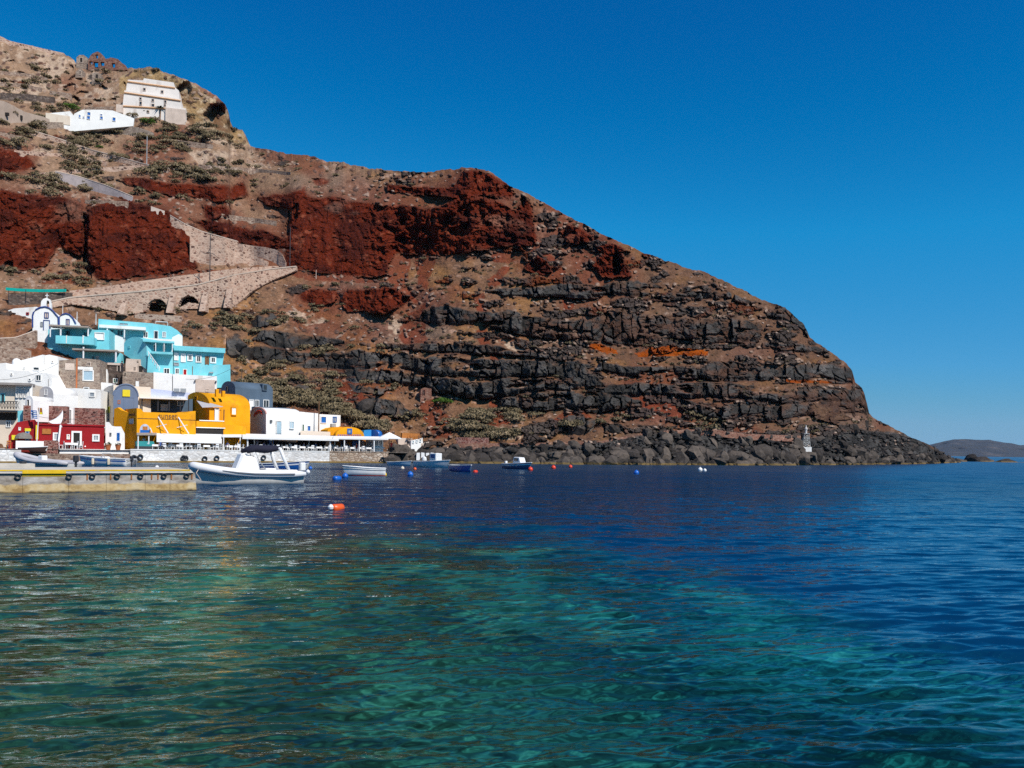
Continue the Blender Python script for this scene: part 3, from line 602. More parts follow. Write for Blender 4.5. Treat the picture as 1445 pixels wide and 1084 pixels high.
GLASSL = glossy('pale_window_glass', (0.30, 0.33, 0.36), 0.12, 0.6)
ST_BR = stone('brown_rubble_masonry', [(0.16, 0.10, 0.075), (0.26, 0.17, 0.13), (0.34, 0.25, 0.19), (0.11, 0.07, 0.06), (0.40, 0.31, 0.25)], 2.6, (0.30, 0.22, 0.17))
ST_GR = stone('grey_rubble_masonry', [(0.22, 0.16, 0.13), (0.30, 0.23, 0.18), (0.17, 0.13, 0.11), (0.38, 0.31, 0.25)], 2.2, (0.36, 0.28, 0.22))
ST_RD = stone('red_rubble_masonry', [(0.17, 0.05, 0.04), (0.10, 0.035, 0.03), (0.25, 0.10, 0.08), (0.30, 0.17, 0.14), (0.06, 0.03, 0.028)], 3.2, (0.36, 0.22, 0.18), 0.05)
ST_PK = stone('pale_pink_masonry', [(0.50, 0.35, 0.27), (0.36, 0.22, 0.16), (0.56, 0.41, 0.32), (0.15, 0.075, 0.055), (0.50, 0.34, 0.26), (0.29, 0.15, 0.11), (0.44, 0.30, 0.23), (0.11, 0.06, 0.05)], 1.7, (0.50, 0.36, 0.28), 0.10)
ST_RB = stone('red_brown_ruin_masonry', [(0.20, 0.085, 0.06), (0.28, 0.14, 0.10), (0.13, 0.05, 0.04), (0.34, 0.20, 0.15)], 2.6, (0.26, 0.15, 0.11))
ST_DK = stone('dark_rubble_masonry', [(0.07, 0.055, 0.05), (0.13, 0.09, 0.075), (0.045, 0.04, 0.04), (0.18, 0.14, 0.12)], 2.4, (0.10, 0.075, 0.06))
ST_WH = stone('whitewashed_masonry', [(0.80, 0.79, 0.77), (0.74, 0.72, 0.70), (0.82, 0.81, 0.8), (0.66, 0.63, 0.60)], 1.9, (0.55, 0.52, 0.49), 0.035, 0.8)
ST_TN = stone('tan_quay_masonry', [(0.50, 0.38, 0.28), (0.58, 0.46, 0.36), (0.40, 0.28, 0.20), (0.62, 0.52, 0.42)], 2.0, (0.24, 0.16, 0.11), 0.07)
class Fr:
    """a vertical plane through the point seen at (px,py) at depth D, running along direction phi"""
    def __init__(s, px, py, D, phi):
        s.o = P(px, py, D); s.phi = math.radians(phi); s.d = Vector((math.cos(s.phi), math.sin(s.phi), 0)); s.n = Vector((-math.sin(s.phi), math.cos(s.phi), 0))
    def loc(s, px, py):
        a, b = ray(px, py); r = Vector((a, 1, b)); c = Vector((0, 0, HC))
        t = (s.o - c).dot(s.n) / r.dot(s.n); q = c + r * t - s.o
        return q.dot(s.d), q.z
    def side(s, u):                                    # plane at local x = u going back along n
        f = Fr.__new__(Fr); f.o = s.o + s.d * u; f.phi = s.phi + math.pi / 2; f.d = s.n.copy(); f.n = -s.d; return f
def autoD(x0, x1, yb, phi, off=0.4):
    d0 = Dt(x0, yb); d1 = Dt(x1, yb); L = (x1 - x0) / F * d0 / max(0.3, math.cos(math.radians(phi)))
    return min(d0, d1 - L * math.sin(math.radians(phi)), Dt((x0 + x1) / 2, yb) - L / 2 * math.sin(math.radians(phi))) - off
def mp_front(u, v, w): return (u, -v, w)
def opening(root, mp, r, kind, fm, pm, fr=0.09, proud=0.10, bars=True):
    """a framed window or door: frame ring standing proud, pane set back inside it"""
    u0, u1, w0, w1 = r
    if u1 < u0: u0, u1 = u1, u0
    if w1 < w0: w0, w1 = w1, w0
    fr = min(fr, (u1 - u0) * 0.25, (w1 - w0) * 0.25)
    def bx(mb, a, b, c, d, v0, v1): mb.hexa([mp(a, v0, c), mp(b, v0, c), mp(b, v1, c), mp(a, v1, c), mp(a, v0, d), mp(b, v0, d), mp(b, v1, d), mp(a, v1, d)])
    m = MB()
    bx(m, u0, u0 + fr, w0, w1, -0.05, proud); bx(m, u1 - fr, u1, w0, w1, -0.05, proud); bx(m, u0 + fr, u1 - fr, w1 - fr, w1, -0.05, proud)
    if kind != 'door': bx(m, u0 + fr, u1 - fr, w0, w0 + fr, -0.05, proud + 0.03)
    if kind == 'window' and bars and u1 - u0 > 0.5: bx(m, (u0 + u1) / 2 - 0.03, (u0 + u1) / 2 + 0.03, w0 + fr, w1 - fr, -0.04, proud * 0.6)
    o = m.build(kind, fm, root)
    q = MB(); bx(q, u0 + fr, u1 - fr, w0 + (0 if kind == 'door' else fr), w1 - fr, -0.04, 0.012)
    q.build('panel' if kind in ('door', 'shutter') else 'pane', pm, o); return o
class House:
    def __init__(s, name, label, cat, poly, phi, depth, mat, D=None, yb=None, sink=1.2, group=None, anchor=None, wall='wall', off=0.4):
        if D is None: sink = max(sink, 2.6)
        xs = [p[0] for p in poly]; ys = [p[1] for p in poly]
        yb = max(ys) if yb is None else yb; x0, x1 = min(xs), max(xs)
        ax = x0 if anchor is None else anchor
        if D is None: D = autoD(x0, x1, yb, phi, off)
        s.fr = Fr(ax, yb, D, phi); s.depth = depth; s.D = D
        s.root = empty(name, s.fr.o, s.fr.phi, label, cat, group)
        loc = [s.fr.loc(*p) for p in poly]; wmin = min(w for u, w in loc)
        s.prof = [(u, w - (sink if w < wmin + 0.9 else 0)) for u, w in loc]
        s.umin = min(u for u, w in s.prof); s.umax = max(u for u, w in s.prof)
        m = MB(); m.prism(s.prof, 0, depth, 'y'); s.wall = m.build(wall, mat, s.root)
    def win(s, x0, y0, x1, y1, kind='window', fm=None, pm=None, side='front', proud=0.10, bars=True, fr=0.09):
        fm = fm or WHITE; pm = pm or GLASS
        if side == 'front': f, mp = s.fr, mp_front
        elif side == 'right': f = s.fr.side(s.umax); W = s.umax; mp = lambda u, v, w: (W + v, u, w)
        else: f = s.fr.side(s.umin); W = s.umin; mp = lambda u, v, w: (W - v, u, w)
        a = f.loc(x0, y1); b = f.loc(x1, y0)
        return opening(s.root, mp, (a[0], b[0], a[1], b[1]), kind, fm, pm, fr, proud, bars)
    def slab(s, x0, y0, x1, y1, mat, name, proud=0.3, back=0.0, side='front'):
        if side == 'front': f, mp = s.fr, mp_front
        else: f = s.fr.side(s.umax); W = s.umax; mp = lambda u, v, w: (W + v, u, w)
        pts = [f.loc(x0, y1), f.loc(x1, y1), f.loc(x1, y0), f.loc(x0, y0)]
        a0, a1 = min(p[0] for p in pts), max(p[0] for p in pts)
        wl0, wl1 = f.loc(x0, y1)[1], f.loc(x0, y0)[1]
        m = MB(); m.hexa([mp(a0, proud, wl0), mp(a1, proud, wl0), mp(a1, -back, wl0), mp(a0, -back, wl0), mp(a0, proud, wl1), mp(a1, proud, wl1), mp(a1, -back, wl1), mp(a0, -back, wl1)])
        return m.build(name, mat, s.root)
    def post(s, x, y0, y1, r, mat, name='post', proud=2.0):
        a = s.fr.loc(x, y1); b = s.fr.loc(x, y0); m = MB(); m.tube([(a[0], -proud, a[1]), (a[0], -proud, b[1])], r, 6); return m.build(name, mat, s.root)
    def trim(s, poly, mat, name='coping', r=0.12, proud=0.05):
        m = MB(); pts = [s.fr.loc(*p) for p in poly]; m.tube([(u, -proud, w) for u, w in pts], r, 6); return m.build(name, mat, s.root)
    def text(s, body, x0, y0, x1, y1, mat, name='lettering', side='front', proud=0.03):
        f = s.fr if side == 'front' else s.fr.side(s.umin)
        a = f.loc(x0, y1); b = f.loc(x1, y0)
        o = text_mesh(body, abs(b[0] - a[0]), b[1] - a[1], mat, name, s.root)
        if side == 'front': o.matrix_local = Matrix.Translation((a[0], -proud, a[1])) @ Matrix.Rotation(math.pi / 2, 4, 'X')
        else: o.matrix_local = Matrix.Translation((s.umin - proud, max(a[0], b[0]), a[1])) @ Matrix.Rotation(-math.pi / 2, 4, 'Z') @ Matrix.Rotation(math.pi / 2, 4, 'X')
        return o
def text_mesh(body, w, h, mat, name, parent):
    cu = bpy.data.curves.new(name, 'FONT'); cu.body = body; cu.extrude = 0.02; cu.size = 1.0
    to = bpy.data.objects.new(name, cu); COL.objects.link(to)
    dg = bpy.context.evaluated_depsgraph_get(); me = bpy.data.meshes.new_from_object(to.evaluated_get(dg)); bpy.data.objects.remove(to)
    co = np.array([v.co[:] for v in me.vertices]); mn = co.min(0); mx = co.max(0)
    for v in me.vertices: v.co = ((v.co.x - mn[0]) / (mx[0] - mn[0]) * w, (v.co.y - mn[1]) / (mx[1] - mn[1]) * h, v.co.z)
    return link(name, me, mat, parent)
def arch(x0, x1, ys, yt, n=10, x0b=None):
    """pixel outline of a round gable between x0 and x1, springing at ys (left,right) with its crown at yt"""
    yl, yr = ys if isinstance(ys, tuple) else (ys, ys); r = []
    for k in range(n + 1):
        a = math.pi * (1 - k / n); x = (x0 + x1) / 2 + (x1 - x0) / 2 * math.cos(a); y = (yl + (yr - yl) * k / n); r.append((x, y - (y - yt) * math.sin(a)))
    return r
def vault(name, label, cat, x0, x1, yt, ys, yb, phi, mat, x2=None, depth=6.0, D=None, gmat=None, anchor=None, group=None, sink=1.5):
    yl, yr = ys if isinstance(ys, tuple) else (ys, ys); yb0, yb1 = yb if isinstance(yb, tuple) else (yb, yb)
    poly = [(x0, yb0)] + arch(x0, x1, (yl, yr), yt, 14) + [(x1, yb1)]
    h = House(name, label, cat, poly, phi, 1.0, mat, D, max(yb0, yb1), sink, group, anchor, wall='vault_body')
    if x2 is not None:
        f = h.fr.side(h.umax); depth = f.loc(x2, yb1)[0]
    me = h.wall.data
    for v in me.vertices:
        if v.co.y > 0.5: v.co.y = depth
    for p in me.polygons: p.use_smooth = abs(p.normal.z) > 0.05 and abs(p.normal.y) < 0.5
    h.depth = depth
    if gmat is not None:
        m = MB(); m.prism(h.prof, -0.07, -0.002, 'y'); m.build('gable', gmat, h.root)
    return h
# depth of the quay edge below each photo column
def Dq(px): return float(np.interp(px, [-200, 20, 185, 465, 545, 575], [84, 96, 107.5, 126, 128, 130]))
ZQ = 1.6
def Q(px, off, z=ZQ):                                  # a point on the quay floor `off` metres behind its edge
    return P(px, 600, Dq(px) + off) * Vector((1, 1, 0)) if False else Vector((ray(px, 640)[0] * (Dq(px) + off), Dq(px) + off, z))
def ypx(px, z, D):                                     # photo row at which a point at height z and depth D is seen
    a = (z - HC) / D; u = (px - 722.5) / F; return PY0 - F * (a - u * ST) / CT
# ------------------------------------------------------------------ quay
fl = MB(); xs = list(range(-200, 576, 25))
for a, b in zip(xs[:-1], xs[1:]):
    fl.face([Q(a, 0.9), Q(b, 0.9), Q(b, 26), Q(a, 26)])
tag(fl.build('quay', paint('quay_concrete', (0.52, 0.47, 0.42), 0.95, 0.15, 0.7, 0.3)), kind='structure')
def qwall(name, label, x0, x1, mat, zt=ZQ + 0.02, th=0.95, foot=True, cap=None, off=0.0, z0=-1.5, n=12):
    r = empty(name, Q((x0 + x1) / 2, off, 0), 0, label, 'wall'); o = r.location
    m = MB()
    for k in range(n):
        a = x0 + (x1 - x0) * k / n; b = x0 + (x1 - x0) * (k + 1) / n
        p = [Q(a, off, z0) - o, Q(b, off, z0) - o, Q(b, off + th, z0) - o, Q(a, off + th, z0) - o]
        q = [Vector((v.x, v.y, zt - o.z)) for v in p]; m.hexa(p + q)
    m.build('wall_face', mat, r)
    if cap:
        c = MB()
        for k in range(n):
            a = x0 + (x1 - x0) * k / n; b = x0 + (x1 - x0) * (k + 1) / n
            p = [Q(a, off - 0.06, zt) - o, Q(b, off - 0.06, zt) - o, Q(b, off + th, zt) - o, Q(a, off + th, zt) - o]
            c.hexa(p + [v + Vector((0, 0, 0.1)) for v in p])
        c.build('coping', cap, r)
    if foot:
        c = MB()
        for k in range(n):
            a = x0 + (x1 - x0) * k / n; b = x0 + (x1 - x0) * (k + 1) / n
            p = [Q(a, off - 0.35, -0.8) - o, Q(b, off - 0.35, -0.8) - o, Q(b, off, -0.8) - o, Q(a, off, -0.8) - o]
            q = [Q(a, off - 0.2, 0.16) - o, Q(b, off - 0.2, 0.16) - o, Q(b, off, 0.22) - o, Q(a, off, 0.22) - o]; c.hexa(p + q)
        c.build('weedy_footing', paint('waterline_weed', (0.20, 0.13, 0.04), 0.9, 0.4, 2.0, 0.6), r)
    return r
qwall('quay_wall', 'long whitewashed stone quay wall below the awnings', 184, 465, ST_WH, cap=WHITE)
qwall('quay_wall', 'tan rubble quay wall in front of the small yellow tavern', 465.2, 548, ST_TN, cap=ST_TN, n=6)
qwall('quay_wall', 'brown rubble wall below the dark red house', 30, 184, ST_BR, zt=ZQ - 0.5, n=8)
qwall('terrace_wall', 'white ledge under the tables of the dark red house', 84, 184, WHITE, zt=ZQ + 0.05, th=0.6, foot=False, off=1.2, z0=0.6, n=6)
qwall('quay_wall', 'whitewashed boulder wall at the left end of the harbour', -200, 29.8, ST_WH, zt=ZQ - 0.1, n=8)
qwall('stone_pier', 'red stone block between the white ledges', 62, 82, ST_RD, zt=ZQ + 1.05, th=1.2, foot=False, off=1.0, z0=0.2, n=2)
qwall('terrace_wall', 'low white wall behind the small wooden boat', 22, 61.7, WHITE, zt=ZQ + 0.95, th=0.4, foot=False, off=3.2, z0=0.5, n=3)
# ------------------------------------------------------------------ the church and the turquoise houses
ch = House('church', 'small white church with blue edged round gable and bell gable', 'church',
  [(46, 484), (46, 446), (47.5, 441), (51, 437), (57, 434), (64, 433), (70, 435), (75, 439), (79, 444), (82.5, 448), (83, 484)], 18, 8, WHITE, yb=478)
DCH = ch.D
ch.trim([(46, 462), (46, 446), (47.5, 441), (51, 437), (57, 434), (64, 433), (70, 435), (75, 439), (79, 444), (82.5, 448), (83, 462)], NAVY, r=0.13)
ch.win(62.5, 441, 69, 449, fm=NAVY, pm=OLDPL); ch.win(61, 452, 70.5, 466, 'door', NAVY, METW); ch.win(57, 454.5, 61, 461, 'shutter', GREYM, GREYM)
bg_ = House('bell_gable', 'white bell gable with a cross on top of the church', 'belfry', [(57, 434), (58, 425.5), (61, 421.8), (65.5, 420.3), (70, 422.3), (72, 427), (72, 434), (69.6, 434), (69.6, 426.4), (68.6, 424.4), (67.2, 424), (66, 424.8), (65.2, 427), (65.2, 434)], 18, 1.0, WHITE, D=DCH + 0.4, yb=434, sink=0.3)
m = MB(); u, w = bg_.fr.loc(65.5, 420.3); m.box(u - .05, u + .05, .4, .5, w - .1, w + .75); m.box(u - .25, u + .25, .4, .5, w + .38, w + .48); m.build('cross', METW, bg_.root)
u, w = bg_.fr.loc(67.4, 424.6); m = MB(); m.lathe([(0.02, 0), (0.1, -0.05), (0.14, -0.25), (0.22, -0.4)], (u, 0.5, w), 10); m.build('bell', paint('bronze_bell', (0.2, 0.12, 0.05), 0.4, metal=0.8), bg_.root)
cp = House('chapel', 'lower white chapel with blue edged gable joined to the church', 'chapel', [(83.2, 478), (83.2, 447.5), (88, 444), (93, 442.6), (98, 444), (103, 449), (107, 457), (107.5, 478)], 18, 6, WHITE, D=DCH + 1.6, yb=470)
cp.trim([(83.6, 462), (83.6, 447.5), (88, 444), (93, 442.6), (98, 444), (103, 449), (107, 457)], NAVY, r=0.12); cp.win(93, 450.5, 98.5, 459, fm=NAVY, pm=OLDPL)
vb = House('barrel_vault_house', 'long white barrel vault behind the church on the left', 'house', [(6, 450), (6, 444), (12, 438), (20, 435.4), (52, 433), (52, 456)], 10, 5, WHITE, D=DCH + 5, yb=452)
vb.win(37, 441, 41, 444.5, pm=GLASS, fm=REDW)
ta = House('turquoise_house', 'turquoise house with a pergola terrace beside the church', 'house', [(66, 494), (68, 465), (88, 464), (129, 464), (130, 465.5), (154, 466), (154, 496)], 15, 6, TURQ, yb=488)
ta.slab(84, 476, 137, 487, TURQ, 'terrace_parapet', 2.4); ta.slab(75, 461, 130, 463.2, REED, 'pergola_roof', 2.6)
ta.post(90.5, 463, 476, .12, METW, 'pergola_post', 2.2); ta.post(128.5, 463.5, 477, .12, METW, 'pergola_post', 2.2); ta.post(76, 463, 478, .1, METW, 'pergola_post', 2.2)
ta.win(91.5, 466.5, 100, 477, 'door', TURQ, GLASS); ta.win(117, 468, 124, 476, fm=TURQ, pm=GLASS); ta.win(133.5, 469.5, 147.5, 479.5, 'shutter', WHITE, WHITE, proud=0.14)
for xx in (99, 122): ta.slab(xx - .6, 476, xx + .6, 487, WHITE, 'white_strip', 2.43)
tb = House('turquoise_house', 'lower turquoise house with a reed awning and white post', 'house', [(109, 514), (109, 496), (170, 498), (172, 516)], 15, 5, TURQ, yb=511)
tb.slab(107, 493.8, 169, 496, REED, 'reed_awning', 2.4); tb.post(122, 492, 509, .13, METW, 'awning_post', 2.2); tb.post(167, 497, 513, .13, METW, 'awning_post', 2.2)
tb.win(129, 502.5, 134, 511, 'door', TURQ, GLASS); tb.win(135, 503, 140, 509, fm=WHITE, pm=GLASS); tb.win(152, 499.5, 156, 503, fm=TURQ, pm=GLASSL)
tc_ = House('turquoise_house', 'long upper turquoise house with white bands and roof frame', 'house', [(138, 478), (139, 450), (160, 452), (215, 456.5), (241, 460.5), (250, 466), (257, 473), (257, 481), (245, 492)], 22, 6, TURQ, yb=481)
tc_.slab(141, 459.6, 206, 463.8, WHITE, 'white_canopy', 1.6); tc_.slab(198, 477, 257, 482.5, WHITE, 'white_base_band', 0.5)
tc_.win(202.5, 468.5, 209, 477, fm=WHITE, pm=GLASS); tc_.win(217, 467, 223.5, 478, 'door', WHITE, GLASS); tc_.win(229, 468.5, 234.5, 476, fm=WHITE, pm=GLASSL)
tc_.win(155, 465, 161, 475, 'door', TURQ, GLASS); tc_.win(165, 466, 174, 474, fm=TURQ, pm=GLASS); tc_.win(168, 456, 181, 459.5, fm=TURQ, pm=GLASSL)
tc_.post(176, 464, 478, .12, METW, 'canopy_post', 1.4); tc_.post(152, 463, 478, .12, METW, 'canopy_post', 1.4)
m = MB(); p = [tc_.fr.loc(*q) for q in ((219.5, 460), (219.5, 451.5), (236.5, 452.5), (236.5, 461))]; m.tube([(u, 2.0, w) for u, w in p], .07, 6); m.build('roof_frame', METW, tc_.root)
ap = House('apse', 'white rimmed apse at the end of the upper turquoise house', 'house', [(241, 483), (243, 476), (252, 471.5), (257.5, 474), (257.5, 481), (244, 484)], 22, 2, WHITE, D=tc_.D + 1.2, yb=481)
tv = vault('barrel_vault_house', 'shaded turquoise barrel vault between the turquoise houses', 'house', 175, 207, 475.5, (486, 492), (500, 508), -22, TURQ, depth=7, D=autoD(175, 207, 506, 0) - 1.0)
tv.win(181.5, 488, 184, 491.5, fm=TURQ, pm=GLASS)
wd = House('parasol', 'white canvas canopy in front of the turquoise houses', 'parasol', [(152, 487), (152, 476.5), (164, 473), (175, 477), (175, 491)], 15, 3, CLOTH, yb=487, wall='canopy')
td = House('turquoise_house', 'narrow turquoise house with a veranda above the outside stairs', 'house', [(203, 508), (203, 482), (244, 484.5), (244.5, 528), (214, 528), (214, 508)], 22, 6, TURQ, yb=527)
td.slab(202, 481, 246, 483.5, TURQ, 'veranda_roof', 1.5); td.slab(213.5, 497, 244, 500, TURQ, 'veranda_parapet', 1.5)
td.win(216, 486.5, 221, 497, 'door', WHITE, GLASS); td.win(229, 487.5, 234, 497.3, 'door', WHITE, GLASS); td.win(231, 520, 239.5, 528, fm=WHITE, pm=GLASS)
for xx in (219.6, 231.5, 243): td.post(xx, 483.5, 498, .07, METW, 'veranda_post', 1.35)
te = House('turquoise_house', 'long turquoise house with a deep cornice and white shutters', 'house', [(245, 531), (245, 488.5), (317, 494.5), (314, 515), (325, 515), (325, 537)], 22, 7, TURQ, yb=530)
te.slab(245.2, 488.3, 317.5, 495, TURQ, 'cornice', 0.75, 0.0)
for (a, b, c, d, k, pm) in ((245.7, 498, 252, 508.5, 'shutter', WHITE), (255, 499, 262.3, 511, 'shutter', WHITE), (264, 500, 272.3, 509.5, 'window', GLASS), (276, 501.5, 284.5, 511.7, 'window', GLASS), (289.3, 503, 295.3, 514.5, 'door', WOOD), (296.6, 503.5, 305.2, 512.8, 'window', GLASS)):
    te.win(a, b, c, d, k, WHITE if k != 'door' else WOOD, pm, fr=0.22)
te.win(258, 521, 264, 530, 'door', WHITE, REDW); te.win(247, 520, 253, 528, fm=WHITE, pm=GLASS); te.win(245.5, 512, 252.5, 516, 'shutter', GREYM, GREYM)
sw = House('stair_wall', 'turquoise stair wall stepping down right of the shuttered house', 'wall', [(262, 533), (276, 526), (290, 516), (325, 514.5), (325.5, 537), (262, 537)], 22, 3, TURQ, D=te.D - 1.2, yb=534)
sw.post(271.5, 517, 529, .07, WOOD, 'pipe', 0.1); sw.slab(295, 525, 301, 526.5, GREYM, 'lamp', 0.4)
# outside stairs with rails
st = House('staircase', 'turquoise outside staircase with white rails below the veranda', 'staircase', [(207, 526), (209, 500), (213, 503), (217, 508), (221, 514), (225, 521), (227, 527)], 22, 1.4, TURQ, D=td.D - 1.3, yb=526)
for k in range(6):
    x = 209.5 + k * 3; y = 497 + k * 4.2; a = st.fr.loc(x, y); b = st.fr.loc(x, y + 6); m = MB(); m.tube([(a[0], -.05, a[1]), (b[0], -.05, b[1])], .05, 5); m.build('baluster', METW, st.root)
a = st.fr.loc(208.5, 495.5); b = st.fr.loc(226, 520); m = MB(); m.tube([(a[0], -.05, a[1]), (b[0], -.05, b[1])], .06, 5); m.build('handrail', METW, st.root)
# ------------------------------------------------------------------ stone and white houses in the middle
h = House('stone_house', 'pinkish stone house with a dark arch below the turquoise vault', 'house', [(174, 528), (178, 506), (208, 508), (209, 527)], 18, 5, OLDPL, yb=525); h.win(195, 516, 202.5, 525, 'door', OLDPL, DARKIN); h.win(189, 517.5, 192, 521.5, fm=OLDPL, pm=DARKIN); h.win(193.5, 508.5, 196, 511, fm=OLDPL, pm=DARKIN)
h = House('stone_house', 'brown rubble house left of the white block', 'house', [(173, 552), (173, 524), (216, 526), (216, 552)], 18, 5, ST_GR, yb=548); h.win(160 + 120 / 7.74, 525.5, 160 + 140 / 7.74, 530, fm=ST_GR, pm=DARKIN)
h = House('white_house', 'plain white block left of the shuttered turquoise annex', 'house', [(216.5, 556), (216.5, 525), (243, 527.5), (243, 556)], 18, 5, WHITE, yb=548)
h = House('white_house', 'wide white house with a patch of bare pink plaster', 'house', [(244, 558), (244, 528), (306, 531), (306, 558)], 18, 6, WHITE, yb=551); h.slab(276, 535.5, 303, 553, OLDPL, 'bare_plaster', 0.06); h.win(289.5, 549, 295.5, 553, fm=OLDPL, pm=GLASS)
for xx, yy in ((274.5, 536.5), (304, 537.5)): h.slab(xx, yy, xx + 1.6, yy + 2.2, METD, 'lamp', 0.3)
h = House('stone_house', 'grey stone gable wall behind the dark blue vault', 'house', [(305, 545), (306, 535), (322, 536), (322, 548)], 18, 4, ST_GR, yb=542)
s1 = House('stone_house', 'old stone house with a bricked arch and blue grey door', 'house', [(80.5, 552), (81, 509), (108, 506.5), (109, 505), (141, 508), (141.5, 552)], 14, 6, ST_GR, yb=545)
s1.slab(92, 512.5, 105, 522, OLDPL, 'pale_patch', 0.05); s1.slab(107.6, 506, 109, 552, TERRA, 'corner_strip', 0.08); s1.win(122.5, 511, 128.5, 517, fm=OLDPL, pm=DARKIN); s1.win(116.5, 522.5, 132.5, 537.5, 'shutter', WHITE, BLUG, fr=0.15); s1.win(83, 523.5, 85.5, 528, fm=ST_GR, pm=DARKIN); s1.slab(110, 517.5, 131, 521.5, WHITE, 'white_band', 0.05)
h = House('white_house', 'small white round topped house beside the old stone house', 'house', [(142, 542), (142, 520), (144, 517.3), (147, 517.3), (150, 521), (151.5, 528), (152, 542)], 14, 4, WHITE, yb=538)
h = House('stone_house', 'dark stone house with a small doorway and terrace', 'house', [(152, 542), (152, 513), (172.5, 513), (173, 542)], 14, 4, ST_DK, yb=535); h.win(165, 515.5, 170.5, 524, 'door', OLDPL, DARKIN); h.slab(152, 512, 173, 515, OLDPL, 'pale_parapet', 0.2); h.win(159.5, 534, 166, 541, fm=WHITE, pm=GREEN)
w1 = House('white_house', 'white house under the brown terrace wall with slit window', 'house', [(24, 532), (25, 510), (42, 505.5), (60, 500.6), (63, 501), (63.5, 535)], 8, 5, WHITE, yb=527); w1.win(46.5, 518, 56, 522.8, fm=WHITE, pm=GLASS, bars=False); w1.win(32.5, 518, 36, 521, fm=WHITE, pm=GLASS)
m = MB(); u, w = w1.fr.loc(21, 514); m.lathe([(0.62, -1.0), (0.62, 0.35), (0.52, 0.65), (0.3, 0.85), (0.01, 0.92)], (u, 0.6, w), 14); m.build('dome_chimney', WHITE, w1.root, True)
w2 = House('white_house', 'white house with a slanting parapet left of the stone house', 'house', [(63.5, 552), (64, 501.5), (70, 500.5), (81.5, 503), (81.5, 552)], 8, 5, WHITE, yb=540); w2.win(72.5, 509, 76, 512.5, fm=WHITE, pm=OLDPL); w2.win(51, 529.5, 59, 537.5, fm=WHITE, pm=GLASS, proud=.12)
w3 = House('white_house', 'white house with shaded cream terrace on the left edge', 'house', [(-70, 545), (-70, 520), (8, 512), (9, 521), (24, 523), (40, 523), (45, 527), (63, 526), (63, 545)], 8, 5, WHITE, yb=537); w3.win(15, 526.5, 18, 530, fm=WHITE, pm=DARKIN); w3.win(40, 534, 44, 538, fm=WHITE, pm=GLASS); w3.win(50.5, 529, 58.5, 537.5, fm=WHITE, pm=GLASS)
h = House('white_house', 'white sloping house wall beside the old stone house corner', 'house', [(60, 562), (60, 530), (71, 527), (82, 548), (108, 548), (141, 550), (141, 562)], 8, 4, WHITE, yb=555); h.win(118, 546.5, 126, 549.5, fm=WHITE, pm=DARKIN, bars=False)
w4 = House('white_house', 'cream house with a wide dark eave and iron balcony', 'house', [(-70, 618), (-70, 542), (45, 542.5), (45.5, 580), (24, 618)], 12, 8, CREAM, D=Dq(20) + 12, yb=610)
w4.slab(-70, 538.5, 46, 541.8, paint('grey_eave', (0.30, 0.27, 0.25), 0.9), 'eave', 1.1, 1.0)
w4.slab(22.5, 542.5, 45.6, 580, WHITE, 'white_wall_section', 0.12)
for a in (23.2, 28.7, 34.2, 39.3): w4.win(a, 548, a + 4.4, 561.5, 'window', WHITE, GLASSL, proud=0.3)
w4.win(1, 555.5, 7.5, 568, 'door', TURQ, GLASS); w4.win(8.5, 594, 15.6, 603, fm=METW, pm=GLASS); w4.slab(-70, 581, 23, 591.5, DARKIN, 'painted_recess_shade', 0.04)  # flat dark slab paints the shade under the balcony
w4.slab(-70, 577.8, 29.5, 580, METD, 'balcony_floor', 1.3)
m = MB(); f = w4.fr
for k in range(-14, 8): 
    a = f.loc(k * 4, 578); b = f.loc(k * 4, 567.5); c = f.loc(k * 4 + 4, 578); d = f.loc(k * 4 + 4, 567.5)
    m.tube([(a[0], -1.25, a[1]), (b[0], -1.25, b[1])], .035, 4); m.tube([(a[0], -1.25, a[1]), (d[0], -1.25, d[1])], .025, 4); m.tube([(c[0], -1.25, c[1]), (b[0], -1.25, b[1])], .025, 4)
a = f.loc(-56, 567.5); b = f.loc(30, 567.5); m.tube([(a[0], -1.25, a[1]), (b[0], -1.25, b[1])], .05, 4); m.build('balcony_railing', METD, w4.root)
h = House('gate', 'turquoise lattice gate beside the cream house', 'gate', [(25, 596), (25, 580), (32, 579), (32, 596)], 12, .2, TURQ, D=Dq(30) + 10, yb=595)
w5 = House('white_house', 'large white house with sloping roof and a round niche', 'house', [(50, 600), (56, 566), (75, 547), (108, 548.5), (142, 551), (143, 600)], 10, 8, WHITE, D=Dq(90) + 14.5, yb=590); w5.win(126, 553.5, 134, 560.5, fm=WHITE, pm=GLASSL, bars=False)
vv = vault('barrel_vault_house', 'small white vault with a gable painted in grey shade and dark window', 'house', 56, 75.5, 545.5, (553, 556), (572, 572), -18, WHITE, depth=4, D=Dq(65) + 12.5, gmat=paint('grey_painted_shade', (0.55, 0.53, 0.54), 0.9)); vv.win(63, 549, 67.6, 558, fm=WHITE, pm=GLASS, bars=False)  # grey gable material is white plaster with its shade painted in
vw = vault('barrel_vault_house', 'small white vault with an arched dark doorway', 'house', 36, 46.5, 559, (564, 565), (578, 578), -18, WHITE, x2=76, D=Dq(40) + 9); vw.win(38, 563.5, 42.6, 573, 'door', WHITE, DARKIN)
h = House('white_house', 'white tapering wall niche with a yellow green shutter', 'house', [(128, 566), (130, 538.5), (158, 541), (160, 566)], 14, 3, WHITE, yb=556); h.win(131.5, 540, 138, 553, 'shutter', WHITE, YGRN)
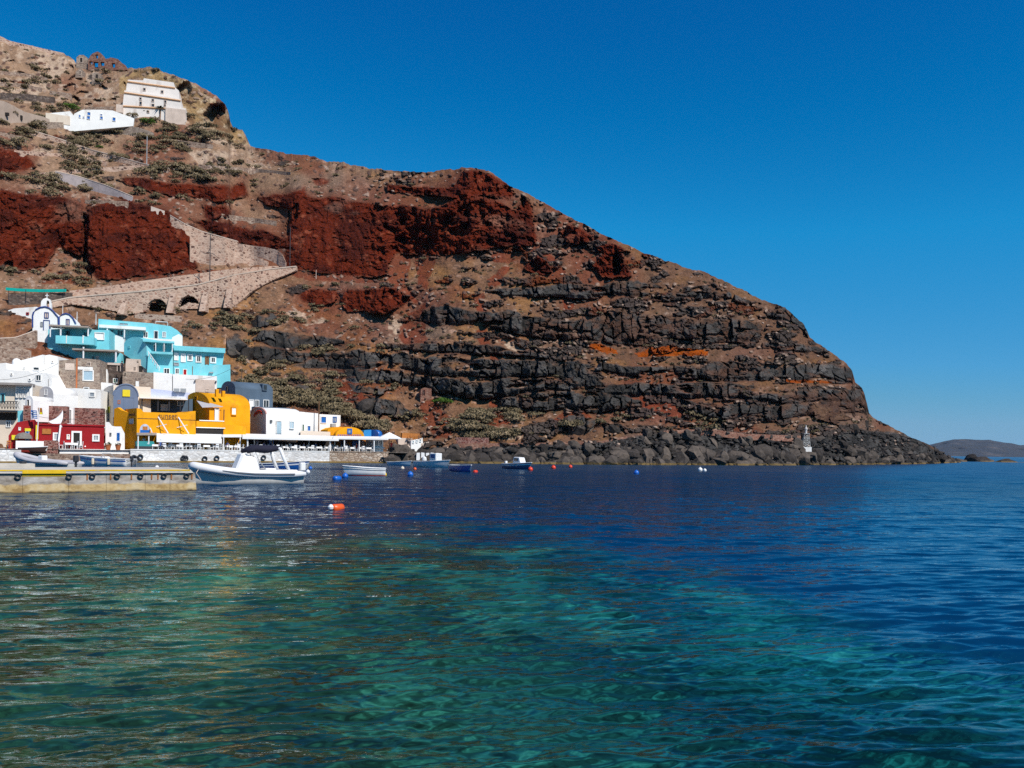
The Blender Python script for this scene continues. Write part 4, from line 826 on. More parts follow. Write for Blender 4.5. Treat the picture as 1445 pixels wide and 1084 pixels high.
for (x0, x1, yt, lab) in ((33, 48, 572, 'red stone wall pier left of the flagpole'), (61, 95, 572.5, 'red rubble wall left of the white doorway'), (104, 146, 575.5, 'red rubble wall right of the white doorway')):
    House('stone_wall', lab, 'wall', [(x0, 602), (x0, yt), (x1, yt + 1), (x1, 602)], 16, 1.2, ST_RD, D=Dq(x0) + 9 + (x0 - 33) * .01, yb=598)
h = House('doorway', 'white doorway between two red rubble walls', 'doorway', [(95.4, 600), (95.4, 575), (103.6, 575.5), (103.6, 600)], 16, 1.0, WHITE, D=Dq(99) + 9.2, yb=598); h.win(97, 578, 101.5, 597, 'door', WHITE, GREYM)
# ------------------------------------------------------------------ the dark red house
rh = House('red_house', 'low dark red taverna house with white framed door', 'taverna', [(12, 640), (12, 615), (24, 596), (49, 592), (53.5, 597.5), (100, 598.5), (147, 602), (147, 640)], 30, 7, REDW, D=Dq(12) + 5.5, yb=632, anchor=12)
rh.slab(53, 597.6, 147.5, 600, REDW, 'parapet', 0.12, 0.0)
rh.win(74.5, 610.5, 83.5, 622, fm=WHITE, pm=GLASSL, fr=.18); rh.win(100.5, 608.5, 115.5, 631.5, 'door', WHITE, DARKIN, fr=.22); rh.win(130, 613, 140.5, 623, fm=WHITE, pm=GLASSL, fr=.18); rh.win(94, 613, 98.6, 620, 'shutter', WHITE, CREAM)
rh.win(35.5, 608, 41.5, 622, 'door', BLUG, BLUE); rh.slab(35, 604.5, 43.5, 608.5, SIGNY, 'sign', 0.12); rh.slab(59.5, 605, 72, 612.5, WOODO, 'wooden_sign', 0.1); rh.win(26, 603, 29.5, 607.5, fm=WHITE, pm=WHITE); rh.slab(50.5, 600, 54, 620, SIGNY, 'painted_strip', 0.06)
m = MB(); a = rh.fr.loc(16.5, 617); m.box(a[0], a[0] + .6, -.3, -.05, a[1] - .3, a[1] + .25); m.build('yellow_box', SIGNY, rh.root)
m = MB(); a = rh.fr.loc(21, 619); m.lathe([(0.05, 0.75), (0.5, 0.65), (0.85, 0.35), (0.95, 0)], (a[0] + .9, -.6, a[1]), 12); m.build('net_heap', paint('grey_net', (0.2, 0.18, 0.16), 1.0, 0.3, 6), rh.root)
# white pole frame and sail over the red house terrace
pf = empty('pole_frame', Q(85, 3, ZQ), 0, 'white pole frame with canvas strips before the dark red house', 'frame'); o = pf.location
posts = [((85.5, 600), (82.5, 624)), ((124.5, 601), (120, 631))]
for (a, b) in posts:
    m = MB(); m.tube([P(a[0], a[1], Dq(a[0]) + 3) - o, P(b[0], b[1], Dq(b[0]) + 2.2) - o], .11, 6); m.build('pole', METW, pf)
m = MB()
for (a, b, d0, d1) in (((68, 599), (86, 603), 5, 3), ((86, 602.5), (112, 600.5), 3, 5), ((95, 598.6), (124.5, 603.5), 5, 3), ((124.5, 603.5), (147, 604), 3, 5), ((86, 603), (68, 599), 3, 5)):
    p = P(a[0], a[1], Dq(a[0]) + d0) - o; q = P(b[0], b[1], Dq(b[0]) + d1) - o; m.hexa([p, q, q + Vector((0, .9, -.05)), p + Vector((0, .9, -.05)), p + Vector((0, 0, .1)), q + Vector((0, 0, .1)), q + Vector((0, .9, .08)), p + Vector((0, .9, .08))])
m.build('canvas_strip', CLOTH, pf)
so_ = empty('shade_sail', Q(78, 5, ZQ), 0, 'triangular white shade sail rising above the dark red house', 'sail'); o = so_.location
m = MB(); A = P(88.5, 578.5, Dq(88) + 8) - o; B = P(68, 594.5, Dq(68) + 6) - o; Cc = P(84, 598.5, Dq(84) + 4) - o
n_ = 8; pts3 = [[None] * (n_ + 1) for _ in range(n_ + 1)]
for i in range(n_ + 1):
    for j in range(n_ + 1 - i):
        a = i / n_; b = j / n_; c = 1 - a - b; p = A * a + B * b + Cc * c; p = p + Vector((0, 1.2, -0.9)) * (a * b + b * c + a * c); pts3[i][j] = p
for i in range(n_):
    for j in range(n_ - i):
        t3 = [pts3[i][j], pts3[i + 1][j], pts3[i][j + 1]]; m.face(t3)
        if j < n_ - i - 1: m.face([pts3[i + 1][j], pts3[i + 1][j + 1], pts3[i][j + 1]])
so2 = m.build('canvas', CLOTH, so_, True); sm = so2.modifiers.new('thick', 'SOLIDIFY'); sm.thickness = 0.05
# ------------------------------------------------------------------ grey blue vault and the terrace behind the yellow restaurant
gv = vault('barrel_vault_house', 'grey blue vault with cream side and yellow sign', 'house', 160, 195, 542.5, (558, 560), (600, 600), 24, CREAM, depth=9, D=Dq(165) + 11.5, gmat=GRB)
gv.slab(173, 550, 183.5, 559.5, SIGNY, 'sign', 0.2); gv.win(174.5, 561, 190, 579, 'door', GRB, DARKIN); gv.win(166, 565, 170, 570, 'shutter', TERRA, TERRA); gv.trim(arch(160, 195, (558, 560), 542.5, 14), GRB, r=.12)
h = House('white_house', 'cream wall left of the grey blue vault', 'house', [(143, 604), (143, 556), (147, 549), (153, 545), (160, 543.5), (160.5, 604)], -50, 5, CREAM, D=Dq(160) + 12.2, yb=600, anchor=160.5); h.win(151.5, 572.5, 156.5, 583, 'door', CREAM, YGRN)
h = House('chimney', 'white chimney pillar right of the grey blue vault', 'chimney', [(191, 562), (191.5, 538), (195.5, 538), (196, 552), (199, 554), (199, 562)], 20, 1.2, WHITE, yb=560)
h = vault('barrel_vault_house', 'grey stone vault end behind the white pillar', 'house', 197, 213, 544.5, (553, 554), (562, 562), 24, ST_GR, depth=5, D=autoD(197, 213, 558, 20))
h = House('white_house', 'low house with a lavender roof behind the yellow restaurant', 'house', [(205, 572), (209, 548.5), (212, 548.5), (245, 552), (268, 554.5), (268, 574)], 22, 6, LAV, D=Dq(205) + 17, yb=570); h.slab(203, 558.5, 262, 563, WHITE, 'white_terrace_wall', .6)
for a in (245, 254.5): h.slab(a, 548.5, a + 8, 553, GREYM, 'air_conditioner', 0.6)
db = House('terrace_pavilion', 'dark blue terrace pavilion behind the yellow parapet', 'pavilion', [(196, 590), (196, 563.5), (255, 565), (272, 563), (272, 590)], 26, 3, DKB, D=Dq(200) + 14, yb=584)
db.slab(196, 562, 262, 563.6, CLOTH, 'roof_sheet', 3.2); db.win(250, 563.6, 259, 573, fm=METW, pm=GLASS); db.win(204, 566, 212, 576, fm=DKB, pm=GLASS); db.slab(226, 571, 236, 580, GREYM, 'counter', 1.2)
for xx in (199, 221, 236.5, 252): db.post(xx, 563.5, 581, .1, METD, 'post', 2.8)
# ------------------------------------------------------------------ the ochre restaurant
ss = House('yellow_restaurant', 'ochre yellow restaurant with stepped parapet and dark lettering', 'restaurant', [(193, 640), (193, 576), (199, 577), (202.5, 581.4), (230, 582.4), (262, 583.4), (270, 580.4), (276, 580), (276.5, 640)], 40, 5.5, YEL, D=Dq(193) + 4.6, yb=632, anchor=193)
ss.text('sunset', 223.5, 585.2, 250, 590.2, WOOD);
ss.slab(194, 590, 276, 590.6, WOOD, 'string_course', 0.05)
lp = arch(197, 211.5, (607, 607.5), 598.5, 10); f = ss.fr
m = MB(); m.prism([f.loc(197, 612)] + [f.loc(*q) for q in lp] + [f.loc(211.5, 612)], -0.05, -0.002, 'y')
lun = m.build('painted_lunette', paint('mural_sky', (0.45, 0.5, 0.62), 0.8, 0.3, 1.2), ss.root)
m = MB(); a = f.loc(197.6, 612); b = f.loc(210.8, 607); m.box(a[0], b[0], -.07, -.052, a[1], b[1]); m.build('painted_sea', BLUE, lun); m = MB(); a = f.loc(201, 607); b = f.loc(208, 602); m.box(a[0], b[0], -.07, -.052, a[1], b[1]); m.build('painted_house', WOODO, lun)
for (xa, ya, xb, yb_) in ((223, 588.5, 242.5, 612), (251.5, 589, 271, 612.5), (212, 604.5, 220, 611)):
    a = f.loc(xa, ya); m = MB(); b = P(xb, yb_ + .5, 0.1); 
    q = ss.root.matrix_basis.inverted() if False else None
    e = f.loc(xb, yb_); m.tube([(a[0], -.05, a[1]), (e[0] - 1.0, -1.6, e[1])], .08, 6); m.build('awning_arm', METW, ss.root)
for (xa, ya, xb, yb_) in ((221, 602.5, 232, 599), (249.5, 603.5, 261, 600)):
    a = f.loc(xa, ya); e = f.loc(xb, yb_); m = MB(); m.tube([(a[0], -.05, a[1]), (e[0], -.9, e[1])], .05, 6); m.build('awning_stay', METW, ss.root)
ss.text('sunset', 178, 583, 190.5, 587.5, WOOD, 'side_lettering', side='left'); 
o_ = ss.win(181, 589.5, 190, 599.5, 'shutter', YEL, BLUG, side='left')
lw = House('stair_wall', 'curved ochre stair wall left of the yellow restaurant', 'wall', [(160, 612), (161, 577), (166, 575), (171, 579), (180, 582), (193, 583), (193, 612)], -25, .5, YEL, D=Dq(193) + 6.5, yb=610, anchor=193)
sp = House('white_stair_wall', 'stepped white stair wall beside potted plants', 'wall', [(149, 640), (149, 595.5), (154, 595.8), (158, 601), (163, 602), (171, 602), (176, 612), (176, 640)], 25, 1.0, WHITE, D=Dq(149) + 3.5, yb=632); sp.win(154.5, 610.5, 157.5, 615, fm=GREYM, pm=GLASS); sp.win(165, 611, 169, 622, 'door', BLUE, BLUE)
# awning of the restaurant
def canopy(name, label, x0, x1, yb0, yf0, offb, offf, mat, posts=(), val=0.35, th=0.06, sag=0.0, yb1=None, yf1=None, pm=METW, pr=.08, cat='awning', n=8):
    """sloping canvas roof from a back edge (offb behind the quay edge) to a front edge, given by the rows where they are seen"""
    r = empty(name, Q((x0 + x1) / 2, offf, ZQ), 0, label, cat); o = r.location; m = MB(); yb1 = yb0 if yb1 is None else yb1; yf1 = yf0 if yf1 is None else yf1
    for k in range(n):
        t0, t1 = k / n, (k + 1) / n; a, b = x0 + (x1 - x0) * t0, x0 + (x1 - x0) * t1
        s0, s1 = sag * math.sin(math.pi * (t0 * 4 % 1)), sag * math.sin(math.pi * (t1 * 4 % 1))
        p = [P(a, yf0 + (yf1 - yf0) * t0 + s0, Dq(a) + offf) - o, P(b, yf0 + (yf1 - yf0) * t1 + s1, Dq(b) + offf) - o, P(b, yb0 + (yb1 - yb0) * t1, Dq(b) + offb) - o, P(a, yb0 + (yb1 - yb0) * t0, Dq(a) + offb) - o]
        m.hexa(p + [v + Vector((0, 0, th)) for v in p])
        if val: m.hexa([p[0] + Vector((0, 0, -val)), p[1] + Vector((0, 0, -val)), p[1] + Vector((0, .03, -val)), p[0] + Vector((0, .03, -val)), p[0], p[1], p[1] + Vector((0, .03, 0)), p[0] + Vector((0, .03, 0))])
    m.build('canvas', mat, r)
    for (px, of) in posts:
        t = (px - x0) / (x1 - x0); s = (of - offf) / (offb - offf); yt = (yf0 + (yf1 - yf0) * t) * (1 - s) + (yb0 + (yb1 - yb0) * t) * s
        top = P(px, yt, Dq(px) + of) - o; m = MB(); m.tube([(top.x, top.y, ZQ - o.z), (top.x, top.y, top.z)], pr, 6); m.build('post', pm, r)
    return r
canopy('awning', 'broad white awning hanging from the yellow restaurant', 221, 313, 611.5, 619, 4.7, 0.9, CLOTH, posts=((226, 1.0), (268, 1.0), (311, 1.0)), val=0.45, yb1=613.5, yf1=621.5, sag=0.0, pm=GREYM, pr=.05)
canopy('awning', 'small grey canopy over the cold counter', 193, 221, 611.2, 613, 4.7, 1.2, REED, posts=((210, 1.4), (195, 1.4)), val=0.12)
canopy('awning', 'small white canopy right of the broad awning', 313.5, 341, 613, 616, 6, 1.5, CLOTH, posts=((315.5, 1.6), (339, 1.6)), val=0.12)
canopy('awning', 'long flat white awning along the white vaulted house', 342, 478, 612.5, 617.5, 6.5, 0.6, CLOTH, posts=((349.5, 1.0), (359, 3.6), (436, 3.4), (466, 0.9)), val=0.2, yb1=616, yf1=620.5, pr=.1)
canopy('awning', 'beige canvas roof above the right end of the long awning', 424, 466, 608.5, 614.5, 8.5, 6.6, CLOTHB, val=0.1, yb1=610, yf1=616.0)
canopy('awning', 'white flat roof on posts before the small yellow tavern', 470, 548, 615.8, 618.5, 6.0, 0.7, WHITE, posts=((486, 0.9), (507, 0.9), (472.5, 3), (528, 0.9)), val=0.15, yb1=616.8, yf1=619.5, pr=.1)
# dining rooms behind the awnings; the long one has its shade in the colour
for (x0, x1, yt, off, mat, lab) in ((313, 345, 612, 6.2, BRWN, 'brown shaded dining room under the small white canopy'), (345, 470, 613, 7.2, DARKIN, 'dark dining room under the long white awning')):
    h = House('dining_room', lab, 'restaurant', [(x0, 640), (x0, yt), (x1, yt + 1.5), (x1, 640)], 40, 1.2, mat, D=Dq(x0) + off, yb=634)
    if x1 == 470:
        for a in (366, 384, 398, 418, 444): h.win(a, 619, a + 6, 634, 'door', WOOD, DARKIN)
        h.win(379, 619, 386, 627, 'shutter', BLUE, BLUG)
# ------------------------------------------------------------------ yellow vault, dark blue vault, white vaults
yv = vault('barrel_vault_house', 'big ochre yellow vaulted house with two chimneys', 'house', 258.5, 295.5, 553.5, (576, 571), (613, 613), -47, YEL, x2=353, D=Dq(295) + 7.5, anchor=295.5)
yv.win(274.8, 559, 279, 565.5, fm=YEL, pm=DARKIN); yv.win(302.5, 575.5, 309, 594, 'door', WHITE, WHITE, side='right'); yv.win(326, 574.5, 334, 586, 'shutter', YEL, WHITE, side='right', fr=.12)
fs = yv.fr.side(yv.umax)
for (xa, xb, ya) in ((303, 307, 547.5), (312, 316, 550)):
    u0, w0 = fs.loc(xa, 560); u1, w1 = fs.loc(xb, ya); m = MB(); m.box(yv.umax * .62, yv.umax * .62 + .42, u0, u0 + .42, w0, w1 - .2); m.build('chimney', YEL, yv.root)
m = MB(); a = yv.fr.loc(278.5, 566); b = yv.fr.loc(295, 572); W_ = yv.umax; u2, w2 = fs.loc(313, 574.5)
A = Vector((a[0], -.1, a[1])); B = Vector((W_ + .3, .2, b[1] + .2)); Cc = Vector((W_ + .4, u2, w2)); Dd = Vector((W_ + .2, -1.2, b[1] - .4))
m.hexa([A, Dd, Cc, B, A + Vector((0, 0, .06)), Dd + Vector((0, 0, .06)), Cc + Vector((0, 0, .06)), B + Vector((0, 0, .06))]); m.build('shade_canvas', paint('grey_canvas', (.5, .48, .5), .9), yv.root)
yt_ = House('yellow_terrace', 'ochre terrace wall with a dark opening below the yellow vault', 'terrace', [(277, 640), (277, 594), (320, 595), (320, 599), (347, 602), (347, 640)], 43, 3, YEL, D=Dq(277) + 4.8, yb=632)
yt_.slab(276.5, 603.5, 315, 612.5, DARKIN, 'painted_opening_shade', .03); yt_.slab(276, 602.6, 317, 603.8, WHITE, 'lintel', .2); yt_.slab(281, 592.6, 316, 594, WHITE, 'white_coping', .08)  # dark sheet on the wall paints the shade inside the opening
yt_.post(318, 578, 595, .08, WOOD, 'pole', -.5); yt_.post(268, 563, 582, .07, METD, 'pole', -.5)
bv = vault('barrel_vault_house', 'dark slate blue vaulted house behind the yellow one', 'house', 312, 332, 538, (550, 548), (585, 585), -47, DKB, x2=385, D=autoD(312, 385, 580, 0) - 1, anchor=332)
bv.win(319.5, 545, 322.5, 553, fm=METD, pm=GLASS, bars=False); bv.win(351, 564, 358, 579, 'door', WHITE, WHITE, side='right'); bv.win(359, 564.5, 365.5, 574, 'window', WHITE, GLASS, side='right'); bv.win(371, 564.5, 379.5, 575, 'window', WHITE, GLASS, side='right')
fb = bv.fr.side(bv.umax); u, w = fb.loc(370, 551); u1, w1 = fb.loc(377, 542.5); m = MB(); m.box(bv.umax - .9, bv.umax + .1, u, u1, w, w1); d_ = m.build('dormer', DKB, bv.root); m = MB(); m.box(bv.umax + .1, bv.umax + .13, u + .2, u1 - .1, w + .15, w1 - .15); m.build('dormer_pane', GLASS, d_)
bv.slab(355, 574, 402, 577.5, DKB, 'terrace_slab', 1.6, 0, side='right')
wv = vault('barrel_vault_house', 'white vaulted house with a red fish emblem on its gable', 'house', 354, 376, 575, (588, 584), (625, 625), -47, WHITE, x2=425, D=Dq(376) + 8, anchor=376, gmat=paint('white_gable_shade', (.70, .62, .60), .9))  # pinkish gable tone: shade on the white wall put into the colour
wv.trim(arch(354, 376, (588, 584), 575, 14), paint('pink_edge', (.55, .3, .27), .9), r=.1); wv.win(389.5, 594, 397.5, 612, 'door', WHITE, BLUG, side='right'); wv.win(408, 594.5, 415, 605.5, 'window', WHITE, BLUG, side='right'); wv.win(381, 593, 384, 596.5, 'window', METD, GLASSL, side='right')
f = wv.fr; m = MB(); pts = [f.loc(*q) for q in ((359.5, 588), (361, 583.5), (364, 580.5), (368, 579.3), (371, 581.5), (368.5, 582), (371.5, 584.5))]; m.tube([(u, -.1, w) for u, w in pts], .14, 5)
pts = [f.loc(*q) for q in ((362, 585.5), (365, 582.8), (368, 581.8))]; m.tube([(u, -.1, w) for u, w in pts], .1, 5); m.build('red_emblem', paint('red_emblem_paint', (.5, .05, .03), .7), wv.root)
h = House('white_house', 'white flat roofed house with a green door', 'house', [(423.5, 625), (423.5, 581), (432, 582), (449, 583.5), (449.5, 625)], 40, 6, WHITE, D=Dq(424) + 10.5, yb=618); h.win(425.8, 598.5, 429.3, 609, 'door', WHITE, GREEN); h.win(433.3, 600.5, 438.3, 608.5, 'shutter', WHITE, BLUE)
h = House('white_house', 'small white house with a blue shutter beside the pole', 'house', [(449.8, 625), (449.8, 584.5), (480.5, 586), (480.5, 625)], 40, 6, WHITE, D=Dq(450) + 13, yb=618); h.win(452, 587.5, 460.8, 597.5, 'shutter', WHITE, BLUE, fr=.12); h.win(469.3, 588.3, 475, 596, fm=BLUE, pm=GLASSL); h.slab(466, 598, 472, 602.5, GREYM, 'air_conditioner', .5)
yd = vault('barrel_vault_house', 'small ochre tavern with a low segmental roof and blue window', 'tavern', 474, 514, 602.8, (615, 616), (640, 640), 20, YEL, depth=5, D=Dq(474) + 6.6, gmat=None)
yd.win(490, 605, 496.8, 612.5, fm=BLUE, pm=GLASSL, fr=.3, bars=False)
m = MB(); f = yd.fr
for k in range(11):
    a = f.loc(476.5 + k * 3.1, 614.4); m.box(a[0], a[0] + .22, -.05, -.002, a[1] - .05, a[1] + .13)
m.build('purple_lettering', paint('purple_letter_paint', (.3, .15, .35), .7), yd.root)
yl_ = House('yellow_annex', 'ochre rounded roof left of the small tavern gable', 'house', [(453, 618), (457, 612), (463, 606.5), (470, 603.5), (479, 602.4), (492, 602.6), (492, 618)], 30, 4, YEL, D=Dq(453) + 9.2, yb=618)
bw = House('tavern', 'ochre brown tavern front with a blue door under the flat roof', 'tavern', [(470, 645), (470, 618.5), (525, 619.5), (525, 645)], 36, 1.0, BRWN, D=Dq(470) + 4.6, yb=636); bw.win(496.5, 622, 505, 636, 'door', NAVY, BLUE); bw.win(519.5, 622.5, 523, 628, fm=WHITE, pm=GLASSL); bw.win(481, 622, 489, 634, 'door', NAVY, DARKIN); bw.win(510.5, 623, 513, 628, fm=WHITE, pm=SIGNY)
h = House('white_house', 'white roof block behind the small ochre tavern', 'house', [(502.5, 616), (502.5, 600), (515, 600.5), (515, 616)], 30, 3, WHITE, D=Dq(503) + 13.5, yb=612); House('chimney', 'stubby white chimney behind the small ochre tavern', 'chimney', [(489.5, 606), (489.5, 599.5), (496, 599.5), (496, 606)], 30, 1.2, WHITE, D=Dq(490) + 13.8, yb=604)
bl = vault('barrel_vault_house', 'little blue vault with a white pipe right of the tavern', 'house', 520, 534, 606.5, (612, 613), (624, 624), -30, BLUE, depth=1, D=Dq(534) + 8, anchor=534)
h = House('blue_awning', 'bright blue awning beside the little blue vault', 'awning', [(509, 617), (514, 607.5), (524, 606.5), (524, 617)], 30, 2, paint('bright_blue_canvas', (.03, .25, .6), .8), D=Dq(510) + 8, yb=616)
wk = House('kiosk', 'white framed kiosk at the end of the tan quay', 'kiosk', [(526.5, 642), (526.5, 619.5), (541, 619.5), (541, 642)], 36, 2.5, METW, D=Dq(527) + 3.2, yb=637); wk.win(528, 621, 533.5, 629.5, fm=METW, pm=GLASS); wk.win(534.5, 621, 539.5, 629.5, fm=METW, pm=GLASS); wk.slab(527, 631, 541, 633, BLUG, 'counter_shelf', .4)
# ------------------------------------------------------------------ walls and ruins on the hillside
def strip(name, label, pts_, mat, th=0.6, off=0.45, sink=1.0, part='wall_face', cat='wall', smooth=True, cap=None):
    """a wall that follows the ground: (px, row of its top, row of its foot)"""
    xs = [p[0] for p in pts_]; n = max(2, int((xs[-1] - xs[0]) / 5)); px = np.linspace(xs[0], xs[-1], n + 1)
    yt = np.interp(px, xs, [p[1] for p in pts_]); yb = np.interp(px, xs, [p[2] for p in pts_])
    D = np.array([min(Dt(a, b), Dt(a, b - 1)) - off for a, b in zip(px, yb)])
    if smooth and len(D) > 6: D = np.minimum(blur1(D[None, :], 1.5, 1)[0], D)
    r = empty(name, P(px[n // 2], yb[n // 2], D[n // 2]), 0, label, cat); o = r.location; m = MB(); c = MB()
    for k in range(n):
        a, b = k, k + 1
        p = [P(px[a], yb[a], D[a]) - o, P(px[b], yb[b], D[b]) - o]; q = [P(px[a], yt[a], D[a]) - o, P(px[b], yt[b], D[b]) - o]
        t = Vector((0, th, 0)); s = Vector((0, 0, -sink))
        m.hexa([p[0] + s, p[1] + s, p[1] + s + t, p[0] + s + t, q[0], q[1], q[1] + t, q[0] + t])
        if cap: c.hexa([q[0] + Vector((0, -.06, 0)), q[1] + Vector((0, -.06, 0)), q[1] + t, q[0] + t] + [v + Vector((0, 0, .14)) for v in (q[0] + Vector((0, -.06, 0)), q[1] + Vector((0, -.06, 0)), q[1] + t, q[0] + t)])
    m.build(part, mat, r)
    if cap: c.build('coping', cap, r)
    return r
strip('retaining_wall', 'pale stone retaining wall of the lowest zigzag ramp', [(268, 325, 362), (285, 331, 367), (300, 336, 371), (320, 343, 371), (346, 356, 371), (378, 369, 374)], ST_PK)
strip('parapet', 'pale parapet along the outer edge of the zigzag ramp', [(240, 304, 311), (262, 317, 326), (285, 327, 337), (310, 334, 344), (335, 341, 350)], ST_PK, cap=OLDPL)
strip('retaining_wall', 'pale stone wall on the inner side of the ramp bend', [(333, 343, 350), (350, 346, 357), (375, 349, 365), (392, 353, 370), (398, 359, 374), (403, 370, 377)], ST_PK)
strip('parapet', 'grey stone parapet along the middle cobbled road', [(78, 242, 251), (110, 249, 263), (150, 262, 272), (186, 277, 281)], paint('grey_lilac_cobble', (0.36, 0.31, 0.31), 0.95, 0.2, 1.2, 0.5), cap=OLDPL)
strip('parapet', 'long pale parapet running down from the cream wall', [(40, 183, 187), (80, 195, 200), (130, 212, 217), (165, 221, 225), (205, 232, 236), (238, 238, 242)], ST_PK, cap=OLDPL)
strip('parapet', 'thin pale parapet of the path below the utility pole', [(45, 246, 249), (80, 241, 244), (120, 238, 241), (185, 234, 237), (208, 233, 236)], ST_PK)
strip('parapet', 'short white parapet above the right red cliff block', [(213, 291, 293), (232, 297.5, 299.5)], OLDPL)
strip('terrace_wall', 'grey rubble terrace wall below the long white house', [(60, 172, 181), (100, 173, 180), (150, 176, 184), (196, 180, 190), (216, 187, 192)], ST_GR)
strip('terrace_wall', 'dark rubble terrace wall above the cream wall', [(0, 131, 140), (40, 133, 142), (76, 137, 143)], ST_DK)
cwl = strip('retaining_wall', 'tall cream retaining wall with small dark openings on the upper left', [(-60, 138, 173), (0, 142, 173), (7, 143, 173), (35, 158, 173), (62, 165, 174), (71, 169, 174)], paint('brown_grey_render', (0.40, 0.31, 0.25), 0.95, 0.15, 0.5, 0.3, stain=(0.30, 0.22, 0.17)))
for (a, b, c, d) in ((5, 159, 12, 163), (28.5, 163, 31, 169)):
    D = Dt((a + c) / 2, 173) - .6; p = P(a, d, D) - cwl.location; q = P(c, b, D) - cwl.location; m = MB(); m.box(p.x, q.x, p.y - .08, p.y + .3, p.z, q.z); m.build('opening', DARKIN, cwl)
strip('ridge_wall', 'thin pale wall along the ridge on the upper left', [(-60, 46, 52), (0, 51, 56), (13, 57.5, 62), (50, 66, 70), (90, 75, 79)], ST_PK, off=0.2)
dw = strip('terrace_wall', 'dark rubble wall under a teal rail left of the arches', [(12, 414, 426), (60, 414, 427.5), (100, 413, 424)], ST_DK)
strip('terrace_wall', 'brown rubble terrace wall left of the white houses', [(0, 492, 513), (20, 489, 511), (41, 494, 508)], ST_BR); strip('terrace_wall', 'pale topped rubble wall below the church', [(0, 478, 492), (22, 477, 489), (50, 467, 488)], ST_BR, cap=OLDPL)
strip('rubble_wall', 'ruined pale rubble wall below the arches', [(190, 442, 446), (220, 444, 450), (256, 446, 454)], ST_PK)
strip('rubble_wall', 'low red rubble wall beside the coastal path', [(644, 617, 625.5), (690, 618, 626)], ST_RD); strip('path_wall', 'low pink wall of the coastal path above the boulders', [(640, 626, 628), (760, 625, 627), (850, 622.5, 624.5), (880, 616.5, 618.5), (930, 608.3, 610), (1000, 605, 606.5), (1050, 612, 613.5), (1130, 615, 616.5)], ST_RB, th=0.5)
strip('ramp_wall', 'grey ramp wall climbing right from the quay end', [(546, 634, 641), (575, 630, 637), (605, 623.5, 628)], OLDPL, th=2.5)
for i, (p_, mt) in enumerate((([(0, 100, 104), (40, 104, 108), (66, 110, 114)], ST_BR), ([(0, 116, 120), (30, 118, 122), (58, 124, 128)], ST_BR), ([(70, 128, 132), (100, 132, 136)], ST_BR), ([(118, 152, 156), (160, 150, 155)], ST_BR), ([(0, 186, 190), (36, 194, 198)], ST_BR), ([(20, 212, 216), (90, 217, 221), (150, 228, 232)], ST_PK), ([(240, 196, 200), (300, 204, 208)], ST_BR), ([(280, 232, 235), (360, 238, 241), (410, 243, 246)], ST_BR), ([(120, 282, 285), (180, 284, 288)], ST_BR), ([(300, 300, 303), (390, 312, 316)], ST_BR))):
    strip('terrace_wall', ('low rubble terrace wall below the ridge wall', 'second rubble terrace wall below the ridge wall', 'short rubble terrace wall beside the caves', 'rubble terrace wall above the long white house', 'rubble terrace wall under the cream wall', 'pale rubble terrace wall above the red mound', 'rubble terrace wall below the ochre rock', 'thin rubble terrace wall near the ridge saddle', 'rubble terrace wall on top of the red cliff block', 'thin rubble terrace wall above the zigzag ramp bend')[i], p_, mt, th=.5)
for (lab, pa, da, pb, db2) in (('thin cable hanging across the white houses', (0, 536), 118, (82, 513), 122), ('thin cable along the turquoise stair wall', (262, 535), 124, (325, 521), 132), ('thin cable above the red house roof', (55, 588), 106, (150, 583), 112)):
    a = P(*pa, da); b = P(*pb, db2); ro = empty('cable', a, 0, lab, 'cable'); m = MB(); m.tube([(b - a) * t + Vector((0, 0, -1.1 * 4 * t * (1 - t) * .5)) for t in np.linspace(0, 1, 12)], .022, 4); m.build('wire', METD, ro)
rail = empty('railing', P(55, 411, Dt(55, 427) - .4), 0, 'teal covered railing on the dark rubble wall', 'railing'); o = rail.location; m = MB()
pp = [P(x, y, Dt(x, 427) - .6) - o for x, y in ((8, 409.8), (30, 411.5), (60, 412.4), (93, 412))]
for a, b in zip(pp[:-1], pp[1:]): m.hexa([a, b, b + Vector((0, .15, 0)), a + Vector((0, .15, 0)), a + Vector((0, 0, .5)), b + Vector((0, 0, .5)), b + Vector((0, .15, .5)), a + Vector((0, .15, .5))])
m.build('cloth_screen', paint('teal_screen', (.0, .30, .26), .8), rail)
for x in (12, 36, 62, 90): p = P(x, 427, Dt(x, 427) - .55) - o; m = MB(); m.tube([p, p + Vector((0, 0, 2.2))], .05, 5); m.build('post', METD, rail)
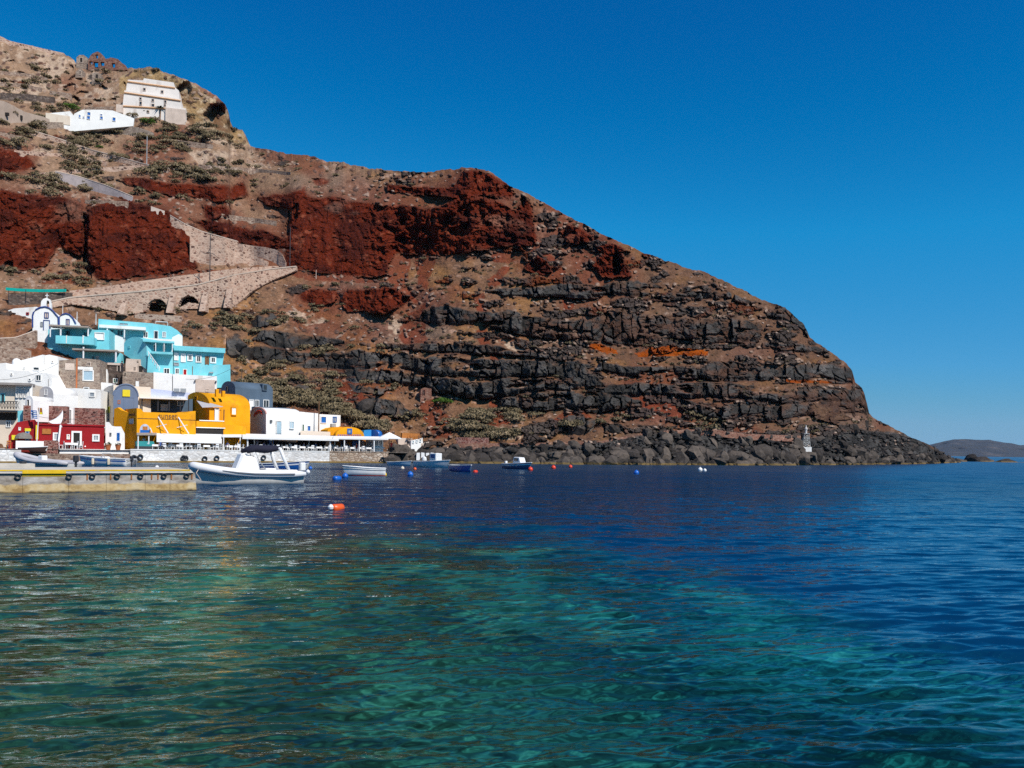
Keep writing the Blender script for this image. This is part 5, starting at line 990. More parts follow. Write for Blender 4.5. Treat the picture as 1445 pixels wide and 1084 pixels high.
def cellwall(name, label, poly, holes, mat, D, th=0.8, step=0.8, cat='ruin', Dfun=None, rag=0.5, part='wall'):
    """wall cut out cell by cell, with real openings and a ragged edge"""
    xs = [p[0] for p in poly]; ys = [p[1] for p in poly]; x0, y1 = min(xs), max(ys)
    X, Y = np.meshgrid(np.arange(x0, max(xs), step), np.arange(min(ys), y1, step)); cxm, cym = X + step / 2, Y + step / 2
    jx = fbm(cxm / 2.2, cym / 2.2, 2, 12) * rag; ok = inpoly(cxm + jx, cym + jx, poly)
    for hpoly in holes: ok &= ~inpoly(cxm + jx * .3, cym, hpoly)
    Df = Dfun or (lambda x: D); xc = (x0 + max(xs)) / 2
    r = empty(name, P(xc, y1, Df(xc)), 0, label, cat); o = r.location; m = MB(); idx = {}; ny, nx = ok.shape
    def vid(i, j, k):
        if (i, j, k) not in idx:
            x = x0 + j * step; y = min(ys) + i * step; v = P(x, y, Df(x)) - o; v.y += k * th; idx[(i, j, k)] = len(m.v); m.v.append(tuple(v))
        return idx[(i, j, k)]
    def F_(*q): m.f.append([vid(*t) for t in q]); m.m.append(0)
    for i in range(ny):
        for j in range(nx):
            if not ok[i, j]: continue
            F_((i, j, 0), (i + 1, j, 0), (i + 1, j + 1, 0), (i, j + 1, 0)); F_((i, j, 1), (i, j + 1, 1), (i + 1, j + 1, 1), (i + 1, j, 1))
            if i == 0 or not ok[i - 1, j]: F_((i, j, 0), (i, j + 1, 0), (i, j + 1, 1), (i, j, 1))
            if i == ny - 1 or not ok[i + 1, j]: F_((i + 1, j, 0), (i + 1, j, 1), (i + 1, j + 1, 1), (i + 1, j + 1, 0))
            if j == 0 or not ok[i, j - 1]: F_((i, j, 0), (i, j, 1), (i + 1, j, 1), (i + 1, j, 0))
            if j == nx - 1 or not ok[i, j + 1]: F_((i, j + 1, 0), (i + 1, j + 1, 0), (i + 1, j + 1, 1), (i, j + 1, 1))
    m.build(part, mat, r); return r
def rect(a, b, c, d): return [(a, b), (c, b), (c, d), (a, d)]
dr_ = Dt(150, 99) - .6
cellwall('ruined_house', 'roofless red brown ruin on the ridge with sky through its windows', [(124, 99), (124.5, 85), (128, 77.5), (133, 74), (137, 73), (142, 75), (146, 80), (148, 83.5), (157, 81.5), (166, 83.5), (170, 88), (176, 92), (180, 99)],
  [rect(134, 77, 138.4, 82.5), rect(125.8, 86.5, 130.3, 92.5), rect(132, 87.5, 138.6, 96), rect(141.5, 87, 147, 93.2), rect(157.4, 89, 162.2, 95)], ST_RB, dr_)
h = House('ruined_house', 'small pale ruin with one dark window left of the big ruin', 'ruin', [(107, 98), (108, 81), (112, 77.6), (118, 77.6), (124, 82), (124, 99)], 10, 5, ST_GR, D=Dt(115, 97) - .6, yb=97, sink=.5); h.win(112.3, 81.5, 117.2, 88.5, fm=OLDPL, pm=DARKIN, bars=False)
h = House('ruined_house', 'small ruined gable with a dark slot among the caves', 'ruin', [(106, 108), (107, 101), (113, 96), (119, 101), (120, 108)], 10, 3, ST_GR, D=Dt(113, 107) - .6, yb=107, sink=.3); h.win(111.5, 100, 114.6, 106, fm=OLDPL, pm=DARKIN, bars=False)
h = House('ruined_house', 'ruined wall with two stacked dark openings', 'ruin', [(129, 120), (130, 104), (135, 102), (143, 105), (143, 120)], 10, 3, ST_GR, D=Dt(136, 118) - .6, yb=118, sink=.3); h.win(134.5, 105, 139, 111, fm=ST_GR, pm=DARKIN, bars=False); h.win(134, 112.5, 139.6, 117.4, fm=ST_GR, pm=DARKIN, bars=False)
# mansion
MANS = paint('worn_pinkish_white', (.76, .70, .65), .92, .08, .5, .3, 5, stain=(.50, .42, .37))
TRIMO = paint('apricot_trim', (.68, .40, .22), .9)
dm = autoD(172, 262, 166, 14)
ma = House('mansion', 'large pale tiered mansion with apricot bands on the hilltop', 'house', [(166, 174), (167.5, 160), (173, 149), (175.5, 127.5), (255, 140), (256, 153), (262, 153), (262.5, 172)], 14, 9, MANS, D=dm, yb=166)
up_b = House('mansion_upper', 'x', 'x', [(176, 140), (178.5, 122), (180.5, 112.5), (202, 113.6), (203, 110.5), (245, 116.5), (247.5, 124), (252.5, 128), (253, 145)], 14, 6, MANS, D=dm + 3.0, yb=138, sink=0)
ub = up_b.wall; ub.name = 'upper_storey'; ub.parent = ma.root; ub.matrix_parent_inverse = Matrix(); ub.location = ma.root.matrix_basis.inverted() @ up_b.fr.o; bpy.data.objects.remove(up_b.root)
def mtrim(x0, y0, x1, y1, up=False):
    f = Fr(176, 138, dm + 3.0, 14) if up else ma.fr
    a, b = f.loc(x0, y0), f.loc(x1, y1); dlt = ma.root.matrix_basis.inverted() @ f.o if up else Vector()
    m = MB(); m.tube([(a[0] + dlt.x, dlt.y - .06, a[1] + dlt.z), (b[0] + dlt.x, dlt.y - .06, b[1] + dlt.z)], .22, 5); m.build('band', TRIMO, ma.root)
mtrim(175, 131, 255, 142.5); mtrim(172, 150, 240, 154); mtrim(180, 115.5, 247, 124.5, True)
for (a, b, c, d) in ((196.3, 137.6, 200.3, 141.3), (196.3, 143.3, 200.6, 148.6), (213.7, 139.8, 217.8, 143.6), (213.7, 146.8, 218.2, 151.3), (231.3, 141.8, 235.3, 145.8), (231, 147.3, 234.5, 150.5), (207, 156.5, 211, 159.5)): ma.win(a, b, c, d, fm=OLDPL, pm=GLASS, bars=False)
fu = Fr(176, 138, dm + 3.0, 14); dl = ma.root.matrix_basis.inverted() @ fu.o
for (a, b, c, d) in ((201.7, 124.4, 206, 128.6), (226.8, 127.8, 231, 132)):
    p = fu.loc(a, d); q = fu.loc(c, b); opening(ma.root, lambda u, v, w: (u + dl.x, dl.y - v, w + dl.z), (p[0], q[0], p[1], q[1]), 'window', OLDPL, GLASS, bars=False)
ma.slab(234, 153, 262, 175, OLDPL, 'old_annex', .5, 0); ma.slab(165, 149, 174, 160, OLDPL, 'side_wall', .8)
lh = House('long_house', 'long low white house with small blue windows below the mansion', 'house', [(64, 172), (65, 160.4), (99, 157), (104, 163), (105, 160.4), (116, 155), (145, 155), (159, 156), (189.6, 167.3), (188, 178)], math.degrees(math.atan2(Dt(188, 176) - Dt(65, 170), 123 / F * Dt(120, 172))), 5, WHITE, yb=174, off=.3, sink=.8)
lh.slab(64.5, 159.3, 99, 172, CREAM, 'cream_wing', .08)
for (a, b, c, d) in ((111, 162, 114.2, 166.3), (116.8, 164.5, 119.6, 167.2), (122.8, 158.5, 128.2, 163), (122.3, 164, 127.6, 168.4), (141, 161.2, 145, 163.8), (140.8, 164.6, 145.6, 168.4), (158.4, 166, 163.6, 171)): lh.win(a, b, c, d, fm=WHITE, pm=BLUE, bars=False)
h = House('stone_hut', 'small pink stone hut with a dark doorway under the lava ledge', 'hut', [(593, 559), (594, 549), (599, 547), (609, 548.5), (609, 553), (606, 558)], 15, 2, ST_RB, yb=558, sink=.3); h.win(596.5, 550, 600, 557.5, 'door', ST_RD, DARKIN)
# arched retaining wall under the road
TOPL = [(60, 429), (100, 420.5), (200, 412), (280, 402.5), (330, 389), (385, 380), (418, 376.8)]; BOTL = [(60, 434), (100, 426), (140, 432), (185, 440), (210, 436), (330, 430), (355, 408), (385, 392), (418, 379)]
BOTL = [(x, y + 3) for x, y in BOTL]
ax_ = np.linspace(60, 418, 60); dd_ = np.array([Dt(x, np.interp(x, *zip(*BOTL))) for x in ax_]) - 0.9; dd_ = np.minimum(blur1(dd_[None, :], 3, 1)[0], dd_ + .4)
Dar = lambda x: float(np.interp(x, ax_, dd_))
aw = cellwall('arched_wall', 'long pale stone retaining wall with two dark arches and buttresses', TOPL + BOTL[::-1],
  [arch(206.5, 236.5, (438, 437), 421.5, 12) + [(236.5, 442), (206.5, 442)], arch(250.5, 282, (436, 434), 417, 12) + [(282, 429), (266, 427), (250.5, 436)]], ST_PK, 0, 1.0, 1.0, 'retaining wall', Dar, 0.2, 'wall_face')
o = aw.location
m = MB()
for k in range(40):
    a = 62 + (418 - 62) * k / 40; b = 62 + (418 - 62) * (k + 1) / 40; ya, yb_ = np.interp([a, b], *zip(*TOPL))
    p, q = P(a, ya, Dar(a)) - o, P(b, yb_, Dar(b)) - o; m.hexa([p + Vector((0, .9, -.6)), q + Vector((0, .9, -.6)), q + Vector((0, 5, -.6)), p + Vector((0, 5, -.6)), p + Vector((0, .9, -.15)), q + Vector((0, .9, -.15)), q + Vector((0, 5, -.15)), p + Vector((0, 5, -.15))])
m.build('road_deck', OLDPL, aw)
m = MB()
for k in range(40):
    a = 62 + (418 - 62) * k / 40; b = 62 + (418 - 62) * (k + 1) / 40; ya, yb_ = np.interp([a, b], *zip(*TOPL)); p, q = P(a, ya, Dar(a)) - o, P(b, yb_, Dar(b)) - o; y0 = Vector((0, -.1, 0)); y1 = Vector((0, .8, 0)); u = Vector((0, 0, .22))
    m.hexa([p + y0, q + y0, q + y1, p + y1, p + y0 + u, q + y0 + u, q + y1 + u, p + y1 + u])
m.build('coping', paint('worn_coping', (.50, .40, .33), .95, .15, 1.0, .3), aw)
for (x, yt, yb_) in ((172, 424, 441), (240, 414, 439), (286, 412, 437), (320, 407, 432)):
    D = Dar(x); p = P(x, yb_, D) - o; t = P(x, yt, D) - o; w = 1.1; pr = 1.9; m = MB(); z0 = p.z - .6
    m.hexa([(p.x, p.y - pr, z0), (p.x + w, p.y - pr, z0), (p.x + w, p.y + .05, z0), (p.x, p.y + .05, z0), (t.x, t.y - .12, t.z), (t.x + w, t.y - .12, t.z), (t.x + w, t.y + .05, t.z), (t.x, t.y + .05, t.z)]); m.build('buttress', ST_PK, aw)
UP = [(98, 410.5, 421), (140, 405.5, 417), (200, 396.5, 412), (260, 388.5, 405), (330, 379, 390), (385, 375.5, 381), (420, 375.8, 378)]
r = empty('road_wall', P(260, 400, Dar(260) + 4), 0, 'pale stone wall on the inner side of the road above the arches', 'wall'); o = r.location; m = MB(); xs = np.linspace(98, 420, 50)
for a, b in zip(xs[:-1], xs[1:]):
    t = [np.interp(v, [q[0] for q in UP], [q[1] for q in UP]) for v in (a, b)]; bb = [np.interp(v, [q[0] for q in UP], [q[2] for q in UP]) + 1 for v in (a, b)]
    Da, Db = Dar(a) + 4.2, Dar(b) + 4.2; p = [P(a, bb[0], Da) - o, P(b, bb[1], Db) - o]; q = [P(a, t[0], Da) - o, P(b, t[1], Db) - o]; y = Vector((0, 1.2, 0)); s = Vector((0, 0, -.8))
    m.hexa([p[0] + s, p[1] + s, p[1] + s + y, p[0] + s + y, q[0], q[1], q[1] + y, q[0] + y])
m.build('wall_face', ST_PK, r)
# poles
def pole(label, px, y0, y1, D, mat, r=.07, name='utility_pole', cat='pole', arms=()):
    ro = empty(name, P(px, y1, D), 0, label, cat); h_ = (y1 - y0) * D / F; m = MB(); m.tube([(0, 0, -.5), (0, 0, h_)], r, 6, r1=r * .7); m.build('shaft', mat, ro)
    for a in arms: m = MB(); m.tube([(x * D / F, 0, h_ - z * D / F) for x, z in a], r * .5, 5); m.build('arm', mat, ro)
    return ro
pole('grey utility pole beside the upper path', 207, 192, 235, Dt(207, 235) - .5, GREYM, .11)
pole('street lamp with two curved arms on the road above the arches', 296, 330, 396, Dar(296) + .4, METD, .09, 'street_lamp', 'street lamp', ([(0, 20), (-3, 26), (-8, 28), (-14, 24), (-15, 28)], [(0, 26), (-4, 27), (4, 28), (9, 32)]))
pole('thin dark pole at the ramp corner beside the red cliff', 409, 321, 377, Dar(409) + .5, METD, .08)
pole('brown pole between the white houses', 449.6, 566, 612, Dq(449) + 9.5, WOOD, .1); pole('dark pole beside the scrub above the white vault', 399, 556, 574, Dt(399, 574) - .6, METD, .06); pole('white pole right of the chapel', 88.5, 431.5, 445, DCH + 3, METW, .05); pole('pale pole beside the round chapel gable', 108.5, 440, 460, DCH + 3, METW, .06)
pole('white pole above the upper turquoise roof', 135.4, 443, 454, DCH + 4, METW, .06); pole('dark pole left of the lava rocks', 341, 520, 545, Dt(341, 545) - .6, METD, .06); pole('pole with wires behind the white houses', 68, 535, 560, Dq(65) + 16, METD, .04); pole('pale stick leaning below the big red cliff', 446, 381, 391, Dt(446, 391) - .4, OLDPL, .07)
# flags
fp = pole('white flagpole leaning beside the dark red house', 51.5, 575, 628, Dq(51) + 3.4, METW, .07, 'flagpole', 'flagpole'); fp.rotation_euler = (0, math.radians(3.5), 0)
def flag(label, x0, x1, y0, y1, D, mats, kind):
    r = empty('flag', P((x0 + x1) / 2, y1, D), 0, label, 'flag'); w = (x1 - x0) * D / F; h_ = (y1 - y0) * D / F; n = 9; nx = 10
    for ci in range(len(mats)):
        m = MB()
        for i in range(nx):
            for j in range(n):
                if kind == 'stripes': c = j % 2 if not (i < 5 and j >= 4) else (0 if (i == 2 or j == 6) is False else 1)
                else: c = 0 if j > 2 else 1
                if c != ci: continue
                def q(a, b): return (-w / 2 + w * a / nx, .12 * math.sin(a * .9) - .02 * b, h_ * b / n - .05 * a / nx * h_)
                m.face([q(i, j), q(i + 1, j), q(i + 1, j + 1), q(i, j + 1)])
        ob = m.build('flag_cloth' if ci == 0 else 'flag_stripes', mats[ci], r); sm = ob.modifiers.new('thick', 'SOLIDIFY'); sm.thickness = 0.015
    return r
flag('blue and white striped flag on the leaning flagpole', 44.6, 52.6, 579, 590.5, Dq(50) + 3.4, (BLUE, METW), 'stripes'); flag('orange and yellow flag beside the striped flag', 54.3, 60, 575.5, 584.5, Dq(57) + 3.4, (WOODO, SIGNY), 'plain')
# beacon tower
GREYW = paint('dull_white_steel', (.42, .42, .41), .5, .1, 3)
bx_ = 1137; db_ = Dt(bx_, 633) - 1.0; bt = empty('beacon_tower', P(bx_, 633.5, db_), 0, 'white lattice beacon tower standing on the shore boulders', 'beacon'); k_ = db_ / F; H_ = 21 * k_
m = MB(); m.box(-6.2 * k_, 6.2 * k_, -.9, .9, -.6, 2.6 * k_); m.build('base', WHITE, bt); b0, b1 = 5.0 * k_, 3.2 * k_
cs = [(sx, sy) for sx in (-1, 1) for sy in (-1, 1)]
for sx, sy in cs: m = MB(); m.tube([(sx * b0, sy * b0, 2.6 * k_), (sx * b1, sy * b1, H_)], .38 * k_, 5); m.build('leg', GREYW, bt)
m = MB()
for i in range(3):
    t0, t1 = i / 3, (i + 1) / 3; z0, z1 = 2.6 * k_ + (H_ - 2.6 * k_) * t0, 2.6 * k_ + (H_ - 2.6 * k_) * t1; r0, r1 = b0 + (b1 - b0) * t0, b0 + (b1 - b0) * t1
    for s in (-1, 1):
        m.tube([(-r0, s * r0, z0), (r1, s * r1, z1)], .3 * k_, 4); m.tube([(r0, s * r0, z0), (-r1, s * r1, z1)], .3 * k_, 4); m.tube([(s * r0, -r0, z0), (s * r1, r1, z1)], .3 * k_, 4); m.tube([(-r1, s * r1, z1), (r1, s * r1, z1)], .35 * k_, 4)
m.build('lattice', GREYW, bt); m = MB(); m.box(-b1 * 1.3, b1 * 1.3, -b1 * 1.3, b1 * 1.3, H_, H_ + .8 * k_); m.build('platform', GREYW, bt)
m = MB(); m.lathe([(1.6 * k_, 0), (1.6 * k_, 5 * k_), (2.2 * k_, 5.4 * k_), (2.2 * k_, 7 * k_), (1.2 * k_, 8.4 * k_), (.5 * k_, 11.5 * k_), (.01, 11.8 * k_)], (0, 0, H_ + .8 * k_), 10); m.build('lantern', paint('pale_lantern', (.55, .52, .5), .6), bt)
# ------------------------------------------------------------------ jetty
A0 = Pw(-230, 699.5); A1 = Pw(275.5, 692.2); dj = (A1 - A0); Lj = dj.length; aj = math.atan2(dj.y, dj.x)
je = empty('jetty', Vector((A0.x, A0.y, 0)), aj, 'long concrete jetty with a yellow edge and ring fenders', 'jetty'); ZJ = 1.06; WJ = 5.2
m, nt, b = nodes('weathered_jetty_concrete'); L = nt.links.new; tc = N(nt, 'ShaderNodeTexCoord'); sp = N(nt, 'ShaderNodeSeparateXYZ'); L(tc.outputs['Object'], sp.inputs[0])
n1 = N(nt, 'ShaderNodeTexNoise', Scale=0.9, Detail=8.0, Roughness=0.7); mpn = N(nt, 'ShaderNodeMapping'); mpn.inputs['Scale'].default_value = (1, 1, 2.2); L(tc.outputs['Object'], mpn.inputs[0]); L(mpn.outputs[0], n1.inputs['Vector'])
conc = ramp(nt, n1.outputs['Fac'], [(0.32, (0.11, 0.09, 0.075)), (0.45, (0.28, 0.245, 0.21)), (0.58, (0.42, 0.385, 0.35)), (0.72, (0.58, 0.54, 0.51))])
n2 = N(nt, 'ShaderNodeTexNoise', Scale=1.6, Detail=6.0, Roughness=0.7); L(tc.outputs['Object'], n2.inputs['Vector'])
sm_ = N(nt, 'ShaderNodeMath', operation='MULTIPLY_ADD'); L(n2.outputs['Fac'], sm_.inputs[0]); sm_.inputs[1].default_value = -0.35; L(sp.outputs['Z'], sm_.inputs[2])
def zr(a, b_): r = N(nt, 'ShaderNodeMapRange', interpolation_type='SMOOTHSTEP'); r.inputs['From Min'].default_value = a; r.inputs['From Max'].default_value = b_; L(sm_.outputs[0], r.inputs['Value']); return r.outputs[0]
m1 = N(nt, 'ShaderNodeMix', data_type='RGBA'); L(zr(.15, .26), m1.inputs['Factor']); L(ramp(nt, n2.outputs['Fac'], [(.35, (.30, .19, .07)), (.5, (.50, .36, .17)), (.65, (.58, .46, .28))]), m1.inputs['A']); L(conc, m1.inputs['B'])
m2 = N(nt, 'ShaderNodeMix', data_type='RGBA'); L(zr(-.20, -.06), m2.inputs['Factor']); m2.inputs['A'].default_value = (.075, .05, .02, 1); L(m1.outputs['Result'], m2.inputs['B'])
L(m2.outputs['Result'], b.inputs['Base Color']); b.inputs['Roughness'].default_value = .95; bp = N(nt, 'ShaderNodeBump', Strength=.6, Distance=.06); L(n1.outputs['Fac'], bp.inputs['Height']); L(bp.outputs[0], b.inputs['Normal']); JC = m
def sx(px): v = Pw(px, np.interp(px, [-230, 275.5], [699.5, 692.2])); return (v - A0).length * (1 if px > -230 else -1)
m = MB(); segs = [-230, -60, 32, 97, 150, 205, 240]; e_ = [sx(q) for q in segs]
xs = [0] + e_[1:]
for k, (a, b2) in enumerate(zip(xs, xs[1:] + [Lj - .0])):
    last = k == len(xs) - 1; g = .006; c = .35 if last else 0
    m.hexa([(a + g, 0, -1.5), (b2 - g + (c * .6), 0, -1.5), (b2 - g + c * .6, WJ, -1.5), (a + g, WJ, -1.5), (a + g, .06, ZJ - .16), (b2 - g, .06, ZJ - .16), (b2 - g, WJ, ZJ - .16), (a + g, WJ, ZJ - .16)])
m.build('jetty_body', JC, je)
m = MB(); m.hexa([(0, -.05, ZJ - .16), (Lj - .1, -.05, ZJ - .16), (Lj - .1, WJ + .03, ZJ - .16), (0, WJ + .03, ZJ - .16), (0, -.03, ZJ), (Lj - .25, -.03, ZJ), (Lj - .25, WJ, ZJ), (0, WJ, ZJ)]); m.build('top_slab', paint('pale_concrete', (.50, .46, .41), .95, .2, .8, .4), je)
YP = paint('worn_yellow_paint', (.72, .46, .02), .8, .12, 1.5, .2, stain=(.5, .43, .3))
m = MB(); m.box(0, Lj - .3, -.012, .09, ZJ + .0, ZJ + .006); m.box(0, Lj - .28, -.058, -.04, ZJ - .05, ZJ); m.build('yellow_edge_line', YP, je)
m = MB(); m.box(sx(31), sx(92.5), -.062, -.045, ZJ - .17, ZJ - .052); m.box(sx(31), sx(92.5), .035, .05, ZJ - .30, ZJ - .17); m.build('yellow_patch', YP, je)
for px in (-60, 25, 97, 130, 165, 198, 231, 263):
    s = sx(px) if px > -230 else 0; m = MB(); ring = [(s + .11 * math.cos(t), -.02, ZJ - .30 + .11 * math.sin(t)) for t in np.linspace(0, 2 * math.pi, 13)]; m.tube(ring, .038, 6, cap=False); m.build('mooring_ring', METD, je)
for px in (122, 155, 184.5, 213, 222, 241, 270): s = sx(px); m = MB(); m.box(s, s + .06, .02, .042, ZJ - .48, ZJ - .2); m.build('rust_streak', paint('rust_streak', (.30, .11, .03), .9, .3, 4), je)
m = MB(); ym = Vector((0, 0, 0)); m.lathe([(.12, 0), (.1, .2), (.17, .25), (.17, .32), (.01, .34)], (sx(40), 3.4, ZJ), 10); m.build('bollard', METD, je)
u0 = MB(); u0.box(sx(-150), sx(57), 3.0, 4.6, ZJ, ZJ + .22); u0.build('raised_step', paint('pale_concrete', (.5, .46, .41)), je)
# ------------------------------------------------------------------ boats
def place(x0, y0, x1, y1): 
    a = Pw(x0, y0); b = Pw(x1, y1); d = b - a; return a, d.length, math.atan2(d.y, d.x)
def hullmesh(Lh, B, fb, fs, bow=.18, draft=.18, n=15, transom=.82):
    """stations from stern to bow: returns rings of (x, y, z) from gunwale to gunwale round the keel"""
    R_ = []
    for k in range(n + 1):
        t = k / n; x = Lh * t; w = B / 2 * (transom + (1 - transom) * min(1, t / .35)) * (1 - max(0, (t - .45) / .55) ** 2.2); zs = fs + (fb - fs) * t ** 2.0; zk = -draft * (1 - max(0, (t - .7) / .3) ** 2 * .9)
        w = max(w, .015); fl = bow * Lh * max(0, (t - .7) / .3) ** 1.5 * .35; q = []
        for (fy, fz) in ((1, 1), (.97, .55), (.86, .25), (.55, .06), (0, 0)): q.append((x + fl * fz, w * fy, zk + (zs - zk) * fz))
        R_.append(q + [(a, -b, c) for a, b, c in q[-2::-1]])
    return R_
def loft(m, R_, close_end=True, mi=0, rev=False):
    for a, b in zip(R_[:-1], R_[1:]):
        for i in range(len(a) - 1): m.face([a[i], a[i + 1], b[i + 1], b[i]], mi)
    if close_end: m.face(R_[0], mi)
def boat(name, label, x0, y0, x1, y1, B, fb, fs, hullm, inm, trimm, stripe=None, cat='boat', draft=.2, seats=(.3, .6), L_=None, z=0.0, roll=0, keel=None):
    a, Lh, ang = place(x0, y0, x1, y1); Lh = L_ or Lh; r = empty(name, Vector((a.x, a.y, z)), ang, label, cat); r.rotation_euler = (roll, 0, ang)
    R_ = hullmesh(Lh, B, fb, fs, draft=draft); m = MB(); loft(m, R_); m.build('hull', hullm, r, True)
    I_ = [[(x if i else x, y * .9, z_ if abs(y) > 1e9 else max(z_, .05) * (1 if j in (0, 8) else .72) + (.0 if j in (0, 8) else .05)) for j, (x, y, z_) in enumerate(q)] for i, q in enumerate(R_)]
    m = MB(); loft(m, I_); m.build('inside', inm, r, True)
    m = MB(); m.tube([(q[0][0], q[0][1], q[0][2]) for q in R_], .045, 6); m.tube([(q[8][0], q[8][1], q[8][2]) for q in R_], .045, 6); m.tube([R_[0][0], R_[0][8]], .045, 6); m.build('gunwale', trimm, r)
    if stripe:
        m = MB()
        for s in (0, 8):
            for p, q in zip(R_[:-1], R_[1:]):
                def sh(v, w, f): return Vector(v) * (1 - f) + Vector(w) * f + Vector((0, .012 if s == 0 else -.012, 0))
                j = 1 if s == 0 else 7; m.face([sh(p[s], p[j], .35), sh(q[s], q[j], .35), sh(q[s], q[j], .62), sh(p[s], p[j], .62)])
        m.build('stripe', stripe, r)
    for t in seats: k = int(t * 15); q = R_[k]; m = MB(); m.box(q[0][0] - .13, q[0][0] + .13, -q[0][1] * .93, q[0][1] * .93, q[0][2] - .2, q[0][2] - .15); m.build('thwart', trimm, r)
    return r, Lh, R_
def outboard(r, x, z, s=1.0, mat=METD):
    m = MB(); m.box(x - .16 * s, x + .16 * s, -.16 * s, .16 * s, z, z + .48 * s); o_ = m.build('outboard', mat, r, bevel=.05 * s); m = MB(); m.box(x - .07 * s, x + .07 * s, -.05 * s, .05 * s, z - .7 * s, z); m.build('leg', METD, o_); return o_
GELW = glossy('white_gelcoat', (.78, .78, .78), .25, .5); GELG = glossy('grey_gelcoat', (.62, .60, .57), .35, .4); HYP = paint('grey_hypalon', (.50, .48, .50), .6, .05, 2, .05); HYPW = paint('white_hypalon', (.76, .76, .77), .5, .03, 2, .03)
BB = glossy('boat_blue', (.012, .10, .36), .3, .4); DECK = paint('pale_deck', (.60, .56, .50), .8, .1, 3); REDB = glossy('antifoul_red', (.32, .03, .02), .5, .3)
def tubeboat(name, label, x0, y0, x1, y1, B, rt, zt, rise, tm, hm, z=0.0, L_=None, pitch=0):
    a, Lh, ang = place(x0, y0, x1, y1); Lh = L_ or Lh; r = empty(name, Vector((a.x, a.y, z)), ang, label, 'inflatable boat'); r.rotation_euler = (0, pitch, ang)
    pts_ = []; rr = []
    side = [(0, 1), (.12, 1), (.3, 1), (.5, 1), (.65, .97), (.78, .85), (.88, .62), (.95, .34), (.985, .12)]
    path = [(t * Lh, B / 2 * w, zt + rise * max(0, (t - .35) / .65) ** 2) for t, w in side]; path = path + [(x, -y, zz) for x, y, zz in path[::-1]]
    rad = [rt * (.55 if i in (0, len(path) - 1) else (1 if 3 <= i <= len(path) - 4 else 1)) for i in range(len(path))]
    m = MB(); m.tube(path, rad, 12); m.build('inflatable_tube', tm, r, True)
    m = MB(); pp = [(x, y + (rt * 1.02 if y > 0 else -rt * 1.02), zz - .02) for x, y, zz in path[1:6]]; 
    m.tube([(x, y * (1 + rt * 1.0 / (B / 2)), zz + .0) for x, y, zz in path[1:7]], .05, 5); m.tube([(x, y * (1 + rt * 1.0 / (B / 2)), zz + .0) for x, y, zz in path[11:17]], .05, 5); m.build('rubbing_strake', paint('dark_grey_rubber', (.12, .13, .15), .7), r)
    R_ = hullmesh(Lh * .97, B * 1.05, zt + rise * .75, zt - .05, draft=.25); m = MB(); loft(m, R_); m.build('hull', hm, r, True)
    m = MB()
    for k in range(12):
        q0 = R_[k][0]; q1 = R_[k + 1][0]; m.face([(q0[0], q0[1], zt - .12 + (q0[2] - zt + .05)), (q1[0], q1[1], zt - .12 + (q1[2] - zt + .05)), (q1[0], -q1[1], zt - .12 + (q1[2] - zt + .05)), (q0[0], -q0[1], zt - .12 + (q0[2] - zt + .05))])
    m.build('deck', DECK, r); return r, Lh
# the big white RIB at the end of the jetty: stern right, bow left
rb, Lr = tubeboat('inflatable_boat', 'large white inflatable boat with console, arch and dark folded canopy', 421, 681.5, 270, 683.5, 2.15, .25, .60, .50, HYPW, GELG)
m = MB(); x0, x1 = Lr * .40, Lr * .62
m.hexa([(x0, -.55, .5), (x1 + .2, -.5, .55), (x1 + .2, .5, .55), (x0, .55, .5), (x0 + .1, -.48, 1.55), (x1 - .35, -.42, 1.9), (x1 - .35, .42, 1.9), (x0 + .1, .48, 1.55)]); m.build('covered_console', CLOTH, rb, bevel=.12)
m = MB(); m.box(Lr * .25, Lr * .36, -.6, .6, .5, .95); m.build('seat', GELW, rb, bevel=.06); m = MB(); m.box(Lr * .05, Lr * .2, -.75, .75, .5, .85); m.build('stern_bench', GELW, rb, bevel=.06)
m = MB()
for s in (-1, 1): m.tube([(Lr * .14, s * .95, .6), (Lr * .20, s * .9, 1.5), (Lr * .23, s * .78, 2.15)], .11, 8)
m.tube([(Lr * .23, -.78, 2.15), (Lr * .235, 0, 2.25), (Lr * .23, .78, 2.15)], .09, 8); m.build('radar_arch', GELW, rb, True)
m = MB(); m.tube([(Lr * .22, 0, 2.22), (Lr * .34, 0, 2.12), (Lr * .45, 0, 2.18), (Lr * .53, 0, 2.0)], [.16, .26, .22, .1], 8)
for s in (-.5, .5): m.tube([(Lr * .22, s, 2.2), (Lr * .34, s, 2.1), (Lr * .45, s, 2.15), (Lr * .53, s, 1.95)], [.14, .22, .2, .1], 8)
m.build('folded_canopy', paint('navy_canvas', (.02, .02, .035), .9), rb, True)
m = MB(); m.tube([(Lr * .46, -.5, 2.1), (Lr * .42, -.55, 1.4), (Lr * .36, -.6, .9)], .03, 5); m.tube([(Lr * .46, .5, 2.1), (Lr * .42, .55, 1.4), (Lr * .36, .6, .9)], .03, 5); m.build('canopy_frame', GREYM, rb)
m = MB(); m.box(Lr * .86, Lr * .93, -.3, .3, 1.0, 1.12); m.build('bow_step', GELW, rb); outboard(rb, -.25, .75, 1.15, GELW)
m = MB(); m.tube([(Lr * .93, .1, 1.05), (Lr * 1.0, .9, .7), (Lr * 1.02, 2.2, .35)], .02, 4); m.build('mooring_line', OLDPL, rb)
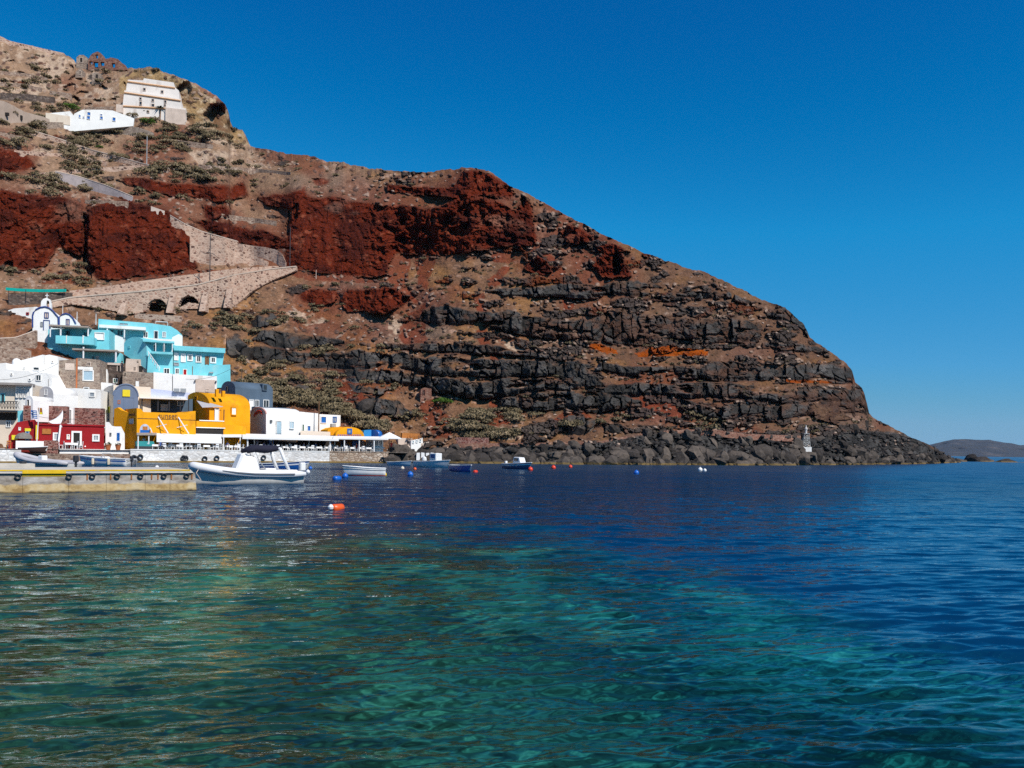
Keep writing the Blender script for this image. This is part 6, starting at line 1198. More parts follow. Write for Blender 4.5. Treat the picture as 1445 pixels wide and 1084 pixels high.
# grey dinghy, striped motorboat and the others
dg_, Ld = tubeboat('inflatable_boat', 'long grey inflatable dinghy with a dark outboard below the red house', 106, 660.3, 23, 657.6, 1.7, .27, .42, .75, HYP, GELG); outboard(dg_, -.1, .55, 1.3); m = MB(); m.box(Ld * .5, Ld * .58, -.3, .3, .4, 1.1); m.build('console', GELW, dg_, bevel=.08)
mb, Lm, Rm = boat('motorboat', 'white open motorboat with a bold blue side stripe', 185, 658.2, 116, 656.5, 1.9, 1.05, .75, GELW, DECK, GELW, stripe=BB, draft=.25, seats=(.2, .5)); m = MB(); m.box(Lm * .5, Lm * .8, -.55, .55, .72, .98); m.build('foredeck', GELW, mb, bevel=.08); outboard(mb, -.05, .6, 1.0)
m = MB(); m.tube([(Lm * .42, -.7, .8), (Lm * .5, -.6, 1.3), (Lm * .5, .6, 1.3), (Lm * .42, .7, .8)], .03, 5); m.build('windscreen_frame', GREYM, mb)
for t in (.3, .62): m = MB(); m.lathe([(.02, -.35), (.13, -.28), (.15, 0), (.13, .28), (.02, .35)], (Lm * t, Rm[int(t * 15)][0][1] + .15, .45), 8); m.build('fender', paint('cream_fender', (.7, .6, .45), .5), mb)
boat('rowboat', 'blue and white wooden rowboat behind the inflatable boat', 357, 663.5, 432, 665.5, 1.6, 1.0, .62, BB, DECK, GELW, stripe=GELW, draft=.2)
b2, L2, R2 = boat('rowboat', 'white rowboat moored alone with a red keel line', 544, 671.5, 487, 671, 1.25, .80, .62, GELW, DECK, GELW, draft=.12, seats=(.25, .5, .75))
m = MB(); R3 = hullmesh(L2 * .985, 1.2, .06, .06, draft=.13); loft(m, R3); m.build('red_waterline', REDB, b2, True); m = MB(); m.tube([(q[0][0], q[0][1] + .02, q[0][2] - .16) for q in R2], .02, 4); m.tube([(q[8][0], q[8][1] - .02, q[8][2] - .16) for q in R2], .02, 4); m.build('rubbing_strake', GREYM, b2)
boat('rowboat', 'slim pale blue skiff near the quay rocks', 550, 656.5, 579, 657.5, 1.3, .65, .45, glossy('pale_blue_boat', (.35, .5, .62), .3), DECK, GELW, draft=.15)
cb, Lc, Rc = boat('fishing_boat', 'grey white fishing boat with a small wheelhouse and blue window', 588, 658.8, 632, 660.5, 1.6, .95, .7, glossy('grey_white_boat', (.62, .63, .64), .35), DECK, GELW, draft=.2, seats=(.2,))
m = MB(); m.box(Lc * .52, Lc * .72, -.5, .5, .55, 1.75); wh = m.build('wheelhouse', GELW, cb, bevel=.06); m = MB(); m.box(Lc * .56, Lc * .69, -.53, .53, 1.15, 1.6); m.build('window', paint('blue_window', (.03, .12, .3), .3), wh); m = MB(); m.lathe([(.01, .75), (.25, .6), (.3, .3), (.2, 0)], (Lc * .25, 0, .6), 10); m.build('white_drum', GELW, cb)
boat('rowboat', 'little bright blue boat seen end on with a red float', 641, 664.5, 663.5, 667, 1.5, .75, .6, BB, DECK, GELW, draft=.15)
mo, Lo, Ro = boat('motorboat', 'small dark hulled motorboat with a white cabin near the boulders', 714, 661.3, 748, 663, 1.5, .85, .62, glossy('navy_hull', (.05, .08, .16), .3), DECK, GELW, stripe=GELW, draft=.2, seats=())
m = MB(); m.hexa([(Lo * .42, -.5, .5), (Lo * .75, -.4, .5), (Lo * .75, .4, .5), (Lo * .42, .5, .5), (Lo * .45, -.45, 1.45), (Lo * .66, -.4, 1.4), (Lo * .66, .4, 1.4), (Lo * .45, .45, 1.45)]); ca_ = m.build('cabin', GELW, mo, bevel=.05); m = MB(); m.box(Lo * .49, Lo * .62, -.49, .49, 1.0, 1.3); m.build('window', GLASS, ca_); outboard(mo, .0, .5, .9, GELW)
tw, Lt, Rt = boat('wooden_boat', 'small dark wooden boat with red bottom on the white ledge', 28, 655, 54, 655.3, 1.1, .75, .6, paint('dark_wood_hull', (.05, .025, .02), .6), DECK, GELW, draft=.05, L_=2.9, z=ZQ - .45); tw.location = Q(27.5, 1.0, ZQ - .42); m = MB(); R3 = hullmesh(2.0, 1.12, .3, .3, draft=.06); loft(m, R3); m.build('red_bottom', REDB, tw, True)
# buoys
def buoy(label, px, py, r, mat, shape='ball', group=None):
    w = Pw(px, py); o_ = empty('buoy', Vector((w.x, w.y, 0)), random.random() * 3, label, 'buoy', group); m = MB()
    if shape == 'ball': m.lathe([(.01, -.5 * r), (.6 * r, -.35 * r), (.95 * r, .1 * r), (1.0 * r, .45 * r), (.85 * r, .95 * r), (.5 * r, 1.3 * r), (.15 * r, 1.42 * r), (.13 * r, 1.6 * r), (.01, 1.62 * r)], (0, 0, 0), 14)
    else: m.tube([(-1.5 * r, 0, .3 * r), (-1.3 * r, 0, .32 * r), (1.3 * r, 0, .32 * r), (1.5 * r, 0, .3 * r)], [r * .5, r * .9, r * .9, r * .5], 12)
    m.build('float', mat, o_, True); m = MB(); ring = [(.16 * r * math.cos(t), 0, (1.72 if shape == 'ball' else 1.3) * r + .16 * r * math.sin(t)) for t in np.linspace(0, 6.283, 9)]; m.tube(ring, .05 * r, 5, cap=False); m.build('ring', METD, o_); return o_
OR = glossy('orange_buoy', (.75, .10, .012), .4); RD = glossy('red_buoy', (.70, .045, .012), .4); YB = glossy('yellow_buoy', (.75, .50, .01), .4); BL = glossy('blue_buoy', (.01, .12, .5), .4)
ob = buoy('large orange float with a white end in the open water', 476, 719, .17, OR, 'log'); m = MB(); m.lathe([(.01, -.05), (.09, 0), (.11, .08), (.06, .16), (.01, .18)], (-.33, 0, .03), 10); m.build('white_end', GELW, ob)
buoy('red ball buoy touching the dark hulled motorboat', 748.5, 664, .28, RD); buoy('red ball buoy left of the smaller red one', 781, 661.5, .30, RD); buoy('red ball buoy farthest right near the boulders', 805, 660, .26, RD)
buoy('blue drum buoy floating before the white rowboat', 487, 674, .24, BL); buoy('low blue float left of the blue drum buoy', 475.5, 677, .22, BL, 'log'); buoy('yellow buoy at the bow of the white rowboat', 542, 671.5, .22, YB); buoy('white ball buoy beside the blue rowboat', 434.5, 667.5, .2, GELW); buoy('small blue buoy above the white ball buoy', 438, 662, .2, BL)
buoy('blue buoy right of the white rowboat', 579, 671.5, .26, BL); buoy('small orange buoy below the fishing boat', 585.5, 663, .18, OR); buoy('cream buoy below the pale blue skiff', 568, 662, .2, CREAM); buoy('red and white float right of the little blue boat', 671, 667, .2, RD, 'log'); buoy('far blue buoy in the middle of the bay', 898, 669, .28, BL); buoy('white float far right before the boulders', 988, 664.5, .3, GELW); buoy('small white float beside the far right one', 994.5, 665, .22, GELW); buoy('white float behind the concrete jetty', 221.5, 661, .2, GELW)
# ------------------------------------------------------------------ tables, chairs, people, pots
def chair_mesh():
    m = MB(); m.box(-.22, .22, -.22, .22, .43, .48)
    for x in (-.2, .2):
        m.tube([(x, -.2, 0), (x, -.2, .43)], .03, 5); m.tube([(x, .2, 0), (x, .2, .45), (x, .25, .95)], .03, 5)
    m.box(-.22, .22, .215, .25, .78, .95); m.box(-.22, .22, .205, .235, .58, .66); return m
ch0 = chair_mesh().build('chair', METW); tag(ch0, 'white wooden chair standing on the waterside terrace', 'chair', 'white chairs on the waterside terrace')
m = MB(); m.box(-.42, .42, -.42, .42, .70, .75)
for x in (-.36, .36):
    for y in (-.36, .36): m.tube([(x, y, 0), (x, y, .7)], .035, 5)
m.hexa([(-.46, -.46, .52), (.46, -.46, .5), (.46, .46, .52), (-.46, .46, .5), (-.435, -.435, .757), (.435, -.435, .757), (.435, .435, .757), (-.435, .435, .757)])
tb0 = m.build('table', CLOTH); tag(tb0, 'small table with a white cloth on the waterside terrace', 'table', 'white tables on the waterside terrace')
first = {'c': True, 't': True}
def put(proto, key, loc, rz):
    if first[key]: first[key] = False; o_ = proto
    else: o_ = proto.copy(); COL.objects.link(o_)
    o_.location = loc; o_.rotation_euler = (0, 0, rz); return o_
tabs = [218, 228, 240, 252, 265, 277, 290, 303, 322, 333, 352, 364, 376, 388, 401, 413, 425, 437, 449, 461, 473, 484, 496, 508, 519]
QA = math.radians(40)
for k, px in enumerate(tabs):
    off = 1.55 + .5 * ((k * 7) % 3) / 2; c = Q(px, off); put(tb0, 't', c, QA + .1 * math.sin(k))
    for s in (-1, 1):
        a = QA + (0 if s > 0 else math.pi) + random.uniform(-.2, .2); d = Vector((math.cos(QA), math.sin(QA), 0)) * (.78 * s); put(ch0, 'c', c + d, a - math.pi / 2)
    if k % 2: d = Vector((-math.sin(QA), math.cos(QA), 0)) * -.75; put(ch0, 'c', c + d, QA + math.pi)
for k, px in enumerate((96, 103, 131, 141)): c = Q(px, 2.6, ZQ + .05); put(tb0, 't', c, QA); put(ch0, 'c', c + Vector((.7, .4, 0)), QA - 1.5); put(ch0, 'c', c + Vector((-.7, -.4, 0)), QA + 1.6)
SKINM = paint('skin', (.45, .25, .16), .6, .05, 4, .02); HAIR = paint('dark_hair', (.03, .02, .015), .7)
def person(label, loc, rz, top, bottom, seated=False):
    if seated: J = [((0, 0, .52), .13), ((0, .02, .78), .13), ((0, .03, 1.02), .15), ((0, .02, 1.14), .06), ((0, 0, 1.30), .095), ((0, 0, 1.42), .06), ((-.1, -.05, .52), .09), ((-.12, -.42, .52), .075), ((-.12, -.45, .1), .05), ((-.12, -.58, .05), .04), ((.1, -.05, .52), .09), ((.12, -.42, .52), .075), ((.12, -.45, .1), .05), ((.12, -.58, .05), .04), ((-.2, .02, 1.05), .06), ((-.25, -.08, .8), .045), ((-.14, -.35, .76), .035), ((.2, .02, 1.05), .06), ((.25, -.08, .8), .045), ((.14, -.35, .76), .035)]
    else: J = [((0, 0, .95), .14), ((0, 0, 1.2), .13), ((0, 0, 1.42), .15), ((0, 0, 1.53), .06), ((0, -.01, 1.66), .095), ((0, -.01, 1.78), .06), ((-.1, 0, .9), .1), ((-.12, -.03, .5), .07), ((-.13, .03, .1), .05), ((-.13, -.12, .04), .04), ((.1, 0, .9), .1), ((.12, .02, .5), .07), ((.13, .06, .1), .05), ((.13, -.08, .04), .04), ((-.2, 0, 1.44), .06), ((-.27, .02, 1.16), .045), ((-.26, -.1, .9), .035), ((.2, 0, 1.44), .06), ((.27, .02, 1.16), .045), ((.26, -.1, .9), .035)]
    E = [(0, 1), (1, 2), (2, 3), (3, 4), (4, 5), (0, 6), (6, 7), (7, 8), (8, 9), (0, 10), (10, 11), (11, 12), (12, 13), (2, 14), (14, 15), (15, 16), (2, 17), (17, 18), (18, 19)]
    me = bpy.data.meshes.new('person'); me.from_pydata([j[0] for j in J], E, []); ob_ = bpy.data.objects.new('tmp', me); COL.objects.link(ob_)
    ob_.modifiers.new('skin', 'SKIN'); ob_.modifiers.new('sub', 'SUBSURF').levels = 1
    for k, j in enumerate(J): me.skin_vertices[0].data[k].radius = (j[1], j[1] * .85); me.skin_vertices[0].data[k].use_root = k == 0
    dg = bpy.context.evaluated_depsgraph_get(); dg.update(); m2 = bpy.data.meshes.new_from_object(ob_.evaluated_get(dg)); bpy.data.objects.remove(ob_)
    m2.materials.clear()
    for mt in (SKINM, top, bottom): m2.materials.append(mt)
    hz = 1.13 if seated else 1.5; bz = .6 if seated else .95
    for p in m2.polygons:
        c = p.center; p.use_smooth = True; p.material_index = 0 if c.z > hz or (abs(c.x) > .2 and c.y < -.03 and c.z < hz) else (1 if c.z > bz else 2)
    o_ = link('person', m2); tag(o_, label, 'person'); o_.location = loc; o_.rotation_euler = (0, 0, rz)
    m = MB(); zc = 1.33 if seated else 1.69; m.lathe([(.11, -.02), (.115, .04), (.09, .11), (.04, .145), (.01, .15)], (0, .02, zc), 10); m.build('hair', HAIR, o_, True); return o_
WSH = paint('white_shirt', (.75, .75, .74), .9); DSH = paint('dark_clothes', (.03, .03, .04), .9); RSH = paint('red_shirt', (.5, .03, .03), .9); BSH = paint('blue_shirt', (.05, .12, .35), .9)
person('person in dark clothes standing on the stone terrace below turquoise houses', P(172, 526, autoD(165, 175, 540, 14) - 1.2), .4, DSH, DSH)
person('person in a white shirt standing behind the cold counter', Q(203, 3.2), .7, WSH, DSH); person('person in a red shirt standing under the white parasol', Q(552, 3.5), .5, RSH, DSH)
person('person in blue seated at a table under the small canopy', Q(320.5, 2.4), -.6, BSH, DSH, True); person('person in white seated at a table under the small canopy', Q(335.5, 2.2), 2.0, WSH, BSH, True); person('person in white seated under the broad white awning', Q(300, 2.3), .5, WSH, DSH, True)
person('person in a pale shirt standing in the dark dining room', Q(363, 4.5), .8, paint('lilac_shirt', (.5, .5, .65), .9), DSH); person('person in red seated before the small ochre tavern', Q(503, 2.1), 1.2, RSH, DSH, True)
diner = None
for i, (px, of, a) in enumerate(((226, 1.0, 1.0), (243, 2.4, -.5), (262, 2.3, 2.2), (281, 2.6, .4), (350, 2.6, 1.4), (372, 2.4, -.8), (384, 2.5, 2.0), (409, 2.6, .6), (429, 2.5, 1.8), (445, 2.4, -.4), (468, 2.5, 1.1), (489, 2.4, 2.4))):
    if i == 0: diner = [person('seated diner under the waterside awnings', Q(px, of), a, BSH, DSH, True), None]; diner[0]['group'] = 'diners under the waterside awnings'; o_ = diner[0]
    else: o_ = clone(diner[0]); o_.location = Q(px, of); o_.rotation_euler = (0, 0, a)
    if i % 3 == 1:
        if diner[1] is None: m3 = diner[0].data.copy(); m3.materials[1] = WSH; diner[1] = m3
        o_.data = diner[1]
for i, (px, z) in enumerate(((189, .5), (193, .35), (198, .6), (259, .5), (262, .45), (289, .4), (306, .5), (356, .5), (372, .6), (540, .5), (544.5, .45))):
    o_ = empty('tyre_fender', Q(px, -.16, z + .1), math.radians(43), 'black tyre hanging as a fender on the quay wall', 'tyre', 'tyres on the quay wall'); m = MB(); ring = [(.30 * math.cos(t), 0, .30 * math.sin(t)) for t in np.linspace(0, 6.283, 15)]; m.tube(ring, .10, 7, cap=False); m.build('tyre', METD, o_)
def pot(label, px, off, s=1.0, z=ZQ):
    r = empty('potted_plant', Q(px, off, z), 0, label, 'plant'); m = MB(); m.lathe([(.01, 0), (.2 * s, 0), (.3 * s, .5 * s), (.33 * s, .5 * s), (.33 * s, .56 * s), (.26 * s, .56 * s), (.01, .5 * s)], (0, 0, 0), 12); m.build('pot', TERRA, r); m = MB()
    for k in range(60):
        a = random.random() * 6.28; q = random.random() ** .5; p = Vector((math.cos(a) * .34 * s * q, math.sin(a) * .34 * s * q, (.58 + random.random() * .32 * (1.1 - q)) * s)); e = Vector((random.gauss(0, 1), random.gauss(0, 1), random.gauss(0, 1))).normalized() * .09 * s; g = e.cross(Vector((random.random(), random.random(), 1))).normalized() * .05 * s; m.face([p - e, p + g, p + e, p - g])
    m.build('foliage', LEAF, r); return r
pot('terracotta pot with a green plant left of the stepped wall', 152.5, 1.2, 1.15); pot('terracotta pot with a green plant right of the stepped wall corner', 166.5, 1.2, 1.15); pot('dark leafy plant in a pot beside the red house window', 142.5, 3.0, 1.3); pot('leafy pot under the white pole frame', 123.5, 2.8, 1.1)
cn = empty('cold_counter', Q(204, 1.7), QA, 'teal glazed cold counter on the white quay', 'counter'); m = MB(); m.box(-1.1, 1.1, -.4, .4, 0, .5); m.build('base', METD, cn); m = MB(); m.hexa([(-1.1, -.4, .5), (1.1, -.4, .5), (1.1, .4, .5), (-1.1, .4, .5), (-1.1, -.15, 1.15), (1.1, -.15, 1.15), (1.1, .4, 1.15), (-1.1, .4, 1.15)]); m.build('glass_case', glossy('teal_glass', (.03, .22, .22), .1, .6), cn)
oc_ = empty('plastic_chair', Q(12, 3), .4, 'orange chair beside the white ledge at the far left', 'chair'); m = chair_mesh(); o_ = m.build('chair_body', WOODO, oc_)
ps = empty('parasol', Q(549, 3.2), 0, 'broad white parasol at the end of the tan quay', 'parasol'); Dp = ps.location.y; hp = (ypx(549, ZQ, Dp) - 610.5) * Dp / F; rp = 17 * Dp / F
m = MB(); m.tube([(0, 0, 0), (0, 0, hp)], .05, 6); m.build('pole', WOOD, ps); m = MB(); m.lathe([(.02, hp + .05), (rp * .45, hp - .35), (rp, hp - .85), (rp, hp - 1.0), (rp * .98, hp - .83), (.03, hp)], (0, 0, 0), 8); m.build('canopy', CLOTH, ps)
for i, px in enumerate((577, 582, 587, 592)): 
    o_ = empty('wooden_chair', Q(px, 8.0, 3.3 + i * .12), .3 + i * .2, 'orange wooden chair lined up on the terrace beyond the parasol', 'chair', 'orange wooden chairs beyond the parasol'); o_.location = P(px, 621 - i * .2, Dt(px, 627) - 1.5); m = chair_mesh(); m.build('chair_body', WOODO, o_)
h = House('timber_stack', 'orange timber screen behind the white parasol', 'screen', [(567, 620), (567.5, 611), (590, 612), (590, 622)], 30, .5, WOODO, D=Dt(578, 627) - .6, yb=620); h = House('grey_house', 'low grey plastered house behind the parasol with a window', 'house', [(562, 634), (562, 618), (582, 618.5), (582, 632)], 30, 2, OLDPL, D=Dt(575, 628) - 1.6, yb=632); h.win(573, 622, 577, 627, fm=OLDPL, pm=GLASS)
h = House('white_fence', 'white panelled fence climbing beside the grey ramp', 'fence', [(580, 630), (580, 622), (596.5, 618), (597, 626)], 30, .3, WHITE, D=Dt(590, 628) - 2.0, yb=629)
for a in (581.5, 586.5, 591.5): h.win(a, 621.5 - (a - 581) * .2, a + 3, 626 - (a - 581) * .2, fm=WHITE, pm=BLUG, bars=False)
wt = empty('table_row', P(602, 647, Dt(602, 648) - 1.2), .25, 'row of white cloth covered tables stacked on the shore rocks', 'tables'); m = MB()
for k in range(5): x = -1.7 + k * .75; m.hexa([(x, -.4, -.3), (x + .6, -.4, -.3), (x + .6, .4, -.3), (x, .4, -.3), (x + .05, -.35, .85 + .1 * (k % 2)), (x + .55, -.35, .9), (x + .55, .35, .9), (x + .05, .35, .85 + .1 * (k % 2))])
m.build('covered_tables', CLOTH, wt); h = House('white_tank', 'small white tank beside the coastal path', 'tank', [(635, 627), (635, 623), (640, 623), (640, 627)], 20, 1, WHITE, D=Dt(637, 627) - .6, yb=626)
# ------------------------------------------------------------------ rocks and scrub
def rockmesh(seed, sub=2):
    rs = np.random.RandomState(seed); bm = bmesh.new(); bmesh.ops.create_icosphere(bm, subdivisions=sub, radius=1.0)
    pl = [(Vector(rs.randn(3)).normalized(), .42 + .45 * rs.rand()) for _ in range(10)]; sc = Vector((1, .8 + .3 * rs.rand(), .65 + .35 * rs.rand()))
    for v in bm.verts:
        for n_, d in pl:
            e = v.co.dot(n_) - d
            if e > 0: v.co -= n_ * e
        v.co += v.co.normalized() * (.04 * rs.randn()); v.co = Vector((v.co.x * sc.x, v.co.y * sc.y, v.co.z * sc.z))
    me = bpy.data.meshes.new('boulder'); bm.to_mesh(me); bm.free(); return me
def rockmat(name, stops):
    m, nt, b = nodes(name); L = nt.links.new; oi = N(nt, 'ShaderNodeObjectInfo'); tc = N(nt, 'ShaderNodeTexCoord'); n1 = N(nt, 'ShaderNodeTexNoise', Scale=2.2, Detail=7.0, Roughness=.7); L(tc.outputs['Object'], n1.inputs['Vector'])
    a = N(nt, 'ShaderNodeMath', operation='MULTIPLY_ADD'); L(oi.outputs['Random'], a.inputs[0]); a.inputs[1].default_value = .45; sub = N(nt, 'ShaderNodeMath', operation='MULTIPLY_ADD'); L(n1.outputs['Fac'], sub.inputs[0]); sub.inputs[1].default_value = .8; sub.inputs[2].default_value = -.12; L(sub.outputs[0], a.inputs[2])
    ge = N(nt, 'ShaderNodeNewGeometry'); sz = N(nt, 'ShaderNodeSeparateXYZ'); L(ge.outputs['Position'], sz.inputs[0]); tl = N(nt, 'ShaderNodeMath', operation='MULTIPLY_ADD'); L(n1.outputs['Fac'], tl.inputs[0]); tl.inputs[1].default_value = -.5; L(sz.outputs['Z'], tl.inputs[2])
    tr = N(nt, 'ShaderNodeMapRange'); tr.inputs['From Min'].default_value = .0; tr.inputs['From Max'].default_value = .16; L(tl.outputs[0], tr.inputs['Value']); mx = N(nt, 'ShaderNodeMix', data_type='RGBA'); L(tr.outputs[0], mx.inputs['Factor']); mx.inputs['A'].default_value = (.16, .11, .045, 1); L(ramp(nt, a.outputs[0], stops), mx.inputs['B'])
    L(mx.outputs['Result'], b.inputs['Base Color']); b.inputs['Roughness'].default_value = .95; b.inputs['Specular IOR Level'].default_value = .15; bp = N(nt, 'ShaderNodeBump', Strength=.7, Distance=.2); L(n1.outputs['Fac'], bp.inputs['Height']); L(bp.outputs[0], b.inputs['Normal']); return m
RKM = rockmat('dark_lava_boulder', [(.2, (.022, .019, .017)), (.42, (.048, .040, .036)), (.65, (.095, .078, .066)), (.95, (.19, .145, .115))])
rocks = [rockmesh(100 + k) for k in range(10)]
for me in rocks: me.materials.append(RKM)
rng = random.Random(11); cand = []
for k in range(1500):
    px = rng.uniform(566, 1350); zt = float(np.interp(px, [566, 590, 650, 760, 840, 900, 950, 1000, 1060, 1100, 1160, 1220, 1260, 1300, 1345], [637, 634, 632, 630, 627, 616, 611, 609, 614, 618, 618, 607, 612, 626, 646])); sb = float(np.interp(px, *zip(*SHORE)))
    v = rng.random() ** .8; py = zt + (sb + .5 - zt) * v
    if rng.random() < .30 and px < 1200: continue
    cand.append((px, py, rng.choice((.4, .5, .65, .8, 1.1, 1.5, 1.9)) * (1.15 if v > .5 else .8)))
for (px, py) in [(p, 0) for p in range(572, 1352, 6)]:
    sb = float(np.interp(px, *zip(*SHORE))); cand.append((px + rng.uniform(-2, 2), sb - rng.uniform(-.3, 3), rng.uniform(.8, 1.7)))
for (px, py, r) in ((812, 600, 2.4), (826, 603, 2.1), (864, 607, 1.6), (560, 640, 1.3), (566, 642, 1.6), (572, 637, 1.5), (580, 640, 1.4), (552, 643, 1.0), (548, 648, .9), (586, 646, 1.2), (765, 640, 2.2), (780, 644, 1.8), (700, 640, 1.7), (735, 642, 1.9), (722, 636, 1.4), (655, 644, 1.6), (672, 640, 1.4), (505, 580, 2.0), (515, 574, 1.8), (420, 549, 1.9), (411, 555, 1.3), (430, 556, 1.2), (337, 492, 1.8), (331, 499, 1.5), (347, 498, 1.6), (372, 508, 1.7), (1060, 640, 1.5), (1222, 600, 1.7), (1205, 605, 1.5), (1236, 612, 1.3)): cand.append((px, py, r * 1.05))
cand.sort(key=lambda c: -c[2]); individual, rest = cand[:290], cand[290:]
def rockloc(px, py): D = Dt(px, min(py, float(np.interp(px, *zip(*SHORE)))), True); return P(px, py, D)
for i, (px, py, r) in enumerate(individual):
    o_ = bpy.data.objects.new('boulder', rocks[i % 10]); COL.objects.link(o_); o_.location = rockloc(px, py) + Vector((0, .2 * r, -.1 * r)); o_.rotation_euler = (rng.uniform(-.5, .5), rng.uniform(-.5, .5), rng.uniform(0, 6.28)); o_.scale = (r, r, r * rng.uniform(.8, 1.15))
    tag(o_, 'dark angular lava boulder fallen at the foot of the cliff', 'boulder', 'dark boulders along the shore')
def scatter_mesh(name, protos, items, mat, kind='stuff'):
    """many small copies joined in one mesh"""
    Vs, Fs = [], []; base = 0; data = []
    for me in protos:
        co = np.array([v.co[:] for v in me.vertices]); fc = np.array([list(p.vertices) for p in me.polygons]); data.append((co, fc))
    for k, (loc, r, a, sz) in enumerate(items):
        co, fc = data[k % len(data)]; c, s = math.cos(a), math.sin(a); q = np.stack([(co[:, 0] * c - co[:, 1] * s) * r, (co[:, 0] * s + co[:, 1] * c) * r, co[:, 2] * r * sz], 1) + np.array(loc); Vs.append(q); Fs.append(fc + base); base += len(q)
    V_ = np.concatenate(Vs); F__ = np.concatenate(Fs); me = bpy.data.meshes.new(name); nv = F__.shape[1]
    me.vertices.add(len(V_)); me.vertices.foreach_set('co', V_.astype(np.float32).ravel()); me.loops.add(F__.size); me.loops.foreach_set('vertex_index', F__.astype(np.int32).ravel()); me.polygons.add(len(F__)); me.polygons.foreach_set('loop_start', np.arange(0, F__.size, nv, dtype=np.int32)); me.polygons.foreach_set('loop_total', np.full(len(F__), nv, np.int32)); me.update(calc_edges=True)
    o_ = link(name, me, mat); tag(o_, kind=kind); return o_
small = [rockmesh(300 + k, 1) for k in range(8)]
scatter_mesh('shore_rubble', small, [(rockloc(px, py), r * rng.uniform(.6, .9), rng.uniform(0, 6.28), rng.uniform(.7, 1.1)) for px, py, r in rest], rockmat('dark_lava_rubble', [(.2, (.022, .019, .018)), (.45, (.05, .044, .042)), (.7, (.09, .075, .068)), (.95, (.17, .13, .11))]))
for i, (px, D_, z, r) in enumerate(((549, 128.6, .2, 1.3), (553, 130, .5, 1.5), (557.5, 131.5, .2, 1.4), (562, 133.5, .5, 1.6), (567, 135.5, .3, 1.5), (551, 133, 1.2, 1.5), (557, 136, 1.4, 1.7), (548.5, 131, 1.0, 1.2), (572, 138, .3, 1.4), (564, 138, 1.5, 1.5))):
    o_ = bpy.data.objects.new('boulder', rocks[(i * 3) % 10]); COL.objects.link(o_); v = P(px, 640, D_); o_.location = (v.x, D_, z); o_.rotation_euler = (.3 * i, .2 * i, i); o_.scale = (r, r, r); tag(o_, 'rough boulder piled at the end of the tan quay wall', 'boulder', 'boulders at the quay end')
# loose stones on the slopes
def mget(A, px, py):
    c = int(min(max((px - cx[0]) / STEP, 0), NC - 1)); r = int(min(max(rowpos(px, py), 0), NR - 1)); return A[r, c]
bad = np.maximum(np.maximum(m_red, m_lava), np.maximum(cave_m, m_or)); items_d, items_p = [], []
for k in range(4200):
    px = rng.uniform(0, 1290); sy, sb = float(np.interp(px, *zip(*SKY))), float(np.interp(px, *zip(*SHORE))); py = sy + 2 + (sb - sy - 4) * rng.random()
    if mget(bad, px, py) > .3: continue
    if px < 330 and py > 430: continue
    r = .12 + .45 * rng.random() ** 3
    dark = rng.random() < .25 + .55 * float(np.clip((px - 500) / 600, 0, 1)); (items_d if dark else items_p).append((rockloc(px, py), r, rng.uniform(0, 6.28), .8))
scatter_mesh('loose_dark_stones', small, items_d, rockmat('loose_dark_stone', [(.2, (.035, .028, .025)), (.5, (.07, .05, .042)), (.9, (.13, .085, .07))])); scatter_mesh('loose_pale_stones', small, items_p, rockmat('loose_pale_stone', [(.2, (.16, .09, .06)), (.5, (.30, .20, .15)), (.9, (.48, .36, .29))]))
# shrubs: domes of small leaf-sized faces
def shrubmesh(seed, n=420, leaf=.085, flat=.62):
    rs = np.random.RandomState(seed); m = MB(); lob = [(rs.randn() * .38, rs.randn() * .38, .35 + .3 * rs.rand(), .42 + .22 * rs.rand()) for _ in range(6)]
    for k in range(n):
        lx, ly, lz, lr = lob[rs.randint(6)]; d = rs.randn(3); d /= np.linalg.norm(d); d[2] = abs(d[2]) * .9 - .15; q = lr * (.72 + .34 * rs.rand()); p = Vector((lx + d[0] * q, ly + d[1] * q, max(0.0, (lz + d[2] * q) * flat)))
        e = Vector(rs.randn(3)).normalized(); nrm = (Vector(d) + Vector(rs.randn(3)) * .55).normalized(); e = (e - nrm * e.dot(nrm)).normalized() * leaf * (.7 + .8 * rs.rand()); g = nrm.cross(e) * .6; m.face([p - e, p + g, p + e, p - g])
    me = bpy.data.meshes.new('shrub'); me.from_pydata(m.v, [], m.f); me.update(); return me
def leafmat(name, stops):
    m, nt, b = nodes(name); L = nt.links.new; oi = N(nt, 'ShaderNodeObjectInfo'); geo = N(nt, 'ShaderNodeNewGeometry'); a = N(nt, 'ShaderNodeMath', operation='MULTIPLY_ADD'); L(geo.outputs['Random Per Island'], a.inputs[0]); a.inputs[1].default_value = .5; bq = N(nt, 'ShaderNodeMath', operation='MULTIPLY'); L(oi.outputs['Random'], bq.inputs[0]); bq.inputs[1].default_value = .5; L(bq.outputs[0], a.inputs[2])
    L(ramp(nt, a.outputs[0], stops), b.inputs['Base Color']); b.inputs['Roughness'].default_value = .95; b.inputs['Specular IOR Level'].default_value = .1; return m
OLV = leafmat('grey_olive_scrub', [(.1, (.100, .078, .044)), (.4, (.160, .126, .072)), (.65, (.22, .17, .10)), (.9, (.30, .22, .135))]); GRN = leafmat('fresh_green_leaves', [(.1, (.035, .07, .012)), (.6, (.07, .125, .02)), (.9, (.12, .18, .04))])
shr = [shrubmesh(500 + k) for k in range(8)]
for me in shr: me.materials.append(OLV)
sc_ = []
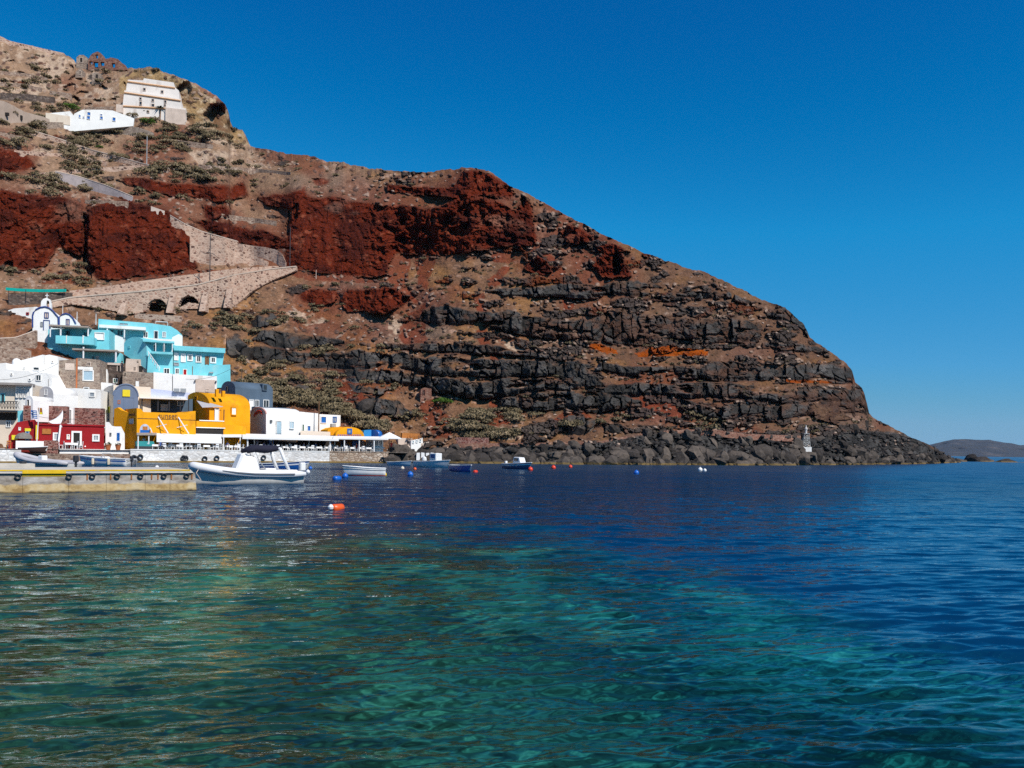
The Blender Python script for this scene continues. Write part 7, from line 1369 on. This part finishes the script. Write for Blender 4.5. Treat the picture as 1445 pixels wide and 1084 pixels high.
def region(n, x0, x1, y0, y1, rmin, rmax, pred=None):
    k = 0; tries = 0
    while k < n and tries < n * 12:
        tries += 1; px, py = rng.uniform(x0, x1), rng.uniform(y0, y1); sy = float(np.interp(px, *zip(*SKY))) + 4
        if py < sy or mget(bad, px, py) > .3 or (pred and not pred(px, py)): continue
        if vn2(np.array([px / 26.0]), np.array([py / 14.0]), 91)[0] < .42: continue
        sc_.append((px, py, rmin + (rmax - rmin) * rng.random() ** 1.6)); k += 1
region(290, 0, 340, 165, 290, .7, 2.3); region(70, 0, 230, 70, 165, .6, 1.7); region(40, 200, 480, 200, 300, .5, 1.5); region(40, 90, 330, 425, 470, .6, 1.9, lambda x, y: y < 470 - (x < 260) * 18); region(45, 280, 420, 395, 480, .6, 1.8); region(95, 330, 560, 480, 560, .6, 1.8); region(30, 420, 600, 400, 470, .5, 1.2); region(22, 0, 150, 365, 415, .6, 1.6)
for k in range(190):
    px = rng.uniform(330, 535); lo = np.interp(px, [330, 390, 440, 500, 540], [545, 548, 560, 585, 605]); py = rng.uniform(lo, np.interp(px, [330, 420, 450, 490, 540], [568, 574, 576, 594, 616])); sc_.append((px, py, rng.uniform(1.1, 2.5)))
region(105, 550, 730, 582, 622, .9, 2.3); region(30, 730, 1010, 585, 612, .7, 1.6); region(18, 780, 812, 596, 620, 1.2, 2.2); region(60, 560, 1200, 420, 600, .4, .95); region(25, 1100, 1240, 590, 612, .5, 1.1); region(40, 450, 900, 250, 420, .4, .9)
sc_.sort(key=lambda c: -c[2]); bi, br = sc_[:292], sc_[292:]
for i, (px, py, r) in enumerate(bi):
    o_ = bpy.data.objects.new('shrub', shr[i % 8]); COL.objects.link(o_); o_.location = rockloc(px, py) + Vector((0, 0, -.12 * r)); o_.rotation_euler = (0, 0, rng.uniform(0, 6.28)); o_.scale = (r, r * .9, r * rng.uniform(.8, 1.25)); tag(o_, 'rounded grey olive shrub growing on the dry slope', 'shrub', 'grey olive shrubs on the slope')
ss_ = [shrubmesh(700 + k, 90, .17) for k in range(5)]
extra = []
for k in range(1500):
    px = rng.uniform(0, 1230); sy, sb = float(np.interp(px, *zip(*SKY))), float(np.interp(px, *zip(*zip([0, 560, 1230], [600, 622, 600])))); py = sy + 3 + (sb - sy) * rng.random()
    if mget(bad, px, py) > .3 or (px < 330 and py > 430) or vn2(np.array([px / 40.0]), np.array([py / 18.0]), 95)[0] < .4: continue
    extra.append((px, py, rng.uniform(.2, .6)))
scatter_mesh('low_scrub', ss_, [(rockloc(px, py) + Vector((0, 0, -.03)), r, rng.uniform(0, 6.28), 1.0) for px, py, r in br + extra], OLV)
gs = shrubmesh(900, 500); gs.materials.append(GRN)
for i, (px, py, r, lab) in enumerate(((212, 176, 1.9, 'bright green bush below the mansion'), (622, 571, 2.0, 'bright green bush under the lava ledge beside the stone hut'), (96, 153, 1.8, 'green bush behind the long white house'), (140, 209, 1.1, 'small green bush beside the long parapet'))):
    o_ = bpy.data.objects.new('green_bush', gs); COL.objects.link(o_); o_.location = rockloc(px, py) + Vector((0, 0, -.1)); o_.scale = (r, r, r * 1.1); o_.rotation_euler = (0, 0, i * 1.3); tag(o_, lab, 'bush')
# the palm below the mansion
pm_ = empty('palm_tree', rockloc(227, 167) + Vector((0, -.5, 0)), 0, 'small palm tree in front of the mansion', 'tree'); m = MB(); m.tube([(0, 0, -.3), (.05, 0, 1.2), (0, 0, 2.2)], .16, 7); m.build('trunk', WOOD, pm_); m = MB()
for k in range(26):
    a = rng.uniform(0, 6.28); el = rng.uniform(.1, 1.3); Lf = rng.uniform(1.1, 1.7); pr = None
    for s in range(6):
        t = s / 5; p = Vector((math.cos(a) * Lf * t * math.cos(el), math.sin(a) * Lf * t * math.cos(el), 2.2 + Lf * t * math.sin(el) - t * t * .9)); w = Vector((-math.sin(a), math.cos(a), 0)) * (.16 * math.sin(math.pi * min(1, t + .15)) + .01)
        if pr: m.face([pr[0] - pr[1], pr[0] + pr[1], p + w, p - w])
        pr = (p, w)
m.build('crown', leafmat('palm_fronds', [(.1, (.03, .045, .02)), (.6, (.07, .085, .035)), (.9, (.12, .12, .05))]), pm_)
# rocks off the headland
for (px, py, r, sz, lab) in ((1356, 651.5, 3.6, 1.1, 'dark rock touching the tip of the headland'), (1372, 651.3, 4.8, 1.6, 'tallest dark rock off the headland'), (1387, 651.6, 4.6, 1.15, 'broad low dark rock off the headland'), (1399, 651.6, 3.4, 1.0, 'small dark rock at the right end of the first reef'), (1417, 652.4, 4.8, .8, 'low dark rock of the outer reef'), (1431, 652.6, 4.0, .75, 'last low dark rock of the outer reef'), (1444, 652.8, 2.4, .35, 'flat dark rock at the right edge of the photo')):
    w = Pw(px, py); o_ = bpy.data.objects.new('sea_rock', rocks[int(px) % 10]); COL.objects.link(o_); o_.location = (w.x, w.y + 1, -.2); o_.scale = (r * .95, r * .8, r * sz * .6); o_.rotation_euler = (0, 0, px); tag(o_, lab, 'rock')

# ------------------------------------------------------------------ the air
m = MB(); m.box(-9600, 9600, -9600, 9600, -4.5, 190.0); hz = m.build('haze', None); hz['kind'] = 'stuff'
hm = bpy.data.materials.new('sea_air'); hm.use_nodes = True; nt = hm.node_tree; nt.nodes.remove(nt.nodes['Principled BSDF'])
pv = nt.nodes.new('ShaderNodeVolumePrincipled'); pv.inputs['Density'].default_value = 0.000022; pv.inputs['Color'].default_value = (0.42, 0.66, 1.0, 1)
nt.links.new(pv.outputs[0], nt.nodes['Material Output'].inputs['Volume']); hz.data.materials.append(hm)
